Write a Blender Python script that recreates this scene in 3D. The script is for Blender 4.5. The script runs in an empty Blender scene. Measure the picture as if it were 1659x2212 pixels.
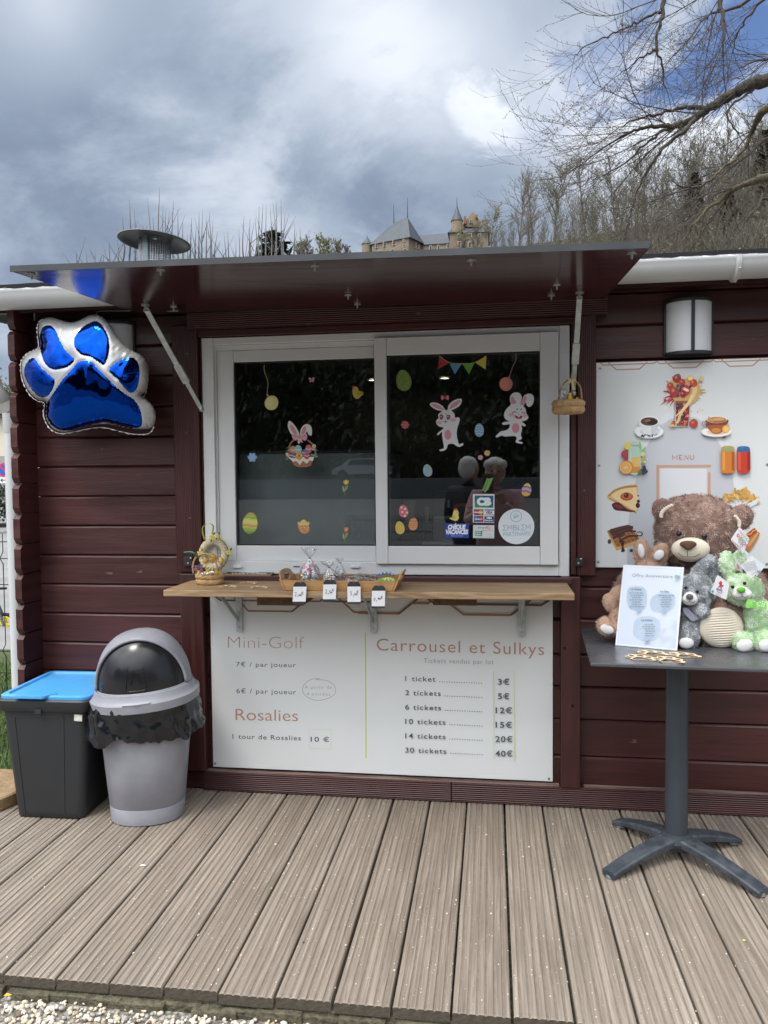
import bpy,bmesh,math,random
import numpy as np
from mathutils import Vector,Matrix,Euler,noise as mnoise
from mathutils.geometry import tessellate_polygon

random.seed(7)
SC=bpy.context.scene
COL=SC.collection
R=math.radians

# ------------------------------------------------------------------ camera
# calibrated from the picture: x along the kiosk front, y away from the viewer, z up, deck top = 0
CF,CYAW,CPIT,CROL=1675.0,0.13838,-0.043928,-0.009394
CPOS=Vector((0.0,-3.1,1.32))
_cy,_sy,_cp,_sp=math.cos(CYAW),math.sin(CYAW),math.cos(CPIT),math.sin(CPIT)
_fw=Vector((-_sy*_cp,_cy*_cp,_sp))
_r0=Vector((_cy,_sy,0))
_u0=_r0.cross(_fw)
CRT=_r0*math.cos(CROL)+_u0*math.sin(CROL)
CUP=-_r0*math.sin(CROL)+_u0*math.cos(CROL)
CFW=_fw
cam_d=bpy.data.cameras.new("camera")
cam=bpy.data.objects.new("camera",cam_d)
COL.objects.link(cam)
cam_d.sensor_fit='HORIZONTAL'
cam_d.sensor_width=36.0
cam_d.lens=36.0*CF/1659.0
cam_d.clip_start=0.02
cam_d.clip_end=3000
mw=Matrix.Identity(4)
for i in range(3):
 mw[i][0]=CRT[i];mw[i][1]=CUP[i];mw[i][2]=-CFW[i];mw[i][3]=CPOS[i]
cam.matrix_world=mw
SC.camera=cam

def ray(px,py):
 return CRT*((px-829.5)/CF)-CUP*((py-1106.0)/CF)+CFW
def at(px,py,Y):
 d=ray(px,py);t=(Y-CPOS.y)/d.y
 return CPOS+d*t
def onz(px,py,Z):
 d=ray(px,py);t=(Z-CPOS.z)/d.z
 return CPOS+d*t
class Crop:
 """a crop window of the picture: its pixels -> points on a plane y = const"""
 def __init__(s,ox,oy,sc,Y):
  s.ox,s.oy,s.sc,s.Y=ox,oy,sc,Y
 def v(s,x,y):
  return((s.ox+s.sc*x)*0.548611,(s.oy+s.sc*y)*0.548611)
 def __call__(s,x,y,Y=None):
  a,b=s.v(x,y)
  return at(a,b,s.Y if Y is None else Y)

  # ------------------------------------------------------------------ render, world, sun
SC.view_settings.view_transform='Standard'
SC.view_settings.look='None'
SC.view_settings.gamma=1
SC.view_settings.exposure=0.5
SC.render.engine='CYCLES'
SC.cycles.use_denoising=True
SC.cycles.max_bounces=8
SC.cycles.transparent_max_bounces=24
SC.cycles.caustics_reflective=False
SC.cycles.caustics_refractive=False

W=bpy.data.worlds.new("World")
SC.world=W
W.use_nodes=True
nt=W.node_tree
nt.nodes.clear()
def N(tree,typ,**kw):
 n=tree.nodes.new(typ)
 for k,v in kw.items():
  setattr(n,k,v)
 return n
SUN_EL,SUN_AZ=R(61),R(210)  # behind the viewer, to the left
def build_world():
 L=nt.links.new
 def mth(op,a,b=None,c=None,clamp=False):
  n=N(nt,'ShaderNodeMath',operation=op,use_clamp=clamp)
  for i,v in enumerate((a,b,c)):
   if v is None:continue
   if isinstance(v,(int,float)):n.inputs[i].default_value=v
   else:L(v,n.inputs[i])
  return n.outputs[0]
 def mix(f,a,b):
  n=N(nt,'ShaderNodeMix',data_type='RGBA')
  if isinstance(f,(int,float)):n.inputs[0].default_value=f
  else:L(f,n.inputs[0])
  for i,v in((6,a),(7,b)):
   if isinstance(v,tuple):n.inputs[i].default_value=(*v,1)
   else:L(v,n.inputs[i])
  return n.outputs[2]
 out=N(nt,'ShaderNodeOutputWorld')
 sky=N(nt,'ShaderNodeTexSky',sky_type='NISHITA',sun_disc=False)
 sky.sun_elevation=SUN_EL
 sky.sun_rotation=SUN_AZ
 sky.altitude=300
 sk=N(nt,'ShaderNodeMix',data_type='RGBA',blend_type='MULTIPLY')
 sk.inputs[0].default_value=1
 L(sky.outputs[0],sk.inputs[6]);sk.inputs[7].default_value=(1.0,1.1,1.35,1)
 geo=N(nt,'ShaderNodeTexCoord')
 dirv=geo.outputs['Generated']
 # project the cloud layer on a plane overhead so that it flattens towards the horizon
 sep=N(nt,'ShaderNodeSeparateXYZ');L(dirv,sep.inputs[0])
 zz=mth('MAXIMUM',mth('ADD',sep.outputs[2],0.42),0.05)
 cx=mth('DIVIDE',sep.outputs[0],zz);cy=mth('DIVIDE',sep.outputs[1],zz)
 cmb=N(nt,'ShaderNodeCombineXYZ');L(cx,cmb.inputs[0]);L(cy,cmb.inputs[1])
 def nz(scale,detail,off,rough=0.55,dist=0.0):
  mp=N(nt,'ShaderNodeMapping');mp.inputs[1].default_value=off;mp.inputs[2].default_value=(0,0,.6);mp.inputs[3].default_value=(1,1.25,1)
  L(cmb.outputs[0],mp.inputs[0])
  n=N(nt,'ShaderNodeTexNoise');n.inputs['Scale'].default_value=scale
  n.inputs['Detail'].default_value=detail;n.inputs['Roughness'].default_value=rough
  n.inputs['Distortion'].default_value=dist
  L(mp.outputs[0],n.inputs['Vector'])
  return n.outputs[0]
 n1=nz(1.35,7,(5.3,4.2,0),.58,.35)
 n2=nz(3.0,8,(7.4,2.2,0),.62,.3)
 n3=nz(0.55,3,(1.2,9.1,0),.5,0)
 def lobe(px,py,width,soft=1.0):
  """smooth bump round the direction of a picture point"""
  d=ray(px,py).normalized()
  dp=N(nt,'ShaderNodeVectorMath',operation='DOT_PRODUCT');L(dirv,dp.inputs[0]);dp.inputs[1].default_value=d
  ang=mth('ARCCOSINE',mth('MINIMUM',dp.outputs['Value'],0.99999))
  wob=mth('MULTIPLY_ADD',mth('SUBTRACT',n2,.5),0.34*soft,ang)
  wob=mth('MULTIPLY_ADD',mth('SUBTRACT',n1,.5),0.26*soft,wob)
  mr=N(nt,'ShaderNodeMapRange',interpolation_type='SMOOTHSTEP')
  L(wob,mr.inputs[0]);mr.inputs[1].default_value=width;mr.inputs[2].default_value=0.0
  return mr.outputs[0]
  # brightness of the cloud deck: grey body, light breaks, dark bellies
 v=mth('MULTIPLY_ADD',mth('SUBTRACT',n1,.5),1.05,0.45)
 v=mth('MULTIPLY_ADD',mth('SUBTRACT',n2,.5),1.0,v)
 v=mth('MULTIPLY_ADD',mth('SUBTRACT',n3,.5),0.2,v)
 for a in LOBES:
  v=mth('MULTIPLY_ADD',lobe(a[0],a[1],a[2]),a[3],v)
 v=mth('MULTIPLY_ADD',mth('TANH',mth('MULTIPLY',mth('SUBTRACT',v,.37),1.65)),.5,.5)
 ramp=N(nt,'ShaderNodeValToRGB')
 e=ramp.color_ramp.elements
 e[0].position=0.0;e[0].color=(.135,.175,.245,1)
 e[1].position=1.0;e[1].color=(.80,.83,.88,1)
 for p,c in((.25,(.20,.25,.335)),(.5,(.31,.365,.455)),(.75,(.48,.53,.61))):
  k=ramp.color_ramp.elements.new(p);k.color=(*c,1)
 L(v,ramp.inputs[0])
 cs=N(nt,'ShaderNodeVectorMath',operation='SCALE');L(ramp.outputs[0],cs.inputs[0]);cs.inputs[3].default_value=CLOUD_GAIN
 cl=cs.outputs[0]
 # gaps of blue between the clouds
 gap=None
 for a in GAPS:
  g=mth('MULTIPLY',lobe(a[0],a[1],a[2],1.5),a[3])
  gap=g if gap is None else mth('MAXIMUM',gap,g)
 skb=N(nt,'ShaderNodeMix',data_type='RGBA',blend_type='MULTIPLY')
 skb.inputs[0].default_value=1;L(sk.outputs[2],skb.inputs[6]);skb.inputs[7].default_value=(SKYK,SKYK,SKYK,1)
 col=mix(gap,cl,skb.outputs[2])
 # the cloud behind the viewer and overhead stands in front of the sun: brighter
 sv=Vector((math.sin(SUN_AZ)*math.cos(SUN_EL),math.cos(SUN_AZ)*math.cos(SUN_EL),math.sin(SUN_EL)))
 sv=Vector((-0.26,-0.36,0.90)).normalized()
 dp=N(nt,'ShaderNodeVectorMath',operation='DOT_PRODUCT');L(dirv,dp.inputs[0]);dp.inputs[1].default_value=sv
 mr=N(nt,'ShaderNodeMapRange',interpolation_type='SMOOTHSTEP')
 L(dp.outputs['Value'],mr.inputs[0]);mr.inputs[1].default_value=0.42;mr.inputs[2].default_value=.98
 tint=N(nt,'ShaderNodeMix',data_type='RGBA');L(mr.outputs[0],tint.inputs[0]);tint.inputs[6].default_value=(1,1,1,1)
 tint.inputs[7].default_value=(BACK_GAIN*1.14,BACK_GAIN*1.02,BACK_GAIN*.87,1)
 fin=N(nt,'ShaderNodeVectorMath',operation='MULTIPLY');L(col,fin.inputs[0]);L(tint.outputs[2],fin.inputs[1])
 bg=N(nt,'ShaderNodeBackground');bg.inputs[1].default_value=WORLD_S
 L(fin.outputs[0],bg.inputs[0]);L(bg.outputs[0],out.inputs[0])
 # (picture x, y, angular radius, brightness)
LOBES=[(110,260,.34,-.32),(340,330,.18,-.16),(690,400,.13,-.36),(840,350,.09,-.2),(500,420,.1,-.1),(570,505,.08,.22),(660,490,.06,.2),(860,190,.17,.26),(960,100,.16,.2),(620,50,.2,.26),(90,0,.12,.4),(400,490,.1,.12),(1060,150,.16,.1),(1240,170,.1,.16),(1330,290,.16,.5),(1560,290,.16,.4),(1062,262,.045,.4),(1150,300,.06,.12),(1010,430,.16,-.2),(1150,50,.14,-.14),(1200,430,.14,-.2),(200,520,.2,-.1)]
GAPS=[(1560,25,.085,1.0),(1400,-10,.08,.9),(1285,100,.06,.6),(1655,215,.045,.7),(1190,240,.04,.2)]
SKYK=0.85
WORLD_S=0.10
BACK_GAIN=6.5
CLOUD_GAIN=10.0  # cloud luminance beside the Nishita sky's own (strength 0.1)
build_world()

sun_d=bpy.data.lights.new("sun",'SUN')
sun_d.energy=1.3
sun_d.angle=R(14)
sun_d.color=(1.0,.94,.84)
sun=bpy.data.objects.new("sun",sun_d)
COL.objects.link(sun)
sun.rotation_euler=Vector((0.24,0.42,-0.87)).to_track_quat('-Z','Y').to_euler()

# ------------------------------------------------------------------ helpers
def lin(h):
 """'#rrggbb' as seen on a screen -> linear rgb"""
 h=h.lstrip('#')
 o=[]
 for i in(0,2,4):
  c=int(h[i:i+2],16)/255
  o.append(c/12.92 if c<=.04045 else((c+.055)/1.055)**2.4)
 return tuple(o)
_mc={}
def pm(name,col,rough=.5,metal=0.0,var=0.0,vscale=6,col2=None,bump=0.0,bscale=60,stretch=(1,1,1),coat=0.0,spec=.5,alpha=1.0,trans=0.0,emit=None,estr=0.0,sheen=0.0,rvar=0.0,detail=5,dist=.02,sss=0.0,contrast=1.0):
 if name in _mc:return _mc[name]
 if isinstance(col,str):col=lin(col)
 if isinstance(col2,str):col2=lin(col2)
 m=bpy.data.materials.new(name);_mc[name]=m
 m.use_nodes=True
 t=m.node_tree;b=t.nodes['Principled BSDF'];L=t.links.new
 b.inputs['Base Color'].default_value=(*col,1)
 b.inputs['Roughness'].default_value=rough
 b.inputs['Metallic'].default_value=metal
 b.inputs['Specular IOR Level'].default_value=spec
 b.inputs['Coat Weight'].default_value=coat
 b.inputs['Coat Roughness'].default_value=.1
 b.inputs['Alpha'].default_value=alpha
 b.inputs['Transmission Weight'].default_value=trans
 if sheen:b.inputs['Sheen Weight'].default_value=sheen
 if emit is not None:
  b.inputs['Emission Color'].default_value=(*(lin(emit)if isinstance(emit,str)else emit),1)
  b.inputs['Emission Strength'].default_value=estr
 if var or col2 or bump or rvar:
  tc=t.nodes.new('ShaderNodeTexCoord');mp=t.nodes.new('ShaderNodeMapping')
  mp.inputs['Scale'].default_value=stretch
  L(tc.outputs['Object'],mp.inputs[0])
 if var or col2:
  n=t.nodes.new('ShaderNodeTexNoise');n.inputs['Scale'].default_value=vscale;n.inputs['Detail'].default_value=detail
  n.inputs['Roughness'].default_value=.62
  L(mp.outputs[0],n.inputs['Vector'])
  mr=t.nodes.new('ShaderNodeMapRange');L(n.outputs[0],mr.inputs[0])
  mr.inputs[1].default_value=.5-.25/contrast;mr.inputs[2].default_value=.5+.25/contrast
  mx=t.nodes.new('ShaderNodeMix');mx.data_type='RGBA';L(mr.outputs[0],mx.inputs[0])
  if col2 is None:
   a=tuple(c*(1-var)for c in col);bb=tuple(min(1,c*(1+var))for c in col)
  else:a,bb=col,col2
  mx.inputs[6].default_value=(*a,1);mx.inputs[7].default_value=(*bb,1)
  L(mx.outputs[2],b.inputs['Base Color'])
 if rvar:
  n=t.nodes.new('ShaderNodeTexNoise');n.inputs['Scale'].default_value=vscale*1.7;n.inputs['Detail'].default_value=4
  L(mp.outputs[0],n.inputs['Vector'])
  mr=t.nodes.new('ShaderNodeMapRange');L(n.outputs[0],mr.inputs[0])
  mr.inputs[1].default_value=.3;mr.inputs[2].default_value=.7
  mr.inputs[3].default_value=max(.02,rough-rvar);mr.inputs[4].default_value=min(1,rough+rvar)
  L(mr.outputs[0],b.inputs['Roughness'])
 if bump:
  n=t.nodes.new('ShaderNodeTexNoise');n.inputs['Scale'].default_value=bscale;n.inputs['Detail'].default_value=detail
  L(mp.outputs[0],n.inputs['Vector'])
  bp=t.nodes.new('ShaderNodeBump');bp.inputs['Strength'].default_value=bump;bp.inputs['Distance'].default_value=dist
  L(n.outputs[0],bp.inputs['Height']);L(bp.outputs[0],b.inputs['Normal'])
 return m
def flat(h,rough=.55):
 return pm('ink '+h,h,rough)

class MB:
 """collects shapes and links them as ONE mesh object"""
 def __init__(s):s.v,s.f,s.m,s.s=[],[],[],[]
 def add(s,vs,fs,m=0,smooth=False):
  o=len(s.v)
  s.v.extend([tuple(p)for p in vs])
  for f in fs:
   s.f.append(tuple(i+o for i in f));s.m.append(m);s.s.append(smooth)
  return s
 def box(s,x0,x1,y0,y1,z0,z1,m=0,M=None):
  P=[(x,y,z)for x in(x0,x1)for y in(y0,y1)for z in(z0,z1)]
  if M is not None:P=[M@Vector(p)for p in P]
  return s.add(P,[(0,1,3,2),(4,6,7,5),(0,4,5,1),(2,3,7,6),(0,2,6,4),(1,5,7,3)],m)
 def beam(s,p,q,w,h,up=(0,0,1),m=0):
  p,q=Vector(p),Vector(q);d=(q-p).normalized();u=Vector(up)
  a=d.cross(u).normalized();u=a.cross(d)
  P=[c+a*(w/2*i)+u*(h/2*j)for c in(p,q)for i,j in((-1,-1),(1,-1),(1,1),(-1,1))]
  return s.add(P,[(3,2,1,0),(4,5,6,7),(0,1,5,4),(1,2,6,5),(2,3,7,6),(3,0,4,7)],m)
 def tube(s,pts,rad,n=8,m=0,closed=False,smooth=True,caps=True,flatten=None):
  pts=[Vector(p)for p in pts];k=len(pts)
  if isinstance(rad,(int,float)):rad=[rad]*k
  vs,fs=[],[]
  prev=None
  for i,p in enumerate(pts):
   if closed:t=pts[(i+1)%k]-pts[i-1]
   else:t=pts[min(i+1,k-1)]-pts[max(i-1,0)]
   if t.length<1e-9:t=Vector((0,0,1))
   t.normalize()
   if prev is None:
    a=t.orthogonal().normalized()if flatten is None else Vector(flatten)
   else:
    a=prev
   a=a-t*a.dot(t)
   if a.length<1e-6:a=t.orthogonal()
   a.normalize();prev=a;b=t.cross(a)
   for j in range(n):
    w=2*math.pi*j/n
    vs.append(p+(a*math.cos(w)+b*math.sin(w))*rad[i])
  for i in range(k if closed else k-1):
   for j in range(n):
    fs.append((i*n+j,i*n+(j+1)%n,((i+1)%k)*n+(j+1)%n,((i+1)%k)*n+j))
  if caps and not closed:
   fs.append(tuple(range(n))[::-1]);fs.append(tuple((k-1)*n+j for j in range(n)))
  return s.add(vs,fs,m,smooth)
 def lathe(s,prof,n=24,c=(0,0,0),sx=1,sy=1,m=0,M=None,smooth=True,caps=True):
  vs,fs=[],[];c=Vector(c)
  for r,z in prof:
   for j in range(n):
    w=2*math.pi*j/n
    p=Vector((r*sx*math.cos(w),r*sy*math.sin(w),z))
    if M is not None:p=M@p
    vs.append(p+c)
  for i in range(len(prof)-1):
   for j in range(n):
    fs.append((i*n+j,i*n+(j+1)%n,(i+1)*n+(j+1)%n,(i+1)*n+j))
  if caps:
   fs.append(tuple(range(n))[::-1]);fs.append(tuple((len(prof)-1)*n+j for j in range(n)))
  return s.add(vs,fs,m,smooth)
 def ell(s,c,r,M=None,seg=16,rings=10,m=0):
  c=Vector(c)
  if isinstance(r,(int,float)):r=(r,r,r)
  vs=[Vector((0,0,-r[2]))]
  for i in range(1,rings):
   ph=-math.pi/2+math.pi*i/rings
   for j in range(seg):
    w=2*math.pi*j/seg
    vs.append(Vector((r[0]*math.cos(ph)*math.cos(w),r[1]*math.cos(ph)*math.sin(w),r[2]*math.sin(ph))))
  vs.append(Vector((0,0,r[2])))
  if M is not None:vs=[M@v for v in vs]
  vs=[v+c for v in vs]
  fs=[(0,1+(j+1)%seg,1+j)for j in range(seg)]
  for i in range(rings-2):
   for j in range(seg):
    a=1+i*seg
    fs.append((a+j,a+(j+1)%seg,a+seg+(j+1)%seg,a+seg+j))
  a=1+(rings-2)*seg;t=len(vs)-1
  fs+=[(a+j,a+(j+1)%seg,t)for j in range(seg)]
  return s.add(vs,fs,m,True)
 def prism(s,pts,ext,m=0,smooth=False,mside=None):
  """closed outline (3-D points) pushed along ext"""
  pts=[Vector(p)for p in pts];ext=Vector(ext);n=len(pts)
  tri=tessellate_polygon([pts])
  vs=pts+[p+ext for p in pts]
  fs=[tuple(t)for t in tri]+[tuple(i+n for i in reversed(t))for t in tri]
  s.add(vs,fs,m,smooth)
  s.add(vs,[(i,(i+1)%n,(i+1)%n+n,i+n)for i in range(n)],m if mside is None else mside,smooth)
  return s
 def sheet(s,pts,m=0):
  pts=[Vector(p)for p in pts]
  tri=tessellate_polygon([pts])
  return s.add(pts,[tuple(t)for t in tri],m)
 def build(s,name,mats,parent=None,bevel=0,seg=2,sharp=32,fix=True,sub=0,smooth=False,loc=None):
  me=bpy.data.meshes.new(name)
  me.from_pydata(s.v,[],s.f)
  if not isinstance(mats,(list,tuple)):mats=[mats]
  for m in mats:me.materials.append(m)
  me.polygons.foreach_set('material_index',s.m)
  if smooth:me.polygons.foreach_set('use_smooth',[True]*len(s.f))
  else:me.polygons.foreach_set('use_smooth',s.s)
  if fix:
   bm=bmesh.new();bm.from_mesh(me)
   bmesh.ops.recalc_face_normals(bm,faces=bm.faces)
   bm.to_mesh(me);bm.free()
  if sharp and(smooth or any(s.s)):
   me.set_sharp_from_angle(angle=R(sharp))
  me.update()
  o=bpy.data.objects.new(name,me)
  COL.objects.link(o)
  if loc is not None:  # the origin at the base, the shape where it was
   me.transform(Matrix.Translation(-Vector(loc)));o.location=loc
  if parent is not None:
   par_inv(o,parent)
  if bevel:
   md=o.modifiers.new('bevel','BEVEL');md.width=bevel;md.segments=seg;md.limit_method='ANGLE';md.angle_limit=R(40)
  if sub:
   md=o.modifiers.new('sub','SUBSURF');md.levels=sub;md.render_levels=sub
  return o
_wm={}
def wmat(o):
 if o.parent:return wmat(o.parent)@o.matrix_parent_inverse@o.matrix_basis
 return o.matrix_basis.copy()
def par_inv(o,parent):
 o.parent=parent
 o.matrix_parent_inverse=wmat(parent).inverted()
def tag(o,label=None,cat=None,group=None,kind=None):
 if label:o['label']=label
 if cat:o['category']=cat
 if group:o['group']=group
 if kind:o['kind']=kind
 return o
def empty(name,loc,label,cat,group=None):
 o=bpy.data.objects.new(name,None);COL.objects.link(o)
 o.location=loc;o.empty_display_size=.05
 return tag(o,label,cat,group)
def copy_tree(o,parent=None):
 c=o.copy();COL.objects.link(c)
 if parent is not None:c.parent=parent
 for ch in list(o.children):copy_tree(ch,c)
 return c
def smooth_path(pts,k=6,closed=False):
 """Catmull-Rom through the points"""
 P=[Vector(p)for p in pts];n=len(P);out=[]
 rng=n if closed else n-1
 for i in range(rng):
  p0=P[(i-1)%n]if(closed or i>0)else P[0]*2-P[1]
  p1=P[i];p2=P[(i+1)%n]
  p3=P[(i+2)%n]if(closed or i+2<n)else P[-1]*2-P[-2]
  for j in range(k):
   t=j/k
   out.append(.5*((2*p1)+(p2-p0)*t+(2*p0-5*p1+4*p2-p3)*t*t+(3*p1-p0-3*p2+p3)*t**3))
 if not closed:out.append(P[-1])
 return out

class Ink:
 """flat print on a plane: outlines in crop pixels, one thin sheet above the other, ONE mesh"""
 def __init__(s,crop,lift=.00005,y0=0.0):
  s.c=crop;s.mb=MB();s.mats=[];s.lay=0;s.lift=lift;s.y0=y0
 def mi(s,mat):
  if isinstance(mat,str):mat=flat(mat)
  if mat not in s.mats:s.mats.append(mat)
  return s.mats.index(mat)
 def off(s):
  s.lay+=1
  return Vector((0,s.y0-s.lift*s.lay,0))
 def base(s,pts,mat,thick=.001,k=0):
  P=[Vector((x,y,0))for x,y in pts]
  if k:P=smooth_path(P,k,True)
  W=[s.c(p.x,p.y)for p in P]
  s.mb.prism([w+Vector((0,s.y0-thick,0))for w in W],(0,thick,0),s.mi(mat))
  s.y0-=thick
  return s
 def poly(s,pts,mat,k=0):
  P=[Vector((x,y,0))for x,y in pts]
  if k:P=smooth_path(P,k,True)
  o=s.off()
  s.mb.sheet([s.c(p.x,p.y)+o for p in P],s.mi(mat));return s
 def ell_pts(s,x,y,rx,ry,rot=0,n=28,egg=0,a0=0,a1=360):
  r=R(rot);o=[]
  for i in range(n):
   w=R(a0+(a1-a0)*i/(n if a1-a0==360 else n-1));e=1+egg*math.sin(w)
   X,Y=rx*math.cos(w)*e,ry*math.sin(w)
   o.append((x+X*math.cos(r)-Y*math.sin(r),y+X*math.sin(r)+Y*math.cos(r)))
  return o
 def ell(s,x,y,rx,ry,mat,rot=0,egg=0,n=28):return s.poly(s.ell_pts(x,y,rx,ry,rot,n,egg),mat)
 def line(s,pts,w,mat,k=0,closed=False):
  P=[Vector((x,y,0))for x,y in pts]
  if k:P=smooth_path(P,k,closed)
  o=s.off();n=len(P);A,B=[],[]
  ww=w if isinstance(w,(list,tuple))else None
  for i,p in enumerate(P):
   if closed:t=P[(i+1)%n]-P[i-1]
   else:t=P[min(i+1,n-1)]-P[max(i-1,0)]
   t.normalize();q=Vector((-t.y,t.x,0))
   sc=1.0
   if(closed or 0<i<n-1):
    e=(P[(i+1)%n]-p).normalized();cosv=max(.5,abs(e.dot(t)));sc=1/cosv
   wi=(ww[0]+(ww[1]-ww[0])*i/(n-1))if ww else w
   A.append(p+q*wi/2*sc);B.append(p-q*wi/2*sc)
  V=[s.c(p.x,p.y)+o for p in A]+[s.c(p.x,p.y)+o for p in B]
  F=[(i,(i+1)%n,(i+1)%n+n,i+n)for i in range(n if closed else n-1)]
  s.mb.add(V,F,s.mi(mat));return s
 def rect(s,x0,y0,x1,y1,mat):return s.poly([(x0,y0),(x1,y0),(x1,y1),(x0,y1)],mat)
 def text(s,txt,x,y,w,h,mat,slope=0.0,bold=0.0,shear=0.0,just='L',space=1.0,rot=None):
  """left end of the baseline x, y; width w and cap height h in crop pixels; slope = rise of the baseline in px over w"""
  vs,fs=text_mesh(txt,bold,shear,space)
  xs=[v[0]for v in vs];x0,x1=min(xs),max(xs)
  o=s.off();k=w/(x1-x0);ky=h*1.12/CAPH
  if just=='C':x=x-w/2
  P=[]
  for v in vs:
   u=(v[0]-x0)*k;t=v[1]*ky
   if rot is None:P.append(s.c(x+u,y-t+slope*u/w)+o)
   else:
    c_,s_=math.cos(R(rot)),math.sin(R(rot));P.append(s.c(x+u*c_+t*s_,y+u*s_-t*c_)+o)
  s.mb.add(P,fs,s.mi(mat));return s
 def build(s,name,parent=None,**kw):
  o=s.mb.build(name,s.mats,parent,fix=False,**kw)
  # every sheet faces the viewer
  return o
CAPH=0.729
_tm={}
def text_mesh(txt,bold=0.0,shear=0.0,space=1.0):
 key=(txt,bold,shear,space)
 if key in _tm:return _tm[key]
 cu=bpy.data.curves.new('lettering','FONT');cu.body=txt;cu.size=1;cu.offset=bold;cu.shear=shear
 cu.space_character=space;cu.resolution_u=5;cu.fill_mode='FRONT'
 ob=bpy.data.objects.new('lettering',cu);COL.objects.link(ob)
 dg=bpy.context.evaluated_depsgraph_get();dg.update()
 me=bpy.data.meshes.new_from_object(ob.evaluated_get(dg))
 r=([tuple(v.co)for v in me.vertices],[tuple(p.vertices)for p in me.polygons])
 bpy.data.objects.remove(ob);bpy.data.meshes.remove(me)
 _tm[key]=r
 return r
def remesh(mb,voxel,smooth_it=4,factor=.5):
 """joined blobs -> one continuous skin (vertices, faces)"""
 me=bpy.data.meshes.new('skin');me.from_pydata(mb.v,[],mb.f)
 ob=bpy.data.objects.new('skin',me);COL.objects.link(ob)
 md=ob.modifiers.new('r','REMESH');md.mode='VOXEL';md.voxel_size=voxel
 if smooth_it:
  m2=ob.modifiers.new('s','SMOOTH');m2.iterations=smooth_it;m2.factor=factor
 dg=bpy.context.evaluated_depsgraph_get();dg.update()
 r=bpy.data.meshes.new_from_object(ob.evaluated_get(dg))
 V=[v.co.copy()for v in r.vertices];F=[tuple(p.vertices)for p in r.polygons]
 NRM=[v.normal.copy()for v in r.vertices]
 bpy.data.objects.remove(ob);bpy.data.meshes.remove(me);bpy.data.meshes.remove(r)
 return V,F,NRM
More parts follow.
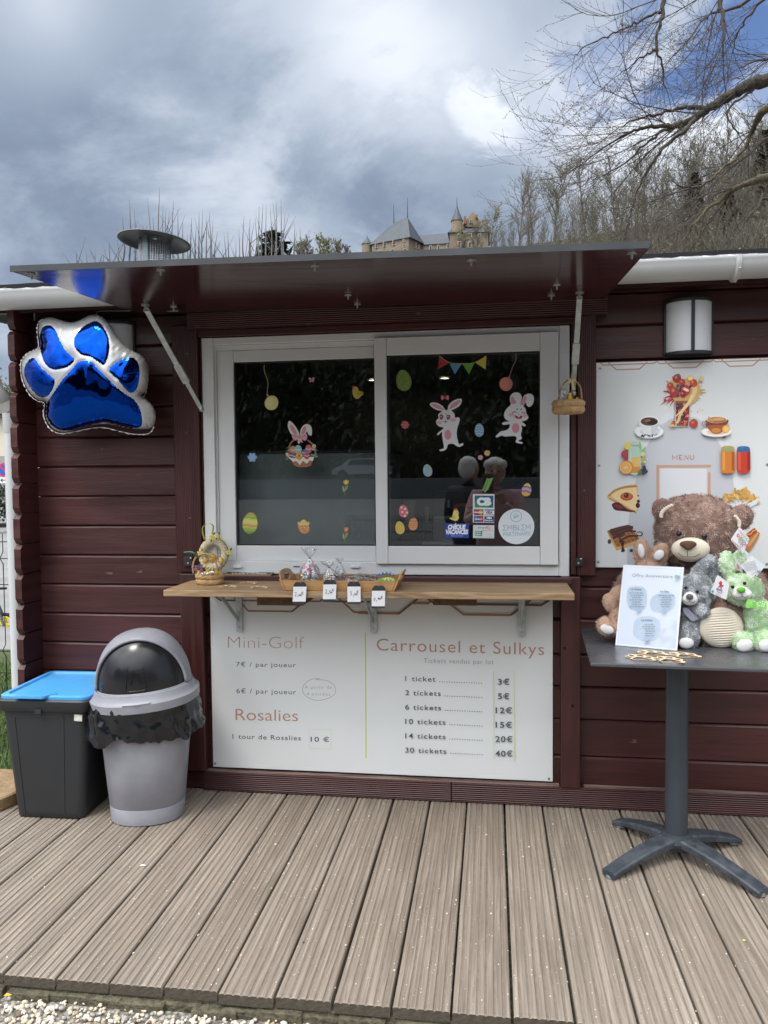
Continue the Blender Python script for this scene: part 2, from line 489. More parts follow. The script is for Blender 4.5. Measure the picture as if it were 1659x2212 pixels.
 # ------------------------------------------------------------------ materials
def wood_paint(name,axis,base='#482321',dark='#381a19',rough=.42,groove=0):
 """dark red stain on timber: faint grain along the axis, worn streaks, soft sheen"""
 m=bpy.data.materials.new(name);m.use_nodes=True
 t=m.node_tree;b=t.nodes['Principled BSDF'];L=t.links.new
 tc=t.nodes.new('ShaderNodeTexCoord');mp=t.nodes.new('ShaderNodeMapping')
 sc=[14,14,14];sc[axis]=1.1
 mp.inputs['Scale'].default_value=sc
 L(tc.outputs['Object'],mp.inputs[0])
 n=t.nodes.new('ShaderNodeTexNoise');n.inputs['Scale'].default_value=1.6;n.inputs['Detail'].default_value=6;n.inputs['Distortion'].default_value=.6
 L(mp.outputs[0],n.inputs['Vector'])
 mx=t.nodes.new('ShaderNodeMix');mx.data_type='RGBA'
 mr=t.nodes.new('ShaderNodeMapRange');mr.inputs[1].default_value=.3;mr.inputs[2].default_value=.7
 L(n.outputs[0],mr.inputs[0]);L(mr.outputs[0],mx.inputs[0])
 mx.inputs[6].default_value=(*lin(dark),1);mx.inputs[7].default_value=(*lin(base),1)
 # chips and scuffs
 n2=t.nodes.new('ShaderNodeTexNoise');n2.inputs['Scale'].default_value=34;n2.inputs['Detail'].default_value=3
 mp2=t.nodes.new('ShaderNodeMapping');s2=[1,1,1];s2[axis]=.35;mp2.inputs['Scale'].default_value=s2
 L(tc.outputs['Object'],mp2.inputs[0]);L(mp2.outputs[0],n2.inputs['Vector'])
 th=t.nodes.new('ShaderNodeMapRange');th.inputs[1].default_value=.735;th.inputs[2].default_value=.76;th.inputs[4].default_value=.55
 L(n2.outputs[0],th.inputs[0])
 mx2=t.nodes.new('ShaderNodeMix');mx2.data_type='RGBA';L(th.outputs[0],mx2.inputs[0]);L(mx.outputs[2],mx2.inputs[6])
 mx2.inputs[7].default_value=(*lin('#7d5d50'),1)
 # knots and faded patches
 vk=t.nodes.new('ShaderNodeTexVoronoi');mk=t.nodes.new('ShaderNodeMapping');sk_=[4.6,4.6,4.6];sk_[axis]=1.5;mk.inputs['Scale'].default_value=sk_
 L(tc.outputs['Object'],mk.inputs[0]);L(mk.outputs[0],vk.inputs['Vector']);vk.inputs['Scale'].default_value=1.4
 kr=t.nodes.new('ShaderNodeMapRange');L(vk.outputs['Distance'],kr.inputs[0]);kr.inputs[1].default_value=.035;kr.inputs[2].default_value=.075;kr.inputs[3].default_value=.62;kr.inputs[4].default_value=1
 nf=t.nodes.new('ShaderNodeTexNoise');nf.inputs['Scale'].default_value=1.7;nf.inputs['Detail'].default_value=5;L(tc.outputs['Object'],nf.inputs['Vector'])
 fr=t.nodes.new('ShaderNodeMapRange');L(nf.outputs[0],fr.inputs[0]);fr.inputs[1].default_value=.3;fr.inputs[2].default_value=.7;fr.inputs[3].default_value=.82;fr.inputs[4].default_value=1.3
 km=t.nodes.new('ShaderNodeMath');km.operation='MULTIPLY';L(kr.outputs[0],km.inputs[0]);L(fr.outputs[0],km.inputs[1])
 vm=t.nodes.new('ShaderNodeVectorMath');vm.operation='SCALE';L(mx2.outputs[2],vm.inputs[0]);L(km.outputs[0],vm.inputs[3])
 L(vm.outputs[0],b.inputs['Base Color'])
 rr=t.nodes.new('ShaderNodeMapRange');L(n.outputs[0],rr.inputs[0]);rr.inputs[1].default_value=.3;rr.inputs[2].default_value=.7
 rr.inputs[3].default_value=rough-.08;rr.inputs[4].default_value=rough+.12;L(rr.outputs[0],b.inputs['Roughness'])
 n3=t.nodes.new('ShaderNodeTexNoise');n3.inputs['Scale'].default_value=7;n3.inputs['Detail'].default_value=7;n3.inputs['Distortion'].default_value=.8
 L(mp.outputs[0],n3.inputs['Vector'])
 bp=t.nodes.new('ShaderNodeBump');bp.inputs['Strength'].default_value=.28;bp.inputs['Distance'].default_value=.004
 L(n3.outputs[0],bp.inputs['Height']);last=bp
 if groove:
  wv=t.nodes.new('ShaderNodeTexWave');wv.bands_direction='X' if groove==1 else 'Z'
  wv.inputs['Scale'].default_value=42 if groove==1 else 38;wv.inputs['Distortion'].default_value=.25;wv.inputs['Detail'].default_value=1
  L(tc.outputs['Object'],wv.inputs['Vector'])
  b2=t.nodes.new('ShaderNodeBump');b2.inputs['Strength'].default_value=.8;b2.inputs['Distance'].default_value=.003
  L(wv.outputs[1],b2.inputs['Height']);L(bp.outputs[0],b2.inputs['Normal']);last=b2
 L(last.outputs[0],b.inputs['Normal'])
 return m
LOGM=wood_paint('red stained logs',0)
LOGY=wood_paint('red stained log ends',1)
POSTM=wood_paint('red stained posts',2)
RIBM=wood_paint('red stained ribbed boards',2,groove=1)
RIBX=wood_paint('red stained ribbed beam',0,groove=3)
UPVC=pm('white upvc',(.72,.73,.73),.32,var=.03,vscale=3,rvar=.06)
UPVCG=pm('white gasket line',(.05,.05,.055),.5)
RUB=pm('black rubber seal',(.012,.012,.014),.45)
GALV=pm('galvanised steel',(.42,.45,.45),.42,metal=.7,var=.25,vscale=40,rvar=.12)
ZINC=pm('grey zinc sheet',(.048,.052,.057),.5,var=.3,vscale=9,rvar=.1)
GUT=pm('light grey gutter plastic',(.50,.51,.51),.38,var=.06,vscale=4,rvar=.08)
FELT=pm('black roofing felt',(.018,.018,.02),.9,bump=.6,bscale=200,dist=.004)
FOIL=pm('wrinkled silver foil',(.72,.73,.75),.3,metal=.55,bump=.9,bscale=26,dist=.02,var=.15,vscale=14)
BLKM=pm('dark grey lamp metal',(.02,.021,.023),.45)
SCREW=pm('steel screw',(.35,.35,.36),.35,metal=.9)
BLACKP=pm('black plastic',(.016,.017,.02),.5)

# ------------------------------------------------------------------ setting: ground, deck
def ground_mat():
 m=bpy.data.materials.new('pale gravel and tarmac');m.use_nodes=True
 t=m.node_tree;b=t.nodes['Principled BSDF'];L=t.links.new
 tc=t.nodes.new('ShaderNodeTexCoord')
 vo=t.nodes.new('ShaderNodeTexVoronoi');vo.inputs['Scale'].default_value=75
 L(tc.outputs['Object'],vo.inputs['Vector'])
 cr=t.nodes.new('ShaderNodeValToRGB');L(vo.outputs['Color'],cr.inputs[0])
 e=cr.color_ramp.elements;e[0].color=(.22,.2,.17,1);e[1].color=(.5,.47,.42,1)
 mx=t.nodes.new('ShaderNodeMix');mx.data_type='RGBA'
 mr=t.nodes.new('ShaderNodeMapRange');L(vo.outputs['Distance'],mr.inputs[0]);mr.inputs[1].default_value=.2;mr.inputs[2].default_value=.7
 L(mr.outputs[0],mx.inputs[0]);L(cr.outputs[0],mx.inputs[6]);mx.inputs[7].default_value=(.12,.11,.09,1)
 # tarmac beyond the gravel apron
 sp=t.nodes.new('ShaderNodeSeparateXYZ');L(tc.outputs['Object'],sp.inputs[0])
 sm=t.nodes.new('ShaderNodeMapRange');L(sp.outputs[1],sm.inputs[0]);sm.inputs[1].default_value=.4;sm.inputs[2].default_value=.9
 no=t.nodes.new('ShaderNodeTexNoise');no.inputs['Scale'].default_value=1.5;no.inputs['Detail'].default_value=8;L(tc.outputs['Object'],no.inputs['Vector'])
 c2=t.nodes.new('ShaderNodeValToRGB');L(no.outputs[0],c2.inputs[0])
 e=c2.color_ramp.elements;e[0].position=.3;e[1].position=.7;e[0].color=(.2,.2,.2,1);e[1].color=(.3,.295,.285,1)
 m2=t.nodes.new('ShaderNodeMix');m2.data_type='RGBA';L(sm.outputs[0],m2.inputs[0]);L(mx.outputs[2],m2.inputs[6]);L(c2.outputs[0],m2.inputs[7])
 # unseen ground behind the viewer is darkened to dim its reflection in the panes
 s4=t.nodes.new('ShaderNodeMapRange');L(sp.outputs[1],s4.inputs[0]);s4.inputs[1].default_value=-5;s4.inputs[2].default_value=-5.6
 m4=t.nodes.new('ShaderNodeMix');m4.data_type='RGBA';L(s4.outputs[0],m4.inputs[0]);L(m2.outputs[2],m4.inputs[6]);m4.inputs[7].default_value=(.07,.07,.072,1)
 L(m4.outputs[2],b.inputs['Base Color']);b.inputs['Roughness'].default_value=.85
 bp=t.nodes.new('ShaderNodeBump');bp.inputs['Strength'].default_value=.6;bp.inputs['Distance'].default_value=.01
 L(vo.outputs['Distance'],bp.inputs['Height']);L(bp.outputs[0],b.inputs['Normal'])
 return m
def smst(a,b,x):
 t=max(0,min(1,(x-a)/(b-a)));return t*t*(3-2*t)
def gz(x,y):
 """the ground: level round the kiosk, falling away to the street on the far left"""
 return-.06-2.2*smst(9,26,y)*smst(4,-6,x)
gx=[-300,-150,-80,-50,-35,-25,-18,-13,-10,-8,-6,-4,-2.6,-1,1,3,6,12,30,80,160,300]
gy=[-300,-120,-60,-30,-15,-8,-4,-2,-.5,1,3,5,7,9,11,13,15,17,19,21,23,26,32,45,80,150,300]
gm=MB()
gm.add([(x,y,gz(x,y))for y in gy for x in gx],[(j*len(gx)+i,j*len(gx)+i+1,(j+1)*len(gx)+i+1,(j+1)*len(gx)+i)for j in range(len(gy)-1)for i in range(len(gx)-1)],0,True)
tag(gm.build('ground',ground_mat(),sharp=0),kind='structure',label='pale gravel and tarmac ground around the kiosk')

def deck_mat():
 m=bpy.data.materials.new('weathered grooved decking');m.use_nodes=True
 t=m.node_tree;b=t.nodes['Principled BSDF'];L=t.links.new
 tc=t.nodes.new('ShaderNodeTexCoord');oi=t.nodes.new('ShaderNodeObjectInfo')
 ad=t.nodes.new('ShaderNodeVectorMath');ad.operation='MULTIPLY_ADD'
 cmb=t.nodes.new('ShaderNodeCombineXYZ');L(oi.outputs['Random'],cmb.inputs[0]);L(oi.outputs['Random'],cmb.inputs[1]);L(oi.outputs['Random'],cmb.inputs[2])
 L(cmb.outputs[0],ad.inputs[0]);ad.inputs[1].default_value=(37,23,51);L(tc.outputs['Object'],ad.inputs[2])
 mp=t.nodes.new('ShaderNodeMapping');mp.inputs['Scale'].default_value=(1,.055,1);L(ad.outputs[0],mp.inputs[0])
 n=t.nodes.new('ShaderNodeTexNoise');n.inputs['Scale'].default_value=26;n.inputs['Detail'].default_value=7;n.inputs['Distortion'].default_value=1.4;n.inputs['Roughness'].default_value=.6
 L(mp.outputs[0],n.inputs['Vector'])
 wv=t.nodes.new('ShaderNodeTexWave');wv.wave_type='BANDS';wv.bands_direction='X'
 wv.inputs['Scale'].default_value=26;wv.inputs['Distortion'].default_value=9;wv.inputs['Detail'].default_value=2;wv.inputs['Detail Scale'].default_value=.9
 mp3=t.nodes.new('ShaderNodeMapping');mp3.inputs['Scale'].default_value=(1,.13,1);L(ad.outputs[0],mp3.inputs[0]);L(mp3.outputs[0],wv.inputs['Vector'])
 cr=t.nodes.new('ShaderNodeValToRGB');L(n.outputs[0],cr.inputs[0])
 e=cr.color_ramp.elements;e[0].position=.25;e[1].position=.75
 e[0].color=(*lin('#746b61'),1);e[1].color=(*lin('#a79d91'),1)
 k=e.new(.5);k.color=(*lin('#8e8479'),1)
 mx=t.nodes.new('ShaderNodeMix');mx.data_type='RGBA';mx.blend_type='MULTIPLY'
 mr=t.nodes.new('ShaderNodeMapRange');L(wv.outputs[1],mr.inputs[0]);mr.inputs[3].default_value=.9;mr.inputs[4].default_value=1.04
 mx.inputs[0].default_value=1;L(cr.outputs[0],mx.inputs[6]);L(mr.outputs[0],mx.inputs[7])
 # damp brown patches and per-board tone
 n2=t.nodes.new('ShaderNodeTexNoise');n2.inputs['Scale'].default_value=2.2;n2.inputs['Detail'].default_value=5;L(tc.outputs['Object'],n2.inputs['Vector'])
 ad2=t.nodes.new('ShaderNodeMath');ad2.operation='MULTIPLY_ADD';L(oi.outputs['Random'],ad2.inputs[0]);ad2.inputs[1].default_value=.5;L(n2.outputs[0],ad2.inputs[2])
 mr2=t.nodes.new('ShaderNodeMapRange');L(ad2.outputs[0],mr2.inputs[0]);mr2.inputs[1].default_value=.35;mr2.inputs[2].default_value=1.05
 m2=t.nodes.new('ShaderNodeMix');m2.data_type='RGBA';m2.blend_type='MULTIPLY';m2.inputs[0].default_value=1
 m3=t.nodes.new('ShaderNodeMix');m3.data_type='RGBA';L(mr2.outputs[0],m3.inputs[0])
 m3.inputs[6].default_value=(1.08,1.07,1.06,1);m3.inputs[7].default_value=(.80,.76,.72,1)
 L(mx.outputs[2],m2.inputs[6]);L(m3.outputs[2],m2.inputs[7])
 L(m2.outputs[2],b.inputs['Base Color']);b.inputs['Roughness'].default_value=.8
 bp=t.nodes.new('ShaderNodeBump');bp.inputs['Strength'].default_value=.5;bp.inputs['Distance'].default_value=.0025
 L(wv.outputs[1],bp.inputs['Height'])
 bp2=t.nodes.new('ShaderNodeBump');bp2.inputs['Strength'].default_value=.5;bp2.inputs['Distance'].default_value=.003
 L(n.outputs[0],bp2.inputs['Height']);L(bp.outputs[0],bp2.inputs['Normal']);L(bp2.outputs[0],b.inputs['Normal'])
 return m
DECKM=deck_mat()
DECKG=pm('dirt in the deck grooves','#7a6e63',.95,var=.25,vscale=30)
DECKE=pm('damp board ends','#5a5048',.9,var=.5,vscale=60,col2='#3a382c',bump=.6,bscale=120,dist=.004)
PW,PP,PT,YE=.1425,.15,.028,-1.235
def plank_mesh():
 mb=MB();ng=6;pts=[]  # cross section, left to right along the top
 pts.append((0,-PT));pts.append((0,-.004));pts.append((.003,-.0005))
 step=(PW-.012)/ng;kinds=[]
 x=.006
 for g in range(ng):
  c=x+step*(g+.5);w=.0028
  pts+=[(c-w-.0012,0),(c-w+.0004,-.0022),(c+w-.0004,-.0022),(c+w+.0012,0)]
 pts+=[(PW-.003,-.0005),(PW,-.004),(PW,-PT)]
 n=len(pts);ys=[YE,YE+.004]+[YE+.004+(.03-YE-.004)*i/6 for i in range(1,7)]
 V=[]
 for j,y in enumerate(ys):
  for i,p in enumerate(pts):
   V.append((p[0]-PW/2,y,p[1]-(.0018 if j==0 else 0)))
 for j in range(len(ys)-1):
  for i in range(n-1):
   gro=pts[i][1]==-.0022 and pts[i+1][1]==-.0022
   mb.add([],[])
   mb.f.append((j*n+i,j*n+i+1,(j+1)*n+i+1,(j+1)*n+i));mb.m.append(1 if gro else 0);mb.s.append(False)
  mb.f.append((j*n+n-1,j*n,(j+1)*n,(j+1)*n+n-1));mb.m.append(0);mb.s.append(False)
 mb.v=V
 mb.f.append(tuple(range(n)));mb.m.append(2);mb.s.append(False)
 mb.f.append(tuple((len(ys)-1)*n+i for i in reversed(range(n))));mb.m.append(2);mb.s.append(False)
 return mb
dk=MB()
MOSS=pm('mossy concrete footing','#3d3a2c',.95,col2='#6b6552',vscale=45,bump=1,bscale=90,dist=.01,contrast=1.5)
dk.box(-3.3,3.0,YE+.006,.03,-.075,-.031)
for j in range(60):
 x=-3.2+6.1*j/59+random.uniform(-.03,.03)
 dk.box(x-.06,x+.06,YE-random.uniform(.004,.022),YE+.02,-.07,-.034-random.uniform(0,.008))
deck=tag(dk.build('deck',MOSS,bevel=.003),kind='structure',label='grooved wooden deck in front of the kiosk')
X0=.046-PP/2
first=None
for k in range(-22,20):
 if first is None:
  first=plank_mesh().build('plank',[DECKM,DECKG,DECKE],deck);o=first
 else:
  o=first.copy();COL.objects.link(o)
 o.location=(X0+k*PP+random.uniform(-.0012,.0012),random.uniform(-.004,.004),random.uniform(-.0012,.0008))
 o.rotation_euler=(0,0,random.uniform(-.0012,.0012))

 # pebbles along the deck edge, one mass; fine grit on the boards, one mass
ICO=[(-.53,0,.85),(.53,0,.85),(-.53,0,-.85),(.53,0,-.85),(0,.85,.53),(0,.85,-.53),(0,-.85,.53),(0,-.85,-.53),(.85,.53,0),(-.85,.53,0),(.85,-.53,0),(-.85,-.53,0)]
ICF=[(0,4,1),(0,9,4),(9,5,4),(4,5,8),(4,8,1),(8,10,1),(8,3,10),(5,3,8),(5,2,3),(2,7,3),(7,10,3),(7,6,10),(7,11,6),(11,0,6),(0,1,6),(6,1,10),(9,0,11),(9,11,2),(9,2,5),(7,2,11)]
def pebble(mb,x,y,z,r,m,rnd):
 e=Euler((rnd.uniform(0,6),rnd.uniform(0,6),rnd.uniform(0,6))).to_matrix()
 s=(r*rnd.uniform(.7,1.3),r*rnd.uniform(.7,1.2),r*rnd.uniform(.5,.8));f=Euler((rnd.uniform(-.5,.5),rnd.uniform(-.5,.5),rnd.uniform(0,6))).to_matrix()
 V=[]
 for p in ICO:
  q=e@Vector(p);q=f@Vector((q.x*s[0]*rnd.uniform(.85,1.1),q.y*s[1]*rnd.uniform(.85,1.1),q.z*s[2]));V.append((x+q.x,y+q.y,z+q.z))
 mb.add(V,ICF,m,True)
PEB=[pm('white pebble',(.66,.60,.50),.75,var=.1,vscale=80),pm('cream pebble',(.55,.46,.34),.75),pm('grey pebble',(.34,.32,.29),.75),pm('tan pebble',(.4,.29,.17),.75),pm('brown pebble',(.16,.12,.09),.75)]
rp=random.Random(3);pb=MB()
for i in range(6500):
 x=rp.uniform(-1.75,.75);d=rp.random()
 y=YE-.012-.35*d
 if d<.05 and rp.random()<.4:continue
 pebble(pb,x,y,-.058+rp.uniform(0,.006),rp.choice([.003,.004,.005,.006,.0075,.0095]),rp.choices(range(5),(46,28,14,7,5))[0],rp)
tag(pb.build('gravel',PEB,fix=False,sharp=0),kind='stuff',label='white and cream gravel along the deck edge')
gr=MB()
for i in range(1500):
 k=rp.randint(-11,7);x=X0+k*PP;t=rp.random()
 y=rp.uniform(YE+.01,-.02)if rp.random()<.75 else rp.uniform(YE+.01,-.7)
 g=rp.randint(0,6);dx=-PW/2+.006+(PW-.012)/6*g+(rp.gauss(0,.002)if rp.random()<.7 else rp.uniform(-.008,.008))
 r=rp.choice([.0009,.0011,.0014,.0018,.0023])if rp.random()<.96 else rp.uniform(.003,.005)
 pebble(gr,x+dx,y,r*.35,r,rp.choices(range(5),(62,25,4,4,5))[0],rp)
tag(gr.build('grit',PEB,fix=False,sharp=0),kind='stuff',label='fine white grit scattered over the deck boards')

# ------------------------------------------------------------------ the kiosk
YW=.045
kiosk=empty('wooden_kiosk',(-.45,.6,0),'dark red log cabin kiosk with a white sliding service window','kiosk')
LG=[.487+.1275*k for k in range(-4,13)]
LGR=[.06,.195,.344,.477,.607,.75,.878,1.006,1.133,1.26,1.388,1.515,1.643,1.77,1.905,2.03,2.12]
def logs(mb,x0,x1,zs,zlo,zhi,y=YW,d=.05):
 for a,b in zip(zs[:-1],zs[1:]):
  a,b=max(a,zlo),min(b,zhi)
  if b-a<.02:continue
  c=.007
  P=[(y+c,a+.0012),(y,a+c),(y,b-c-.002),(y+c,b-.0015),(y+d,b-.0015),(y+d,a+.0012)]
  n=len(P)
  V=[(x0,p[0],p[1])for p in P]+[(x1,p[0],p[1])for p in P]
  mb.add(V,[(i,(i+1)%n,(i+1)%n+n,i+n)for i in range(n)]+[tuple(range(n)),tuple(range(2*n-1,n-1,-1))])
XL,XR=-1.95,2.7
WX0,WX1,WZ0,WZ1=-1.195,.302,.925,1.908
wm_=MB()
logs(wm_,XL-.09,WX0-.003,LG,.0,2.1)
logs(wm_,WX1+.003,XR,LGR,.0,2.12)
logs(wm_,WX0-.002,WX1+.002,LGR,.0,WZ0-.04)
logs(wm_,WX0-.002,WX1+.002,LG,WZ1+.002,2.1)
wm_.box(XL,XR,YW+.052,YW+.07,0,WZ0-.05);wm_.box(XL,WX0-.02,YW+.052,YW+.07,WZ0-.05,2.1);wm_.box(WX1+.02,XR,YW+.052,YW+.07,WZ0-.05,2.1)
wm_.box(WX0-.02,WX1+.02,YW+.052,YW+.07,WZ1+.03,2.1)
wm_.build('log_wall',LOGM,kiosk)
# side wall log ends that stick out at the corner
for a,b in zip(LG[:-1],LG[1:]):
 b=min(b,2.09)
 if b-a<.05 or a<-.03:continue
 h=.0635;zc=a+.064+.0637*0
 z0,z1=a+.062,a+.062+.1255
 if z1>2.13:continue
 e=MB()
 x0,x1,y0,y1=-1.997,-1.951,-.098,YW+.0
 prof=[(y1,z0),(y0+.014,z0),(y0,z0+.022),(y0,z1-.022),(y0+.018,z1-.004),(y1,z1-.004)]
 c=.008
 e.prism([(x0+c,p[0],p[1])for p in prof],(x1-x0-2*c,0,0))
 for q in range(3):
  e.box(x0+.01+q*.011,x0+.014+q*.011,y0+.012,y1,z0-.003,z0+.003)
 o=e.build('log_end',LOGY,kiosk,bevel=.006,seg=2)
sd=MB()  # the left side wall and the back, seen only from a step aside
for a in LG:
 if 0<=a+.062<2:sd.box(-1.995,-1.952,YW+.07,2.9,a+.064,a+.187)
sd.box(-1.99,XR,2.86,2.9,0,2.3);sd.box(XR-.05,XR,YW+.07,2.86,0,2.3)
sd.build('side_wall',LOGY,kiosk)

bm_=MB()
zb0,zb1=.004,.083
sp=at(975,1700,0).x
bm_.box(-1.215,sp-.001,0,.04,zb0,zb1);bm_.box(sp+.001,XR,0,.04,zb0,zb1)
bm_.box(XL,-1.217,.02,.04,zb0,zb1-.01)
bm_.build('base_beam',RIBX,kiosk,bevel=.003)
lg=MB();lg.box(at(440,1665,.02).x,at(1208,1700,.02).x,.005,.04,zb1+.0005,zb1+.002);lg.box(at(1262,1705,.0).x,XR,.005,.04,zb1+.0005,zb1+.002)
lg.build('pale_ledge',pm('pale ledge timber','#8a7b70',.85,col2='#4e2b2a',vscale=16,stretch=(.25,4,4),contrast=2),kiosk)  # lighter mottled strip laid along the top of the base beam

def post(name,xa,xb,z0,z1,y0,mat,y1=YW+.01,screws=()):
 p=MB();p.box(xa,xb,y0,y1,z0,z1)
 o=p.build(name,mat,kiosk,bevel=.004)
 if screws:
  for(px,py)in screws:
   s=MB();c=at(px,py,y0);s.lathe([(.0001,-.0025),(.005,-.002),(.0055,0)],10,c,M=Matrix.Rotation(R(-90),3,'X').inverted())
   s.build('screw_head',SCREW,o)
 return o
a=at(376,1000,.0).x;b=at(431,1000,.0).x
post('ribbed_post',a,b,.93,1.96,.0,RIBM,screws=((404,765),(402,935),(410,1120)))
post('inner_jamb',b+.001,WX0-.001,.93,1.94,.018,POSTM)
post('lower_post',at(393,1500,-.004).x,at(441,1500,-.004).x,.083,.926,-.004,POSTM)
a=at(1248,1000,.0).x;b=at(1287,1000,.0).x
post('ribbed_post',a,b,.93,1.96,.0,RIBM,screws=((1262,1060),(1255,1215),(1256,880)))
post('inner_jamb',WX1+.006,a-.001,.93,1.94,.018,POSTM)
post('lower_post',at(1212,1500,-.004).x,at(1254,1500,-.004).x,.083,.926,-.004,POSTM,screws=((1220,1400),(1237,1525)))
hd=MB();hd.box(-1.245,.442,-.012,YW,1.938,2.005)
hd.build('header_beam',RIBX,kiosk,bevel=.003)
hd=MB();hd.box(WX0-.02,WX1+.02,.006,YW,WZ1+.002,1.9375)
hd.build('head_trim',LOGM,kiosk,bevel=.003)
sl=MB();sl.box(at(440,1245,-.02).x,at(1236,1245,-.02).x,-.028,YW,.898,.922)
sl.build('sill_board',wood_paint('worn red sill',0,'#4d2526','#35171a',.5),kiosk,bevel=.003)
bk=MB()
bk.box(*sorted((at(399,1213,-.01).x,at(417,1213,-.01).x)),-.022,-.001,at(408,1222,-.01).z,at(408,1202,-.01).z)
o=bk.build('strike_plate',BLACKP,kiosk,bevel=.002)
for p in((406,1217),(412,1206)):s=MB();s.ell(at(*p,-.024),(.0045,.002,.0045),seg=8,rings=6);s.build('screw_head',SCREW,o)
bk=MB();bk.box(*sorted((at(1244,1213,-.01).x,at(1260,1213,-.01).x)),-.022,-.001,at(1250,1222,-.01).z,at(1250,1205,-.01).z)
o=bk.build('strike_plate',BLACKP,kiosk,bevel=.002)
for p in((1250,1217),(1255,1208)):s=MB();s.ell(at(*p,-.024),(.0045,.002,.0045),seg=8,rings=6);s.build('screw_head',SCREW,o)

# window: fixed outer frame, two sliding sashes
c4=Crop(750,1250,.4822,.02)
c5=Crop(1450,1250,.5124,.02)
def frame_mb(x0,x1,z0,z1,wl,wr,wt,wb,y0,y1):
 f=MB()
 f.box(x0,x0+wl,y0,y1,z0,z1);f.box(x1-wr,x1,y0,y1,z0,z1)
 f.box(x0+wl+.0006,x1-wr-.0006,y0+.0012,y1,z1-wt,z1-.0005);f.box(x0+wl+.0006,x1-wr-.0006,y0+.0012,y1,z0+.0005,z0+wb)
 return f
wf=frame_mb(WX0,WX1,WZ0,WZ1,.05,.04,.03,.052,.018,.075)
wfo=wf.build('window_frame',UPVC,kiosk,bevel=.003)
tr=MB()  # track lips
tr.box(WX0+.0505,WX0+.058,.03,.075,WZ0+.05,WZ1-.03)
tr.box(WX0+.05,WX1-.04,.0195,.022,WZ0+.0535,WZ0+.057);tr.box(WX0+.051,WX1-.041,.034,.075,WZ1-.052,WZ1-.031)
tr.build('track_lip',UPVC,wfo,bevel=.001)
for(xa,xb,yy)in((445,503,383),(1213,1272,383)):
 c8=Crop(650,2000,.6028,.018)
 p=c8(xa,yy+9);q=c8(xb,yy-9)
 d=MB();d.box(p.x,q.x,.008,.019,p.z,q.z);d.build('drain_cap',UPVC,wfo,bevel=.003)
c8=Crop(650,2000,.6028,.018)
d=MB();p=c8(838,386);q=c8(880,381);d.box(p.x,q.x,.0165,.019,p.z,q.z);d.build('drain_slot',RUB,wfo)

def glass_mat():
 m=bpy.data.materials.new('window glass');m.use_nodes=True
 t=m.node_tree;t.nodes.clear();L=t.links.new
 o=t.nodes.new('ShaderNodeOutputMaterial')
 g=t.nodes.new('ShaderNodeBsdfGlossy');g.inputs['Roughness'].default_value=0.0;g.inputs['Color'].default_value=(1,1,1,1)
 tr_=t.nodes.new('ShaderNodeBsdfTransparent');tr_.inputs['Color'].default_value=(.80,.83,.83,1)
 fr=t.nodes.new('ShaderNodeFresnel');fr.inputs['IOR'].default_value=1.5
 mu=t.nodes.new('ShaderNodeMath');mu.operation='MULTIPLY_ADD';mu.inputs[1].default_value=1.8;mu.inputs[2].default_value=.02;mu.use_clamp=True
 L(fr.outputs[0],mu.inputs[0])
 mx=t.nodes.new('ShaderNodeMixShader');L(mu.outputs[0],mx.inputs[0]);L(tr_.outputs[0],mx.inputs[1]);L(g.outputs[0],mx.inputs[2])
 L(mx.outputs[0],o.inputs[0])
 return m
GLASS=glass_mat()
def sash(xa,xb,z0,z1,wl,wr,wt,wb,y0,y1,yg):
 f=frame_mb(xa,xb,z0,z1,wl,wr,wt,wb,y0,y1)
 s=f.build('window_sash',UPVC,kiosk,bevel=.003)
 g=MB();g.box(xa+wl-.004,xb-wr+.004,yg,yg+.004,z0+wb-.004,z1-wt+.004)
 g.build('glass',GLASS,s)
 r=MB();w=.0045;X0_,X1_,Z0_,Z1_=xa+wl+.0002,xb-wr-.0002,z0+wb+.0002,z1-wt-.0002;ya,yb=yg-.006,yg-.0005
 r.box(X0_,X0_+w,ya,yb,Z0_,Z1_);r.box(X1_-w,X1_,ya,yb,Z0_,Z1_);r.box(X0_+w,X1_-w,ya,yb,Z0_,Z0_+w);r.box(X0_+w,X1_-w,ya,yb,Z1_-w,Z1_)
 r.build('rubber_seal',RUB,s)
 return s
YG1,YG2=.052,.016
lx0=c4(225,1000,.036).x;gx0=c4(370,1100,.05).x;gx1=c4(1512,1100,.05).x;lx1=gx1+.06
gzt=c4(900,352,.05).z;gzb=c4(900,1862,.05).z
lz0=WZ0+.0535;lz1=WZ1-.0525
SASH_L=sash(lx0,lx1,lz0,lz1,gx0-lx0,lx1-gx1,lz1-gzt,gzb-lz0,.036,.07,YG1)
rx0=c5(52,1000,-.002).x;rx1=c5(1462,1000,-.002).x;rz0=c5(750,1899,-.002).z;rz1=c5(750,131,-.002).z
g2x0=c5(148,1000,.012).x;g2x1=c5(1319,1000,.012).x;g2zt=c5(750,276,.012).z;g2zb=c5(750,1757,.012).z
SASH_R=sash(rx0,rx1,rz0,rz1,g2x0-rx0,rx1-g2x1,rz1-g2zt,g2zb-rz0,-.002,.033,YG2)

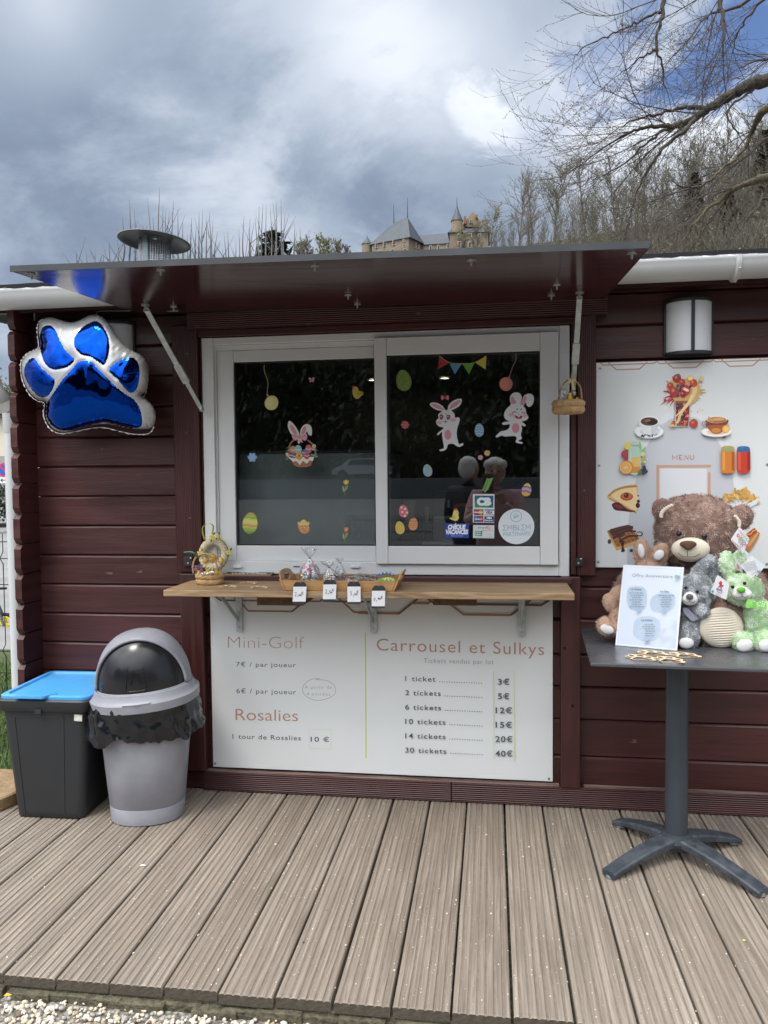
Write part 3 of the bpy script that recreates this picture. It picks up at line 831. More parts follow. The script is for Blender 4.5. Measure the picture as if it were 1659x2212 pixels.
# gutter, roof edge, down pipe
def gutter_seg(xa,xb):
 g=MB();P=[]
 yc,zc,r=-.145,2.078,.056
 for i in range(13):
  w=math.pi+math.pi*i/12
  P.append((yc+r*math.cos(w),zc+r*math.sin(w)))
 lip=[(yc-r-.004,zc+.006),(yc-r+.004,zc+.008)]
 prof=[lip[1],lip[0]]+P+[(yc+r,zc+.02)]
 outer=prof;inner=[(y+(.003 if y<yc else-.003)*1,z+.003)for y,z in prof]
 n=len(prof)
 V=[(x,p[0],p[1])for x in(xa,xb)for p in outer]
 g.add(V,[(i,i+1,n+i+1,n+i)for i in range(n-1)],0,True)
 return g
gut=gutter_seg(-2.6,2.8).build('gutter',GUT,kiosk,sharp=50)
md=gut.modifiers.new('thick','SOLIDIFY');md.thickness=.003
for xb in(at(1597,580,-.2).x,):
 b_=MB();P=[]
 for i in range(15):
  w=R(170)+R(190)*i/14;P.append((xb,-.145+.06*math.cos(w),2.078+.06*math.sin(w)))
 b_.tube(P,.011,6,flatten=(1,0,0));b_.beam((xb,-.203,2.05),(xb,-.15,2.012),.006,.02,(0,0,1))
 b_.build('gutter_bracket',GUT,gut)
rf=MB()
rf.box(-2.6,2.8,-.085,.05,2.095,2.10)
V=[];ny=6;nx=260;rw=random.Random(9)
for j in range(ny):
 for i in range(nx):
  x=-2.6+5.4*i/(nx-1)
  V.append((x,-.1+.06*j/(ny-1),2.098+.042*j/(ny-1)+mnoise.noise((x*16,j*.9,0))*.006+mnoise.noise((x*60,j*2,3))*.003))
fo=MB();fo.add(V,[(j*nx+i,j*nx+i+1,(j+1)*nx+i+1,(j+1)*nx+i)for j in range(ny-1)for i in range(nx-1)],0,True)
fo.build('foil_flashing',FOIL,kiosk,sharp=0)
rf=MB();rr=random.Random(4)
V=[];nx=120
for i in range(nx):
 x=-2.6+5.4*i/(nx-1);e=rr.uniform(-.004,.004)
 V+=[(x,-.055,2.128+e),(x,-.058,2.146+e*.3),(x,3.1,2.32),(x,3.1,2.29)]
rf.add(V,[(4*i+k,4*i+(k+1)%4,4*i+4+(k+1)%4,4*i+4+k)for i in range(nx-1)for k in range(4)]+[(0,1,2,3),tuple(4*(nx-1)+k for k in(3,2,1,0))])
roof=rf.build('roof',FELT,kiosk)
fa=MB();fa.box(-2.3,2.75,-.08,-.062,2.02,2.093);fa.box(-2.3,2.75,-.06,YW-.001,2.078,2.093)
fa.build('fascia_board',wood_paint('red fascia',0,'#3a181b','#2b1114'),kiosk)

# chimney cowl on the roof
ch_c=Vector((-1.917,1.2,0))
ch=MB();z0=at(333,575,1.2).z;zt=at(333,505,1.2).z
s_px=(at(433,540,1.2)-at(333,540,1.2)).length/100
rc=32*s_px;rd=73*s_px
ch.lathe([(rc,2.2),(rc,at(333,580,1.2).z)],28,ch_c,caps=False)
chim=ch.build('chimney',pm('grey painted flue',(.2,.23,.24),.4,metal=.4,var=.12),roof)
MESHM=pm('wire mesh',(.45,.47,.48),.4,metal=.8)
ms=MB();zb,zt2=at(333,585,1.2).z,at(333,514,1.2).z
for i in range(40):
 w=2*math.pi*i/40;ms.tube([(ch_c.x+rc*.97*math.cos(w),ch_c.y+rc*.97*math.sin(w),z)for z in(zb,zt2)],.0016,4)
for j in range(15):
 z=zb+(zt2-zb)*j/14
 ms.tube([(ch_c.x+rc*.97*math.cos(2*math.pi*i/32),ch_c.y+rc*.97*math.sin(2*math.pi*i/32),z)for i in range(32)],.0016,4,closed=True)
ms.build('cowl_mesh',MESHM,roof)
st=MB()
for w in(-100,20,140):
 a=Vector((math.cos(R(w)),math.sin(R(w)),0));t_=Vector((-a.y,a.x,0))
 st.beam(ch_c+a*rc+Vector((0,0,zb-.05)),ch_c+a*rc+Vector((0,0,zt2+.01)),11*s_px,.003,a)
st.lathe([(rc*1.02,zt2-.012),(rc*1.02,zt2+.012)],28,ch_c,caps=False)
st.build('cowl_strap',pm('blue grey flue strap',(.3,.36,.38),.45,metal=.3),roof)
cp=MB();zc=at(333,519,1.2).z
CM=Matrix.Rotation(R(4),3,'Y')@Matrix.Rotation(R(-3),3,'X')
cp.lathe([(rd,0),(rd,.005),(rd*.8,.012),(rd*.45,.02),(.01,.026),(.01,.02),(rd*.45,.014),(rd*.84,.006),(rd*.86,.001),(rd*.98,-.002)],48,(ch_c.x,ch_c.y,zc-.012),M=CM,caps=False)
cp.build('cowl_cap',pm('pale grey cowl',(.26,.28,.265),.42,metal=.3,var=.1,vscale=9),roof,sharp=50)

# down pipe at the left corner
dp=MB();pX,pY,pr_=-2.045,-.005,.03
zj=at(30,935,pY).z;zs=at(30,893,pY).z
dp.tube([(pX,pY,.0),(pX,pY,zj)],pr_,20,smooth=True)
dpo=dp.build('downpipe',pm('white grey pipe',(.56,.58,.59),.4,var=.07,vscale=5),kiosk)
d2=MB()
d2.tube([(pX,pY,zj-.002),(pX,pY,zj+.02),(pX,pY,zs)],[pr_*1.03,pr_*1.12,pr_*1.16],20)
d2.build('pipe_socket',pm('socket grey',(.47,.49,.5),.4),dpo)
pt=at(-40,800,pY-.06)
d2=MB();d2.tube(smooth_path([(pX,pY,zs-.01),(pX-.004,pY-.003,zs+.03),pt+Vector((.06,.02,-.09)),pt],6),pr_*.98,20)
d2.build('elbow_pipe',pm('elbow grey',(.36,.37,.36),.45,var=.1),dpo)
dv=(pt-Vector((pX,pY,zs))).normalized();cc=Vector((pX-.004,pY-.003,zs+.028))
d2=MB();d2.tube([cc-dv*.016,cc+dv*.022],[pr_*1.2,pr_*1.25],20)
d2.build('pipe_collar',pm('collar grey',(.45,.45,.43),.45),dpo)
# ------------------------------------------------------------------ awning flap over the window
AX0,AX1,AY0,AY1=-1.443,.428,-.90,-.013
def az(x,y):  # underside height
 t=(x-AX0)/(AX1-AX0)
 zf=1.956-.021*t;zb=2.008-.013*t
 return zf+(zb-zf)*(y-AY0)/(AY1-AY0)
awn=empty('awning_flap',(-.5,AY1,2.0),'dark red hinged shutter propped open over the service window, glossy underneath','awning')
def awn_mat():
 m=wood_paint('glossy red plywood',0,'#441c20','#36151a',.2)
 t=m.node_tree
 for n in t.nodes:
  if n.type=='BUMP':n.inputs['Strength'].default_value=.08
  if n.type=='MAP_RANGE' and abs(n.inputs[4].default_value-.32)<1e-3:
   n.inputs[3].default_value=.13;n.inputs[4].default_value=.2
 b=t.nodes['Principled BSDF'];b.inputs['Specular IOR Level'].default_value=.6
 b.inputs['Coat Weight'].default_value=.15;b.inputs['Coat Roughness'].default_value=.08
 return m
p=MB()
th=.014
V=[(x,y,az(x,y)+d)for d in(0,th)for y in(AY0+.004,AY1)for x in(AX0,AX1)]
p.add(V,[(0,1,3,2),(4,6,7,5),(0,4,5,1),(2,3,7,6),(0,2,6,4),(1,5,7,3)])
p.build('flap_panel',awn_mat(),awn,bevel=.0015)
p=MB()
V=[(x,y,az(x,AY0)+d)for d in(-.002,th+.0025)for y in(AY0-.0005,AY0+.0035)for x in(AX0,AX1-.004)]
p.add(V,[(0,1,3,2),(4,6,7,5),(0,4,5,1),(2,3,7,6),(0,2,6,4),(1,5,7,3)])
V=[(x,y,az(x,AY0)+th+.0008+d)for d in(0,.0022)for y in(AY0+.0035,AY0+.05)for x in(AX0,AX1-.004)]
p.add(V,[(0,1,3,2),(4,6,7,5),(0,4,5,1),(2,3,7,6),(0,2,6,4),(1,5,7,3)])
p.build('zinc_edge',ZINC,awn)
def bolt(x,y):
 z=az(x,y)
 b_=MB()
 b_.lathe([(.011,0),(.0115,-.0018),(.004,-.003),(.003,-.014),(.0028,-.018)][::-1],12,(x,y,z-.0002))
 b_.beam((x-.0135,y,z-.0042),(x+.0135,y,z-.0042),.004,.0026)
 b_.build('wing_bolt',GALV,awn,bevel=.0006)
def und(px,py):
 P=onz(px,py,1.97)
 for _ in range(4):P=onz(px,py,az(P.x,P.y))
 return P
for q in[(347,582),(680,573),(1018,561),(1365,545),(375,662),(416,680),(450,697),(752,636),(772,656),(789,671),(805,687),(1203,614),(1191,637),(1180,655),(1178,670),(68,591)]:
 P=und(*q);bolt(P.x,P.y)
def strut(pa,pb,frac,w,name='strut'):
 a,b=pa,pb;d=(b-a).normalized()
 s_=MB();mid=a+(b-a)*frac
 side=(0,1,.2)
 s_.beam(a,mid+d*.03,w,.006,side)
 o=s_.build(name,GALV,awn,bevel=.0015)
 k=MB();k.beam(mid-d*.005,b,w*.8,.005,side);k.build('sliding_bar',GALV,o,bevel=.0015)
 k=MB();k.beam(mid-d*.012,mid+d*.07,w*1.35,.012,side);k.build('slide_collar',GALV,o,bevel=.002)
 k=MB();k.ell(b,(.012,.008,.012),seg=12,rings=8);k.build('pivot',SCREW,o)
 k=MB();k.lathe([(.016,0),(.016,-.004),(.005,-.006),(.005,-.022),(.011,-.024)][::-1],14,(a.x,a.y,az(a.x,a.y)));k.build('pivot_plate',GALV,o)
 return o
Pa=und(308,659);Pb=at(435,884,-.012)
strut(Pa+Vector((.012,0,-.012)),Pb,.57,.022)
Pa=und(1252,632);Pb=at(1238,850,-.012)
strut(Pa+Vector((0,0,-.012)),Pb,.5,.02)

# ------------------------------------------------------------------ serving shelf
SHW=bpy.data.materials.new('weathered pine shelf');SHW.use_nodes=True
def wood_mat(m,c1,c2,c3,axis=0,rough=.62,scale=5,dist=2.2):
 t=m.node_tree;b=t.nodes['Principled BSDF'];L=t.links.new
 tc=t.nodes.new('ShaderNodeTexCoord');mp=t.nodes.new('ShaderNodeMapping')
 s_=[9.0,9.0,9.0];s_[axis]=.7;mp.inputs['Scale'].default_value=s_;L(tc.outputs['Object'],mp.inputs[0])
 n=t.nodes.new('ShaderNodeTexNoise');n.inputs['Scale'].default_value=scale;n.inputs['Detail'].default_value=7;n.inputs['Distortion'].default_value=dist
 L(mp.outputs[0],n.inputs['Vector'])
 cr=t.nodes.new('ShaderNodeValToRGB');L(n.outputs[0],cr.inputs[0]);e=cr.color_ramp.elements
 e[0].position=.3;e[1].position=.7;e[0].color=(*lin(c1),1);e[1].color=(*lin(c3),1);k=e.new(.5);k.color=(*lin(c2),1)
 n2=t.nodes.new('ShaderNodeTexNoise');n2.inputs['Scale'].default_value=.9;n2.inputs['Detail'].default_value=4;L(mp.outputs[0],n2.inputs['Vector'])
 mr=t.nodes.new('ShaderNodeMapRange');L(n2.outputs[0],mr.inputs[0]);mr.inputs[1].default_value=.3;mr.inputs[2].default_value=.7;mr.inputs[3].default_value=.78;mr.inputs[4].default_value=1.12
 mx=t.nodes.new('ShaderNodeMix');mx.data_type='RGBA';mx.blend_type='MULTIPLY';mx.inputs[0].default_value=1;L(cr.outputs[0],mx.inputs[6]);L(mr.outputs[0],mx.inputs[7])
 L(mx.outputs[2],b.inputs['Base Color']);b.inputs['Roughness'].default_value=rough
 bp=t.nodes.new('ShaderNodeBump');bp.inputs['Strength'].default_value=.3;bp.inputs['Distance'].default_value=.002;L(n.outputs[0],bp.inputs['Height']);L(bp.outputs[0],b.inputs['Normal'])
 return m
wood_mat(SHW,'#7d6247','#9c805f','#b59a77')
BAM=wood_mat(pm('bamboo tray wood',(.5,.3,.15),.4),'#a87c4b','#bb8f5c','#c99f6c',0,.4,3,.6)
shelf=empty('serving_shelf',(-.475,-.16,.87),'weathered pine shelf on steel brackets below the service window','shelf')
SX0,SX1,SY0,SY1,SZ0,SZ1=-1.24,.289,-.31,-.03,.8765,.902
b_=MB()
ze=.004
V=[(SX0,SY0,SZ0),(SX1,SY0,SZ0+ze),(SX1,SY1,SZ0+ze),(SX0,SY1,SZ0),(SX0,SY0,SZ1),(SX1,SY0,SZ1+ze),(SX1,SY1,SZ1+ze),(SX0,SY1,SZ1)]
b_.add(V,[(3,2,1,0),(4,5,6,7),(0,1,5,4),(1,2,6,5),(2,3,7,6),(3,0,4,7)])
b_.build('board',SHW,shelf,bevel=.004,seg=3)
def shz(x):return SZ1+ze*(x-SX0)/(SX1-SX0)
for(px,pt_,pb_)in((517,1292,1366),(807,1296,1369),(1127,1300,1377)):
 x=at(px,1330,.02).x;zt=.876;zb=at(px,pb_,.02).z;yw=.02
 k=MB();n=[]
 for i in range(9):
  w=math.pi+math.pi*i/8;n.append((x+.0135*math.cos(w),yw-.004,zb+.0135+.0135*math.sin(w)))
 n+=[(x+.0135,yw-.004,zt),(x-.0135,yw-.004,zt)]
 k.prism(n,(0,.004,0))
 k.box(x-.0135,x+.0135,-.26,yw-.004,zt-.004,zt)
 o=k.build('bracket',GALV,shelf,bevel=.001)
 k=MB();k.beam((x-.004,-.2,zt-.004),(x-.004,yw-.006,zb+.055),.018,.005,(1,0,0));k.build('brace',GALV,o,bevel=.001)
 for zz in(zb+.022,zb+.086):
  k=MB();k.lathe([(.0045,0),(.005,.0015),(.002,.002)],10,(x,yw-.004,zz),M=Matrix.Rotation(R(90),3,'X'));k.build('screw_head',SCREW,o)
ENDG=pm('end grain offcut','#7a5a42',.85,col2='#54402f',vscale=45,bump=.5,bscale=90,stretch=(1,.2,1))
for(xa,xb)in((556,655),(936,1029)):
 a,b=at(xa,1300,-.2),at(xb,1302,-.2)
 k=MB()
 x0,x1=a.x,b.x;zt=SZ0+.001;zb=at(xa+20,1307,-.2).z
 pts=[(x0,zb),(x1,zb)]+[(x1-(x1-x0)*(i+d)/9,zt-(.004 if q else 0))for i in range(9)for d,q in((0,0),(.55,0),(.56,1),(.94,1),(.95,0))]+[(x0,zt)]
 k.prism([(p[0],-.205,p[1])for p in pts],(0,.17,0))
 k.build('support_block',ENDG,shelf)

 # ------------------------------------------------------------------ printed boards
DIB=pm('white printed panel',(.70,.72,.72),.38,var=.03,vscale=2,rvar=.06)
COP='#b58a74';INKD='#4a4c55';LIME='#c3d24d'
def screws(parent,pts,crop,y):
 for(x,yy)in pts:
  c=crop(x,yy,y);k=MB();k.lathe([(.0045,0),(.005,.0015),(.002,.0022)],10,c,M=Matrix.Rotation(R(90),3,'X'));k.build('screw_head',SCREW,parent)
pb_=empty('price_board',(-.47,.028,.09),'white price panel for mini golf, carousel and pedal carts under the shelf','sign')
YP=.028
ca=Crop(750,2300,.4521,YP);cb=Crop(1400,2200,.5726,YP)
px0,px1=at(457.5,1500,YP).x,at(1194,1500,YP).x
pz0,pz1=at(820,1672,YP).z,.874
m=MB();m.box(px0,px1,YP,YP+.004,pz0,pz1);m.build('panel',DIB,pb_,bevel=.0008)
ik=Ink(ca)
ik.text('Mini-Golf',326,556,666,98,COP,slope=6,bold=-.022)
ik.text('7€ / par joueur',398,716,520,36,INKD,slope=8,bold=.004,space=1.15)
ik.text('6€ / par joueur',400,949,520,38,INKD,slope=11,bold=.004,space=1.15)
ik.text('A partir de',996,911,236,29,'#888c92',slope=3,bold=-.014,space=1.15)
ik.text('4 entrées',1012,969,204,27,'#888c92',slope=3,bold=-.014,space=1.15)
ik.line([(1130,822),(1060,828),(1000,862),(976,918),(1000,970),(1060,1004),(1120,1012),(1200,995),(1252,960),(1264,915),(1240,870),(1180,838),(1092,832)],4.5,'#9a9da2',k=5)
ik.text('Rosalies',392,1184,545,94,COP,slope=10,bold=-.004)
ik.text('1 tour de Rosalies',366,1345,595,38,INKD,slope=16,bold=.006,space=1.15)
ik.text('10 €',1047,1370,160,38,INKD,slope=4,bold=.012,space=1.1)
ik.line([(1036,1264),(1224,1269),(1225,1436),(1037,1430)],2.6,'#c9d48b',closed=True)
ik.line([(1523,422),(1529,1517)],11,LIME)
def hexa(ik,x0,xm0,xm1,x1,y0,y1,w,col):
 ik.line([(x0,y0),(xm0,y1),(xm1,y1+3),(x1,y0+3)],w,col)
HX='#9d7654'
HX2='#6d5145'
ik.line([(205,100),(262,140),(430,143)],15,HX2)
ik.line([(370,105),(440,165),(504,233),(884,238)],16,HX)
ik.line([(884,238),(980,160),(1060,100)],16,HX2)
ik.line([(425,143),(700,146),(1135,150)],15,HX)
ik.line([(1130,150),(1180,100)],15,HX2)
ik.line([(1270,105),(1340,165),(1424,244),(1660,249)],16,HX)
ik.line([(1160,150),(1640,155)],14,HX2)
ik.build('lettering_left',pb_)
ik=Ink(cb)
ik.lay=24
ik.text('Carrousel et Sulkys',146,630,1150,78,COP,slope=32,bold=-.004,space=1.1)
ik.text('Tickets vendus par lot',470,716,480,31,'#888c92',slope=9,bold=-.012,space=1.15)
for i,(a,b_,yy)in enumerate((('1 ticket',550,840),('2 tickets',585,937),('6 tickets',588,1035),('10 tickets',619,1133),('14 tickets',619,1231),('30 tickets',624,1329))):
 ik.text(a,342,yy,b_-342,32,INKD,slope=5+i*.6,bold=.004,space=1.15)
 x=b_+30;xe=866+i*1.2;n=(18,16,16,14,14,14)[i]
 for q in range(n):
  xx=x+(xe-x)*q/(n-1);y2=yy+5+10*q/(n-1)
  ik.ell(xx,y2,3.3,3.3,INKD,n=8)
for a,x,w,yy in(('3€',979,78,862),('5€',979,78,961),('12€',963,112,1058),('15€',963,112,1157),('20€',961,118,1255),('40€',961,118,1354)):
 ik.text(a,x,yy,w,36,INKD,slope=2,bold=.016,space=1.15)
ik.line([(949,769),(1090,773),(1094,1384),(952,1379)],2.6,'#c9d48b',closed=True)
ik.line([(20,372),(302,376)],14,HX)
ik.line([(298,376),(430,272)],14,HX2)
ik.line([(385,304),(500,306),(545,275)],14,HX)
ik.line([(490,268),(540,306),(600,308)],14,HX2)
ik.line([(620,285),(742,382),(1066,387)],14,HX)
ik.line([(1066,387),(1205,280)],14,HX2)
ik.line([(660,310),(1150,316),(1275,318),(1330,285)],14,HX2)
ik.build('lettering_right',pb_)
screws(pb_,((216,1561),),ca,YP);screws(pb_,((1330,1513),(1326,288)),cb,YP)

# menu board on the right
mb_=empty('menu_board',(.73,.028,.97),'white menu board with printed drinks and snacks behind the plush toys','sign')
c6=Crop(2250,1000,.46655,YP);c7=Crop(2250,1850,.46655,YP)
mx0,mx1=.4045,1.066
mz1,mz0=c6(900,898).z,c7(900,827).z
m=MB();m.box(mx0,mx1,YP,YP+.004,mz0,mz1);m.build('panel',DIB,mb_,bevel=.0008)
ik=Ink(c6,lift=.00004)
# arch band and its inside
GR1,GR2='#c3c7cd','#dde0e4'
def arch(cx,cy,r,x0,x1,yb,n=40):
 return[(cx+r*math.cos(w)*.97,cy-r*math.sin(w))for w in[math.pi*i/n for i in range(n+1)]]
outer=[(1520,2640),(1500,2200),(1440,1880),(1330,1600),(1200,1420),(1080,1340),(940,1315),(800,1345),(690,1430),(570,1600),(480,1830),(420,2100),(395,2400),(390,2640)]
ik.poly([(1520,2640),(1500,2200)]+outer[2:],GR2)
ik.poly([(1425,2640),(1410,2200),(1360,1880),(1262,1620),(1150,1450),(1060,1385),(945,1365),(830,1395),(740,1460),(640,1610),(560,1830),(500,2100),(468,2400),(470,2640)],GR1)
for dx,dy in((0,0),(478,-14),(955,-28)):
 CW='#b98f7c'
 ik.line([(245+dx,918+dy),(262+dx,938+dy),(330+dx,936+dy),(700+dx-(0),922+dy),(720+dx,908+dy)],10,CW)
 ik.line([(310+dx,918+dy),(380+dx,977+dy),(575+dx,971+dy),(640+dx,912+dy)],10,CW)
for s in([(854,1738),(854,1698),(873,1724),(892,1698),(892,1738)],[(937,1699),(911,1699),(911,1718),(933,1718),(911,1718),(911,1736),(938,1736)],[(956,1738),(956,1698),(986,1737),(986,1697)],[(1004,1697),(1004,1722),(1010,1733),(1018,1736),(1026,1733),(1032,1722),(1032,1696)]):ik.line(s,7.5,'#b8897a')
ik.line([(1168,1790),(728,1792),(728,2250)],23,'#c99c84')
ik.line([(1163,1850),(1161,2300)],23,'#c99c84')
ik.ell(1168,1790,11,11,'#c99c84');ik.ell(1163,1850,11,11,'#c99c84')
ik.rect(748,1812,1142,2300,'#d9dde0')
# milk shake with fruit
rr=random.Random(12)
RED,CRM,BRN='#b43a3c','#d8b978','#b08457'
for i in range(26):
 a=rr.uniform(100,200);r1=rr.uniform(90,190)
 x=930+r1*math.cos(R(a));y=1190-abs(r1)*math.sin(R(a))*.9+rr.uniform(-20,80)
 ik.line([(900,1200),(x*.6+900*.4,y*.6+1200*.4-10),(x,y)],(rr.uniform(16,30),3),rr.choice(['#b8474d','#c4585c','#a33238']),k=4)
for i in range(26):
 a=rr.uniform(-25,80);r1=rr.uniform(90,220)
 x=960+r1*math.cos(R(a));y=1190-r1*math.sin(R(a))*.85
 ik.line([(960,1210),(x*.6+960*.4,y*.6+1210*.4-12),(x,y)],(rr.uniform(18,34),3),rr.choice(['#d9bd82','#cfa968','#c69c5f']),k=4)
for i in range(16):ik.ell(rr.uniform(740,1160),rr.uniform(1050,1380),rr.uniform(3,8),rr.uniform(3,7),rr.choice([RED,CRM,BRN]),n=10)
ik.poly([(800,1110),(880,1060),(1000,1060),(1080,1110),(1060,1230),(1000,1290),(990,1440),(880,1440),(868,1250)],'#cda56a',k=3)
ik.poly([(864,1240),(1000,1240),(985,1456),(880,1456)],'#8d5a3a')
ik.poly([(870,1260),(992,1260),(982,1430),(886,1430)],'#6d2f33')
def berry(x,y,r,m,hi):ik.ell(x,y,r,r*1.1,m,n=16);ik.ell(x-r*.3,y-r*.3,r*.35,r*.35,hi,n=10)
for i in range(22):berry(rr.uniform(880,985),rr.uniform(1270,1430),rr.uniform(10,19),rr.choice(['#8f1f28','#2c2f4d','#b23338','#d39a5b']),'#d98f83')
ik.line([(890,1430),(930,1330),(1010,1230),(1040,1140),(1000,1110)],(18,44),'#dcc487',k=5)
ik.line([(880,1370),(960,1290),(1020,1190)],(8,20),'#e6d3a0',k=5)
for x,y,r,m in((890,1052,34,'#a52a30'),(932,1085,27,'#b93a3a'),(1028,1092,32,'#c4472f'),(868,1165,42,'#a8363a'),(835,1115,26,'#b7373f'),(960,1150,42,'#c2383b'),(940,1185,26,'#8e2a31'),(1030,1430,34,'#b83a31'),(788,1234,12,'#b8423c'),(860,1430,20,'#a34c33')):
 berry(x,y,r,m,'#d9776a')
ik.ell(966,1148,24,12,'#ead9cf',rot=25);ik.poly([(868,1022),(905,1012),(922,1030),(885,1036)],'#5d7440');ik.poly([(845,1135),(880,1118),(895,1140)],'#67803f');ik.poly([(1030,1072),(1055,1075),(1045,1095)],'#4c6a35');ik.poly([(1005,1418),(1040,1398),(1050,1415)],'#5d7440')
ik.ell(1000,1050,30,21,'#e0b04e',rot=-10);ik.ell(1000,1050,23,15,'#f0d489',rot=-10)
for x,y in((895,1112),(918,1128),(940,1110),(898,1195),(912,1150),(1000,1120)):berry(x,y,11,'#2c3050','#6d7696')
ik.poly([(1078,1060),(1092,1022),(1112,1050),(1100,1078)],'#d9c08a',k=3)
ik.line([(870,1240),(880,1456),(985,1456),(1000,1240)],4,'#d9d3cc')
ik.poly([(812,1450),(850,1435),(880,1456),(840,1460)],'#d9b26a',k=2)
# coffee cup
WH,SHD='#eceef0','#b9bec6'
ik.ell(653,1505,121,57,'#aeb4bd');ik.ell(653,1498,121,56,WH);ik.ell(660,1500,84,36,'#d2d6db')
ik.poly([(572,1420),(734,1420),(725,1470),(700,1515),(655,1530),(610,1518),(585,1475)],'#dfe3e7',k=3)
ik.poly([(680,1420),(734,1420),(725,1470),(700,1515),(668,1528)],'#c6ccd3',k=3)
ik.line([(732,1442),(765,1440),(768,1462),(745,1478),(722,1480)],9,'#cfd4da',k=4)
ik.ell(653,1412,81,43,WH);ik.ell(654,1415,73,36,'#5e4034');ik.ell(676,1418,46,24,'#241714',rot=8);ik.ell(640,1408,26,10,'#8b6a5b',rot=-10)
for i in range(22):
 x=rr.uniform(565,740);ik.ell(x,1525+12*math.sin((x-560)/60)+rr.uniform(-12,10),6,4.5,rr.choice(['#3a2823','#4f3a32','#221815']),rot=rr.uniform(0,180),n=10)
 # tea cup
ik.ell(1218,1506,126,42,'#c3b7a8');ik.ell(1218,1500,126,41,'#eceae6');ik.ell(1222,1502,80,26,'#d8c6ae')
ik.poly([(1130,1400),(1310,1395),(1300,1450),(1265,1505),(1220,1520),(1180,1508),(1148,1465)],'#7b3a1f',k=3)
ik.poly([(1140,1450),(1300,1450),(1265,1505),(1220,1518),(1180,1506)],'#a5582a',k=3);ik.ell(1215,1490,40,20,'#c98743')
ik.ell(1220,1396,89,33,'#dfd9d3');ik.ell(1221,1402,80,25,'#a36b3c');ik.ell(1235,1396,50,13,'#d39d5d')
ik.poly([(1150,1372),(1205,1408),(1180,1420),(1140,1405)],'#c49460');ik.line([(1140,1430),(1105,1415),(1100,1440),(1140,1478)],7,'#9b8f88',k=4)
ik.ell(1298,1478,32,36,'#d99a45',rot=30);ik.ell(1300,1480,24,28,'#eac07a',rot=30);ik.poly([(1265,1545),(1296,1535),(1296,1552),(1280,1552)],'#33302e')
# juice bottle
for x,y,rx,ry,m in((475,1622,32,32,'#e6d35e'),(450,1690,34,32,'#b4444f'),(462,1740,20,34,'#a93a4a'),(600,1740,20,28,'#b7ad5c'),(598,1690,22,20,'#d8d7a4')):ik.ell(x,y,rx,ry,m,rot=20)
for p in([(560,1660),(570,1580),(590,1640)],[(580,1670),(625,1625),(610,1665)],[(550,1640),(552,1600),(575,1650)]):ik.poly(p,'#8fc083',k=4)
for i in range(18):ik.ell(rr.uniform(596,640),rr.uniform(1670,1760),4,4,rr.choice(['#cfd6d6','#e3e6df','#a8b7a0']),n=8)
ik.poly([(478,1660),(505,1622),(550,1622),(576,1660),(578,1845),(485,1850)],'#b5d3c1',k=2);ik.poly([(485,1720),(576,1712),(578,1845),(487,1850)],'#e3bd72',k=1);ik.poly([(487,1800),(577,1795),(578,1845),(487,1850)],'#d98f3f')
ik.rect(512,1580,554,1612,'#bcd2c0');ik.rect(516,1612,550,1625,'#9bb7a6');ik.rect(490,1670,500,1840,'#d5e3d2')
ik.ell(462,1802,62,58,'#d9903a',rot=20);ik.ell(455,1803,50,47,'#f1c981',rot=20);ik.ell(454,1803,43,40,'#e8a94e',rot=20)
for a in range(0,360,40):ik.line([(454,1803),(454+42*math.cos(R(a)),1803+39*math.sin(R(a)))],3,'#f4dcae')
for x,y in((590,1830),(612,1815),(625,1835),(600,1845),(608,1800)):berry(x,y,15,'#2a3145','#5a6680')
ik.poly([(552,1840),(580,1815),(590,1850),(560,1855)],'#55843f')
# cans
def can(x0,x1,y0,y1,c,cl,cd,top,topd):
 w=x1-x0
 ik.poly([(x0+6,y0+14),(x0,y0+45),(x0,y1-25),(x0+10,y1-4),(x0+w/2,y1+4),(x1-10,y1-4),(x1,y1-25),(x1,y0+45),(x1-6,y0+14)],c)
 ik.rect(x0+w*.12,y0+50,x0+w*.3,y1-24,cl);ik.rect(x1-w*.22,y0+50,x1-w*.03,y1-22,cd)
 ik.poly([(x0+7,y0+12),(x1-7,y0+12),(x1-1,y0+48),(x0+1,y0+48)],topd)
 ik.ell((x0+x1)/2,y0+14,w/2-6,14,top);ik.ell((x0+x1)/2,y0+15,w/2-14,9,topd);ik.ell((x0+x1)/2-8,y0+13,15,5,top)
can(1254,1371,1620,1850,'#cf7a2e','#df9a45','#a5561d','#b8a45c','#93a06a')
can(1386,1502,1622,1848,'#c23a25','#d6573a','#8f2417','#3f7fb5','#2f5f96')
ik.build('drinks_print',mb_)
ik=Ink(c7,lift=.00004);ik.lay=3
# pancake
ik.poly([(302,222),(360,165),(450,135),(557,128),(555,250),(552,368),(520,352),(420,300),(310,245)],'#d9b57c',k=2)
ik.poly([(330,212),(400,165),(545,142),(550,340),(440,290)],'#ecd19a',k=2)
ik.line([(310,222),(370,175),(450,148),(552,138)],16,'#b9813d',k=3);ik.line([(315,240),(430,300),(545,362)],14,'#c48d48',k=3)
ik.poly([(345,285),(400,275),(470,330),(540,350),(500,356),(430,348),(370,340),(345,310)],'#4c1a1c',k=3);ik.ell(400,310,40,16,'#7c2c2a',rot=15)
ik.ell(565,265,14,14,'#4a2126');ik.ell(560,300,18,22,'#3a161c');ik.ell(563,218,8,6,'#5a2a2c')
ik.ell(466,226,54,34,'#b5522d');ik.ell(466,222,44,26,'#c9702f');berry(462,214,22,'#6c1d22','#c05a4c')
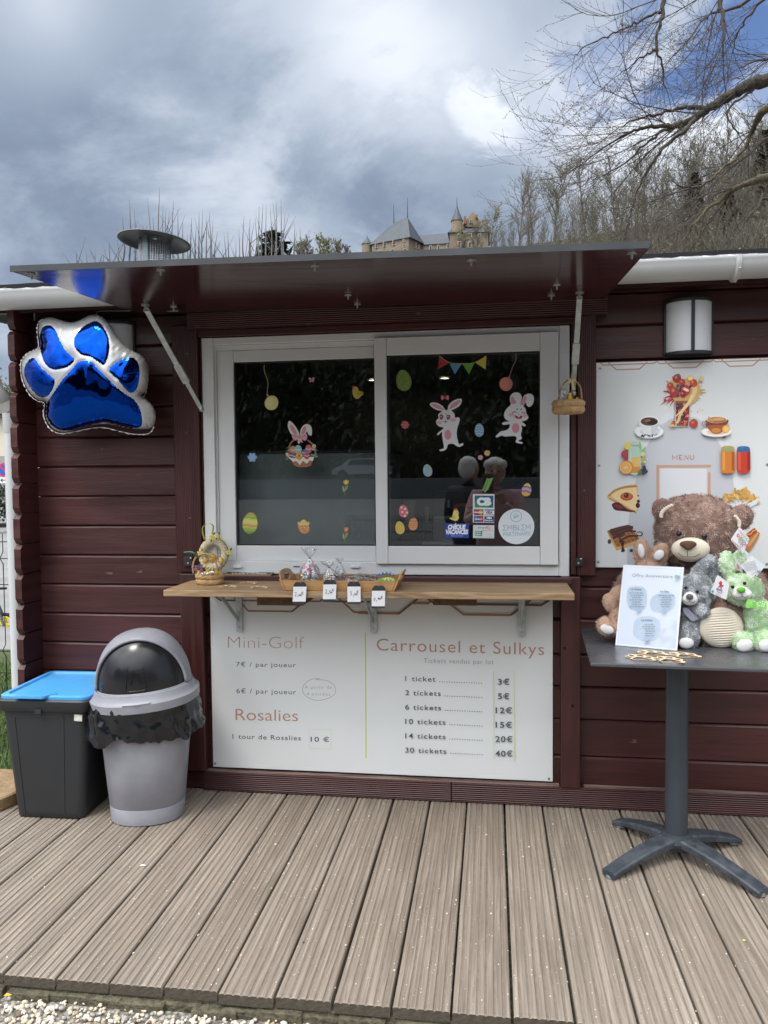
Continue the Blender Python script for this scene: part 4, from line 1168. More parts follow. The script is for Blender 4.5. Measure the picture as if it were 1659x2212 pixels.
# waffle
ik.poly([(300,520),(480,465),(575,590),(560,625),(380,682),(335,600)],'#cfa76a');ik.poly([(305,515),(480,465),(572,585),(385,650)],'#8a5a35')
for i in range(7):
 t=i/6;a=(305+175*t,515-50*t);b2=(385+187*t,650-65*t);ik.line([a,b2],8,'#b07a48')
for i in range(6):
 t=i/5;a=(305+80*t,515+135*t);b2=(480+92*t,465+120*t);ik.line([a,b2],8,'#b07a48')
ik.poly([(320,510),(400,480),(490,466),(520,500),(460,520),(440,560),(390,570),(350,580),(345,545)],'#5a3a30',k=3)
for p in([(330,540),(430,500),(520,480)],[(350,580),(460,520),(545,520)],[(400,610),(480,560),(560,560)],[(330,500),(400,560),(430,640)]):ik.line(p,15,'#4b2d26',k=4)
ik.poly([(415,610),(445,600),(440,650),(452,685),(420,692),(425,650)],'#3c231f',k=3);ik.ell(575,540,28,20,'#30211f');ik.ell(573,540,20,12,'#c9cdd2');ik.ell(320,605,15,20,'#4c332c');ik.ell(510,680,20,14,'#3a2926')
# fries in a white tray
for i in range(64):
 x=rr.uniform(1290,1560);y=235-90*math.sin(math.pi*(x-1270)/310)*rr.uniform(.3,1);a=rr.uniform(-60,60)if rr.random()<.8 else 90
 l=rr.uniform(45,95);dx,dy=math.sin(R(a))*l/2,math.cos(R(a))*l/2
 ik.line([(x-dx,y+dy+30),(x+dx,y-dy+30)],15,rr.choice(['#cfa155','#d9b064','#e0bd76','#c08f45','#d4a85c']))
ik.poly([(1258,250),(1330,290),(1470,300),(1585,235),(1560,290),(1480,328),(1380,330),(1290,298)],'#d7dce1');ik.line([(1262,252),(1330,292),(1470,302),(1583,238)],5,'#eff1f3')
# hot dog
ik.line([(1470,670),(1530,590),(1565,520)],(70,50),'#b87a45',k=5);ik.line([(1485,560),(1520,530),(1555,505)],42,'#a8452c',k=4);ik.line([(1490,640),(1540,575),(1572,530)],(24,16),'#d0a061',k=5);ik.line([(1480,545),(1510,540),(1530,515),(1560,505)],9,'#e0b13c',k=4)
ik.build('snacks_print',mb_)
screws(mb_,((243,963),(234,1786),(1652,1778)),c6,YP);screws(mb_,((226,776),(1648,795)),c7,YP)

# ------------------------------------------------------------------ wall lamps
LDIF=pm('frosted lamp diffuser',(.62,.63,.65),.45)
def wall_lamp(px0,px1,pyt,pyb,label):
 c=at((px0+px1)/2,(pyt+pyb)/2,-.03);w=(at(px1,pyb,-.03).x-at(px0,pyb,-.03).x);
 zt=at(px0,pyt+8,.0).z;zb=at(px0,pyb-14,.0).z
 L_=empty('wall_lamp',(c.x,YW,zb),label,'lamp','half round wall lamps')
 hw=w/2;dep=.075
 def arc(r,d,n=20,a0=0,a1=180):return[(c.x+r*math.cos(R(a0+(a1-a0)*i/n)),YW-.006-d*math.sin(R(a0+(a1-a0)*i/n)))for i in range(n+1)]
 f=MB()
 for z0,z1 in((zb-.004,zb+.006),(zt-.006,zt+.004)):
  f.prism([(x,y,z0)for x,y in arc(hw,dep)],(0,0,z1-z0))
 f.box(c.x-hw-.004,c.x+hw+.004,YW-.006,YW-.0005,zb-.01,zt+.01)
 for a in(0,90,180):
  x=c.x+hw*math.cos(R(a));y=YW-.006-dep*math.sin(R(a))
  if a==90:f.box(x-.006,x+.006,y-.003,y+.006,zb,zt)
  else:f.box(x-.004,x+.004,y-.008,y,zb,zt)
 f.build('lamp_frame',BLKM,L_,bevel=.0015)
 d=MB();P=arc(hw-.004,dep-.004,24)
 d.prism([(x,y,zb+.0065)for x,y in P],(0,0,zt-zb-.013),smooth=True)
 d.build('diffuser',LDIF,L_,sharp=50)
wall_lamp(1444,1549,642,778,'unlit half round wall lamp with dark frame above the menu board')
wall_lamp(182,274,692,800,'unlit half round wall lamp mostly hidden behind the foil balloon')
# ------------------------------------------------------------------ inside the kiosk
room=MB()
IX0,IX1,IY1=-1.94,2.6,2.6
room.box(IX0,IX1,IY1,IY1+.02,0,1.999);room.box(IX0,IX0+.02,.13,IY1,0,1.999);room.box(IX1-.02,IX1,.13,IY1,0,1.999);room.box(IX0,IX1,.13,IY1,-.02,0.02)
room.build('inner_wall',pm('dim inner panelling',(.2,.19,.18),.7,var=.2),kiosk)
cl=MB();cl.box(IX0,IX1,.13,IY1,2.0,2.02)
ceil_o=cl.build('inner_ceiling',pm('inner ceiling',(.42,.4,.36),.7),kiosk)
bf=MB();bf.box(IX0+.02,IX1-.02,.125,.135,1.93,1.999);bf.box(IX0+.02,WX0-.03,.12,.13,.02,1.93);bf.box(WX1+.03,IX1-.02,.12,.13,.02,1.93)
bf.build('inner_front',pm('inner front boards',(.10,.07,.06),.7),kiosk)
def spot(px,py,y,r):
 p=at(px,py,y);p.z=1.999
 # where the sight line meets the ceiling
 d=(at(px,py,1)-CPOS);t=(1.997-CPOS.z)/d.z;p=CPOS+d*t
 m=MB();m.lathe([(r*.75,0),(r*.7,-.002)],20,p);o=m.build('ceiling_spot',pm('lit spot lamp',(.9,.88,.8),.5,emit='#fff3d6',estr=6),ceil_o)
 m=MB();m.lathe([(r*.78,.001),(r*1.1,.001),(r*1.1,-.004),(r*.78,-.006)],20,p,caps=False);m.build('spot_ring',pm('spot ring',(.5,.5,.5),.4),ceil_o)
v=c5.v(587,463);spot(v[0],v[1],1,.045)
v=c4.v(1490,508);spot(v[0],v[1],1,.045)
# grey back of a cooler below the left pane
def inbox(name,label,cat,xa,xb,za,zb,ya,yb,mat,bev=.01):
 m=MB();m.box(xa,xb,ya,yb,za,zb)
 o=m.build(name,mat,None,bevel=bev,loc=((xa+xb)/2,(ya+yb)/2,za))
 return tag(o,label,cat)
p=c4(405,1116,.22);q=c4(1530,1116,.22)
GP=pm('grey cooler back',(.55,.57,.58),.55,var=.12,vscale=3)
cool=empty('drinks_cooler',((p.x+q.x)/2,.4,.3),'grey back of a low cooler standing behind the left pane','cooler')
m=MB();m.box(p.x,q.x+.05,.2,.62,.3,p.z);m.build('casing',GP,cool,bevel=.006)
m=MB();m.box(p.x-.01,q.x+.06,.19,.63,p.z,p.z+.012);m.build('worktop',pm('dark worktop',(.07,.075,.08),.3),cool,bevel=.003)
# wall cupboard with vents
p=c4(390,520,1.2);q=c4(512,1020,1.2)
cup=empty('cupboard',((p.x+q.x)/2,1.3,q.z),'dim grey cupboard with slotted vents at the left inside','cupboard')
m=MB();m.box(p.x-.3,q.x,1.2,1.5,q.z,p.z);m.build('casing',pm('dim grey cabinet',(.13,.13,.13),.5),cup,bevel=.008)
for yy in(745,885):
 m=MB()
 for i in range(8):
  a=c4(395+i*7,yy+12,1.199);b_=c4(398+i*7,yy-10,1.199);m.box(a.x,b_.x,1.196,1.2,a.z,b_.z)
 m.build('vent',pm('vent slot',(.3,.3,.29),.5),cup)
 # leather apron on a hook
p=[(985,822),(1010,840),(1040,930),(1085,985),(1133,1008),(1110,1060),(1060,1095),(1000,1080),(920,1000),(850,1000),(870,900),(930,840)]
m=MB();P=smooth_path([Vector((x,y,0))for x,y in p],3,True)
m.prism([c4(a.x,a.y,.5)for a in P],(0,.03,0))
tag(m.build('leather_apron',pm('brown leather',(.16,.06,.03),.6,var=.2,emit=None),loc=c4(985,1090,.5),bevel=.004),'brown leather apron hanging inside behind the rabbit ear basket sticker','apron')
# counter, coffee machine and cups behind the right pane
cz=c5(400,1560,.6).z
m=MB();m.box(-.55,.5,.45,.95,cz-.03,cz);m.box(-.5,.45,.5,.9,.02,cz-.03)
tag(m.build('inner_counter',pm('dark counter',(.05,.05,.055),.35),bevel=.004,loc=(0,.7,.02)),'dark counter inside behind the right pane','counter')
cf=empty('coffee_machine',(c5(560,1560,.7).x,.75,cz),'black coffee machine on the inner counter','coffee machine')
a=c5(480,1335,.65);b_=c5(760,1555,.65)
m=MB();m.box(a.x,b_.x,.65,.9,cz,a.z);m.build('casing',pm('black machine plastic',(.02,.021,.024),.35),cf,bevel=.012)
m=MB();m.box(a.x+.02,b_.x-.02,.6,.65,cz+.005,cz+.02);m.build('drip_tray',SCREW,cf)
m=MB();m.lathe([(.02,0),(.016,.04)],14,((a.x+b_.x)/2,.63,a.z-.08));m.build('spout',SCREW,cf)
def cup_(xa,xb,yt,yb,y,label):
 p=c5((xa+xb)/2,yb,y);w=c5(xb,yt,y).x-c5(xa,yt,y).x;h=c5(xa,yt,y).z-p.z
 m=MB();m.lathe([(w*.36,0),(w*.5,h*.96),(w*.53,h*.97),(w*.53,h),(w*.48,h),(w*.34,.004)],22,p)
 tag(m.build('paper_cup',pm('kraft paper cup',(.42,.36,.28),.6),loc=p,sharp=40),label,'cup','paper cups behind the glass')
cup_(266,372,1410,1572,.35,'taller beige paper cup inside behind the pink and yellow egg stickers')
cup_(428,478,1455,1572,.5,'smaller beige paper cup inside left of the yellow chick sticker')
# orange rimmed card terminal stand
p0,p1=c5(650,1600,.3),c5(965,1428,.3)
ts=empty('terminal_sign',((p0.x+p1.x)/2,.3,p0.z),'orange rimmed dark sign inside behind the card stickers','sign')
m=MB();m.box(p0.x,p1.x,.3,.31,p0.z-.06,p1.z);m.build('sign_plate',pm('dark sign',(.02,.02,.024),.4),ts,bevel=.004)
ik=Ink(Crop(1450,1250,.51236,.2995));ik.line([(665,1640),(665,1470),(680,1445),(705,1440),(960,1440),(960,1640)],22,'#c2452a')
ik.text('SUM',752,1492,62,22,'#8b8f93',bold=.02);ik.build('sign_print',ts)
# overalls, hose and ladle hung at the back
m=MB();P=smooth_path([c5(1190,760,.9),c5(1180,980,.9),c5(1240,985,.9),c5(1310,970,.9),c5(1310,760,.9),c5(1250,700,.9)],3,True)
m.prism(P,(0,.04,0));tag(m.build('red_jersey',pm('maroon cloth',(.10,.015,.02),.8,var=.2),bevel=.01,loc=c5(1240,985,.9)),'maroon jersey hanging inside behind the laughing rabbit sticker','jersey')
m=MB();P=[c5(1035+16*math.cos(i*1.1),900+i*3.1,.8)+Vector((0,.02*math.sin(i*1.1),0))for i in range(60)]
m.tube(P,.006,6);tag(m.build('coiled_hose',pm('dark green hose',(.01,.06,.035),.35),loc=P[-1]),'dark green coiled hose hanging inside behind the right pane','hose')
m=MB();m.tube([c5(1115,930,.8),c5(1115,1290,.8)],.014,8);m.ell(c5(1120,1275,.8),(.035,.03,.02))
tag(m.build('green_pump',pm('dark green pump',(.012,.05,.03),.4),loc=c5(1120,1285,.8)),'dark green pump rod standing inside behind the right pane','pump')
m=MB();m.tube([c5(1265,1120,.9),c5(1265,1230,.9)],.006,6);m.ell(c5(1263,1240,.9),(.022,.012,.022));tag(m.build('ladle',pm('dim steel ladle',(.1,.1,.1),.3,metal=.6),loc=c5(1263,1250,.9)),'dim steel ladle hanging inside below the jersey','ladle')
m=MB();a=c5(420,1718,.35);b_=c5(668,1745,.35);m.box(a.x,b_.x,.3,.42,b_.z,a.z);tag(m.build('receipt_tray',pm('pale tray',(.5,.51,.5),.5),bevel=.004,loc=(a.x,.35,b_.z)),'pale tray inside at the bottom of the right pane','tray')

# ------------------------------------------------------------------ stickers on the panes
g4=Crop(750,1250,.4822,YG1-.0003);g5=Crop(1450,1250,.51236,YG2-.0003)
def stk(ik,name,label,group=None):
 return tag(ik.build(name),label,'sticker',group)
def egg(crop,x,y,rx,ry,rot,base,deco,label,group='egg stickers on the panes'):
 ik=Ink(crop,lift=.00004);P=ik.ell_pts(x,y,rx,ry,rot,36,.12);ik.base(P,flat(base),.0004)
 deco(ik);return stk(ik,'egg_sticker',label,group)
def eggband(ik,x,y,rx,ry,rot,t0,t1,col,wave=0,nw=4,n=24):
 """band across an egg between heights t0..t1 (-1 top, 1 bottom)"""
 r=R(rot);up,dn=[],[]
 for i in range(n+1):
  for t,L_ in((t0,up),(t1,dn)):
   tt=t+wave*math.sin(i/n*2*math.pi*nw)
   tt=max(-.995,min(.995,tt))
   w=math.sqrt(1-tt*tt)*(1+.12*tt);X=rx*w*(-1+2*i/n)*.995;Y=ry*tt
   L_.append((x+X*math.cos(r)-Y*math.sin(r),y+X*math.sin(r)+Y*math.cos(r)))
 ik.poly(up+dn[::-1],col)
def flower(crop,x,y,r,col,ctr,label,n=6,group='flower stickers on the panes'):
 ik=Ink(crop,lift=.00004)
 P=[]
 for i in range(n*8):
  a=2*math.pi*i/(n*8);rr_=r*(.62+.38*abs(math.cos(a*n/2))**.7);P.append((x+rr_*math.cos(a),y+rr_*math.sin(a)))
 ik.base(P,flat(col),.0004);ik.ell(x,y,r*.26,r*.26,ctr)
 return stk(ik,'flower_sticker',label,group)
 # left pane
def d1(ik):
 a=(488,1678,61,86,8)
 for t0,t1,c,w in((-.98,-.78,'#9fb84a',0),(-.84,-.72,'#c98a4a',.02),(-.66,-.42,'#86b344',.04),(-.3,.1,'#cfcb74',.02),(.14,.34,'#b9743c',.05),(.2,.25,'#e2c98b',.05),(.5,.7,'#93ad45',.04),(.74,.95,'#6f9c3c',.03)):eggband(ik,*a,t0,t1,c,w,2)
egg(g4,488,1678,61,86,8,'#c0c25c',d1,'yellow green egg sticker with orange waves low on the left pane')
ik=Ink(g4,lift=.00004)
P=[(1340,560),(1365,572),(1378,600),(1400,610),(1412,628),(1395,640),(1372,662),(1345,660),(1326,630),(1323,595),(1328,575)]
ik.base(P,flat('#c9b44a'),.0004,4);ik.poly([(1322,572),(1325,556),(1335,564),(1345,556),(1348,570)],'#c4472f',2);ik.poly([(1385,605),(1400,598),(1398,612),(1415,604),(1408,622),(1414,632),(1390,628)],'#b79a34',2);ik.ell(1334,592,2.5,3.5,'#40301c');ik.line([(1350,662),(1350,668)],4,'#c7742f');ik.line([(1362,660),(1364,668)],4,'#c7742f');ik.poly([(1365,610),(1385,622),(1370,638),(1358,628)],'#b79f3d',3)
stk(ik,'chick_sticker','yellow hen sticker with red comb at the top right of the left pane','chick stickers on the panes')
ik=Ink(g4,lift=.00004);ik.base(ik.ell_pts(662,697,55,60,20,32,.06),flat('#d9cd86'),.0004);ik.ell(648,690,30,36,'#e2d79b',rot=20);ik.poly([(620,630),(640,630),(634,645),(624,643)],'#c8b95f');ik.line([(604,388),(602,430),(618,480),(634,530),(630,580),(624,636)],5,'#a9a06a',k=5)
stk(ik,'balloon_sticker','pale yellow balloon sticker on a string in the left pane','balloon stickers on the panes')
ik=Ink(g4,lift=.00004);ik.base([(990,500),(975,490),(965,492),(968,508),(975,515),(972,526),(982,530),(990,520),(998,530),(1008,524),(1004,514),(1012,505),(1012,490),(1000,490)],flat('#c98fae'),.0004,2);ik.line([(990,498),(990,524)],4,'#8d5f7c');ik.ell(978,500,5,5,'#e0b4cb');ik.ell(1002,500,5,5,'#e0b4cb')
stk(ik,'butterfly_sticker','tiny pink butterfly sticker at the top of the left pane')
flower(g4,505,1142,39,'#7fb0dc','#c99bb0','blue flower sticker beside the left edge of the left pane')
# rabbit-ear basket
ik=Ink(g4,lift=.00004)
ik.base([(795,880),(800,850),(820,848),(850,880),(880,930),(890,965),(860,975),(845,970),(820,950),(800,910)],flat('#d9d6d2'),.0004,3)
ik.poly([(895,960),(900,915),(925,880),(955,870),(985,890),(992,935),(985,965),(962,955),(950,930),(935,960),(915,975)],'#dcdad6',3)
ik.poly([(812,885),(830,880),(860,920),(872,950),(850,950),(825,925)],'#c98f8a',3);ik.poly([(905,955),(912,915),(935,885),(945,910),(930,945)],'#cf918c',3)
ik.line([(845,1000),(812,1040),(806,1130)],13,'#8b6f5c',k=4);ik.line([(955,1000),(1010,1050),(1022,1120)],13,'#8b6f5c',k=4)
for px,py in[(790+i*9,1150-26*abs(math.sin(i)))for i in range(6)]+[(985+i*8,1140-24*abs(math.sin(i*1.3)))for i in range(6)]+[(800,1060),(795,1085),(1010,1055),(1020,1080)]:
 for a in(20,80,140):ik.line([(px,py),(px+26*math.cos(R(a+10)),py+16*math.sin(R(a)))],(7,2),rr.choice(['#6f9a72','#8fb287','#557d5c']))
ik.poly([(820,1155),(1000,1150),(985,1210),(950,1222),(880,1222),(845,1205)],'#a4704f',1)
for i in range(9):ik.line([(835+i*18,1165),(850+i*14.5,1215)],3,'#7e5138')
ik.poly([(800,1140),(1010,1140),(1000,1175),(975,1165),(950,1195),(920,1170),(895,1205),(865,1172),(840,1180)],'#e3dcd2')
for x,y,rx,ry,c in((838,1082,24,34,'#c98b4a'),(880,1080,30,38,'#8db7bf'),(965,1075,26,36,'#c5696a'),(935,1105,24,30,'#6a6fa8'),(830,1125,24,22,'#70557f'),(952,1130,24,28,'#b84a66'),(890,1130,28,34,'#cba24a'),(1003,1075,16,14,'#8a6b9c'),(800,1130,13,12,'#c98a5a'),(850,1135,12,16,'#a83f4c')):
 ik.ell(x,y,rx,ry,c);ik.line([(x-rx*.8,y-4),(x,y+3),(x+rx*.8,y-4)],5,'#e5ddc8',k=3)
ik.ell(890,1130,9,9,'#b84a3a');ik.ell(1010,1050,16,14,'#ddc98b');ik.ell(1012,1050,6,6,'#b8873c');ik.ell(790,1115,12,12,'#dcc0c7')
ik.poly([(832,950),(870,960),(893,968),(925,955),(950,948),(955,985),(935,1008),(900,990),(860,1005),(836,990)],'#d39aa6',2);ik.poly([(880,985),(905,985),(920,1025),(900,1015),(890,1035),(875,1020)],'#dba9b3',1);ik.ell(895,978,12,14,'#c9a45c');ik.line([(845,965),(880,975)],4,'#b87887');ik.line([(945,965),(910,975)],4,'#b87887')
stk(ik,'basket_sticker','large sticker of an egg basket with rabbit ears and pink bow')
ik=Ink(g4,lift=.00004)
ik.base([(878,1692),(890,1680),(900,1665),(912,1652),(925,1650),(940,1655),(952,1670),(962,1668),(972,1690),(960,1698),(972,1720),(970,1745),(945,1762),(920,1763),(895,1748),(882,1720)],flat('#c98b52'),.0004,3)
ik.poly([(884,1695),(900,1665),(925,1650),(950,1668),(968,1695),(950,1700),(940,1692),(925,1702),(910,1692),(898,1702)],'#d6cc7c',0);ik.poly([(875,1668),(888,1672),(895,1690),(880,1685)],'#d6cc7c',2);ik.poly([(972,1668),(962,1672),(955,1690),(970,1685)],'#d6cc7c',2);ik.poly([(918,1650),(922,1640),(932,1640),(934,1650)],'#c24a34',2);ik.ell(910,1672,2.5,3,'#40301c');ik.ell(938,1672,2.5,3,'#40301c');ik.ell(924,1678,4,3,'#c9742f')
def star(ik,x,y,r,c):ik.poly([(x+(r if i%2==0 else r*.42)*math.sin(math.pi*i/5),y-(r if i%2==0 else r*.42)*math.cos(math.pi*i/5))for i in range(10)],c)
for x,y in((900,1718),(930,1716),(950,1728),(908,1742),(962,1712)):star(ik,x,y,7,'#eadfca')
stk(ik,'chick_sticker','sticker of a chick hatching from an orange starred egg','chick stickers on the panes')
def tulip(y0,col,hi,label):
 ik=Ink(g4,lift=.00004);dy=y0-1340
 ik.base([(1252,1326+dy),(1260,1335+dy),(1270,1322+dy),(1280,1334+dy),(1290,1326+dy),(1292,1348+dy),(1280,1362+dy),(1262,1362+dy),(1250,1348+dy)],flat(col),.0004,2)
 ik.poly([(1266,1330+dy),(1278,1330+dy),(1280,1360+dy),(1264,1360+dy)],hi,2)
 ik.line([(1270,1362+dy),(1264,1400+dy),(1258,1452+dy)],(4,3),'#9aa852',k=4)
 ik.poly([(1256,1425+dy),(1244,1410+dy),(1246,1375+dy),(1256,1395+dy)],'#a8b56a',3);ik.poly([(1260,1415+dy),(1270,1385+dy),(1288,1370+dy),(1280,1400+dy),(1265,1415+dy)],'#8fa452',3)
 stk(ik,'tulip_sticker',label,'tulip stickers on the left pane')
tulip(1340,'#d3b24c','#dfc56c','yellow tulip sticker at the right of the left pane')
tulip(1725,'#d07d4d','#dc9670','orange tulip sticker below the yellow tulip')
# right pane
def d2(ik):
 for i in range(9):
  t=-.8+1.6*i/8;ik.line([(272+52*t*.4-8,405),(272+56*t,490),(280+50*t*.5,555)],2,'#8fa75c',k=5)
 for i in range(26):ik.ell(272+rr.uniform(-38,40),485+rr.uniform(-55,60),3.5,3.5,'#9fb56a',n=8)
egg(g5,272,484,58,82,-8,'#6d8c3f',d2,'olive green egg sticker at the top left of the right pane')
bt=Ink(g5,lift=.00004)
bt.base([(546,294),(622,349),(536,398)],flat('#a8323c'),.0004)
bt.poly([(626,354),(720,356),(665,438)],'#5d9bc0');bt.poly([(722,357),(816,350),(774,437)],'#6aa544');bt.poly([(818,345),(908,295),(902,400)],'#c9c04a');bt.line([(546,294),(622,345),(722,355),(816,346),(910,294)],4,'#b5a980',k=4)
bt.mb.add([g5(546,294)+Vector((0,-.0005,0)),g5(560,300)+Vector((0,-.0005,0)),g5(550,305)+Vector((0,-.0005,0))],[(0,1,2)],0)
stk(bt,'bunting_sticker','bunting sticker of four coloured pennants at the top of the right pane')
ik=Ink(g5,lift=.00004);ik.base(ik.ell_pts(1058,512,51,53,0,32,-.04),flat('#cf7f6c'),.0004);ik.ell(1048,505,34,38,'#d68f7d');ik.poly([(1076,455),(1092,455),(1088,470),(1078,470)],'#bd6a58');ik.line([(1132,275),(1136,320),(1110,380),(1085,456)],4,'#b08f8b',k=5)
stk(ik,'balloon_sticker','coral balloon sticker on a string in the right pane','balloon stickers on the panes')
RW,RP='#dcdce0','#d39aa2'
ik=Ink(g5,lift=.00004)  # standing rabbit
ik.base([(566,720),(530,712),(490,690),(473,668),(490,654),(530,658),(570,680),(592,710),(610,708),(615,680),(640,650),(680,628),(715,626),(719,645),(700,680),(660,705),(640,715),(662,740),(668,770),(690,768),(704,780),(698,810),(685,850),(680,900),(690,950),(700,975),(722,965),(732,975),(715,990),(690,994),(660,975),(640,970),(612,978),(604,1005),(585,1022),(555,1027),(548,1016),(580,1004),(575,960),(568,910),(565,880),(540,903),(528,898),(545,880),(580,848),(545,838),(524,815),(524,790),(540,775),(538,745)],flat(RW),.0004,4)
ik.poly([(490,672),(510,664),(550,680),(585,710),(560,708),(515,694)],RP,4);ik.poly([(622,700),(645,665),(690,638),(708,640),(690,668),(650,696)],RP,4)
ik.ell(612,902,27,38,'#d8919c');ik.ell(547,808,20,15,'#e0b3b8');ik.ell(652,788,22,14,'#e0b3b8')
for x in(563,616):ik.ell(x,768,14,18,'#5b2a38');ik.ell(x+1,763,8,9,'#8b4a5c');ik.ell(x-4,762,4,5,'#f2eff0');ik.ell(x+5,776,2.5,3,'#f2eff0');ik.line([(x-16,760),(x-4,750),(x+14,756)],4,'#2b1a20',k=4)
ik.line([(556,744),(566,740)],6,'#2c2226');ik.line([(594,737),(598,743)],6,'#2c2226')
ik.ell(592,787,6,4,'#d58a95');ik.line([(578,800),(590,800),(594,797),(600,800),(612,798)],3,'#6b3a43',k=4);ik.poly([(587,801),(601,801),(595,812)],'#b8434d',2)
stk(ik,'rabbit_sticker','white rabbit sticker with wide open eyes under a pink bow','rabbit stickers on the right pane')
ik=Ink(g5,lift=.00004);ik.base([(590,612),(575,600),(560,600),(558,620),(564,636),(580,628),(590,620),(602,632),(618,634),(620,612),(616,597),(602,602)],flat('#cf6d7d'),.0004,2);ik.ell(589,614,10,11,'#b33f4c');ik.ell(569,616,5,8,'#dc9aa4');ik.ell(609,615,5,8,'#dc9aa4')
stk(ik,'bow_sticker','pink bow sticker above the wide eyed rabbit')
ik=Ink(g5,lift=.00004)  # running, laughing rabbit
ik.base([(1095,670),(1088,640),(1092,605),(1112,582),(1140,576),(1165,585),(1180,612),(1176,640),(1165,655),(1180,640),(1192,610),(1215,590),(1245,586),(1270,605),(1272,640),(1260,672),(1238,688),(1218,676),(1212,655),(1192,680),(1208,700),(1215,735),(1230,765),(1222,783),(1200,795),(1180,800),(1198,815),(1210,828),(1200,838),(1178,830),(1182,860),(1172,900),(1180,930),(1162,942),(1155,952),(1182,958),(1184,970),(1150,966),(1132,955),(1140,930),(1128,912),(1090,912),(1050,915),(1025,908),(1000,918),(985,922),(980,912),(1000,892),(1020,875),(1055,868),(1082,850),(1085,820),(1050,826),(1028,820),(1040,805),(1085,798),(1058,785),(1042,755),(1050,725),(1065,700)],flat(RW),.0004,4)
ik.poly([(1098,660),(1095,630),(1108,608),(1122,625),(1138,650),(1125,665)],RP,4);ik.poly([(1168,668),(1180,635),(1200,612),(1216,615),(1208,650),(1195,675)],RP,4)
ik.ell(1133,850,29,38,'#d8919c');ik.ell(1102,748,24,14,'#e0b3b8');ik.ell(1205,755,20,14,'#e0b3b8')
ik.line([(1106,735),(1122,724),(1138,732)],5,'#3a2429',k=4);ik.line([(1178,736),(1192,730),(1206,740)],5,'#3a2429',k=4)
ik.ell(1144,704,7,4,'#2c2226',rot=30);ik.ell(1175,706,7,4,'#2c2226',rot=-30);ik.ell(1158,743,6,4,'#d58a95')
ik.poly([(1125,752),(1150,760),(1182,755),(1178,775),(1155,782),(1135,774)],'#8f2c35',3);ik.ell(1155,775,16,6,'#d06a70');ik.rect(1150,757,1164,765,'#eeeeee')
stk(ik,'rabbit_sticker','white rabbit sticker laughing with closed eyes and one leg kicked back','rabbit stickers on the right pane')
flower(g5,283,825,33,'#c35c5c','#8b6f8d','red flower sticker near the left edge of the right pane',8)
flower(g5,862,1076,21,'#d196b4','#c98f4a','pink flower sticker beside the reflected man',5)
flower(g5,914,1042,24,'#d6b371','#7a8fa8','pale orange flower sticker beside the pink one',7)
egg(g5,853,866,35,52,0,'#7fa6c4',lambda ik:[eggband(ik,853,866,35,52,0,t,t+.17,'#a9c4d6',.06,1.5)for t in(-.75,-.35,.05,.45)],'blue egg sticker with pale waves between the two rabbits')
egg(g5,456,1176,35,48,-10,'#86aac0',lambda ik:[ik.ell(x,y,r,r*.8,'#c9a95c')for x,y,r in((440,1165,9),(475,1195,9),(462,1210,8),(440,1190,6),(462,1140,8),(478,1160,6))],'blue egg sticker with gold blotches below the wide eyed rabbit')
def d3(ik):
 a=(1217,1324,37,51,12)
 for t0,t1,c,w in((-.95,-.6,'#dcc06a',.0),(-.55,-.3,'#5d78b0',.06),(-.28,.12,'#d49aa0',.05),(.14,.36,'#5b6fae',.06),(.4,.97,'#d3a24e',.0)):eggband(ik,*a,t0,t1,c,w,1.5)
egg(g5,1217,1324,37,51,12,'#d8b862',d3,'yellow, pink and blue striped egg sticker near the right edge')
egg(g5,271,1488,36,48,-10,'#cc6f76',lambda ik:[ik.ell(x+5*math.cos(a),y+5*math.sin(a),3.6,3.6,'#f0dede',n=8)for x,y in((255,1460),(282,1472),(262,1495),(298,1500),(282,1525))for a in(0,1.26,2.5,3.77,5)],'pink egg sticker with white blossoms low on the right pane')
egg(g5,243,1616,35,50,-8,'#d3ba55',lambda ik:[ik.ell(x,y,6,5,'#dba06a')for x,y in((230,1590),(258,1600),(240,1620),(262,1632),(236,1645),(220,1615))],'yellow egg sticker with orange spots at the bottom of the right pane')
egg(g5,346,1588,35,50,8,'#c07a45',lambda ik:[ik.line([(346-33*math.sqrt(max(0,1-((y-1588)/50)**2))*.95+66*math.sqrt(max(0,1-((y-1588)/50)**2))*.95*i/10,y+(4 if i%2 else-4))for i in range(11)],3,'#e0b184')for y in(1555,1575,1590,1606,1622)],'orange egg sticker with zigzag lines at the bottom of the right pane')
ik=Ink(g5,lift=.00004);ik.base([(890,1345),(930,1240),(940,1236),(935,1260),(902,1345)],flat('#74a356'),.0004)
for i in range(7):
 x,y=893+i*6,1335-i*14;ik.poly([(x,y),(x-16,y-6),(x-18,y-18),(x-4,y-10)],'#82b162',2);ik.poly([(x+4,y-4),(x+26,y-6),(x+30,y-18),(x+8,y-14)],'#6f9c52',2)
stk(ik,'leaf_sticker','green leaf sprig sticker above the card payment stickers')
ik=Ink(g5,lift=.00004)
ik.base([(652,1500),(660,1485),(675,1480),(690,1488),(695,1505),(692,1520),(697,1535),(688,1556),(668,1562),(645,1556),(625,1545),(630,1538),(645,1535),(648,1518)],flat('#d8cb74'),.0004,3);ik.poly([(658,1480),(662,1466),(672,1472),(682,1466),(684,1482)],'#c05a4c',2);ik.poly([(692,1500),(703,1504),(692,1510)],'#c9742f');ik.ell(680,1500,3,3,'#3a2a1c');ik.poly([(640,1540),(660,1520),(672,1540),(655,1553)],'#c6b65c',3);ik.line([(668,1562),(672,1572)],3,'#b5652f');ik.line([(682,1558),(686,1570)],3,'#b5652f')
stk(ik,'chick_sticker','yellow chick sticker standing on the blue voucher sticker','chick stickers on the panes')
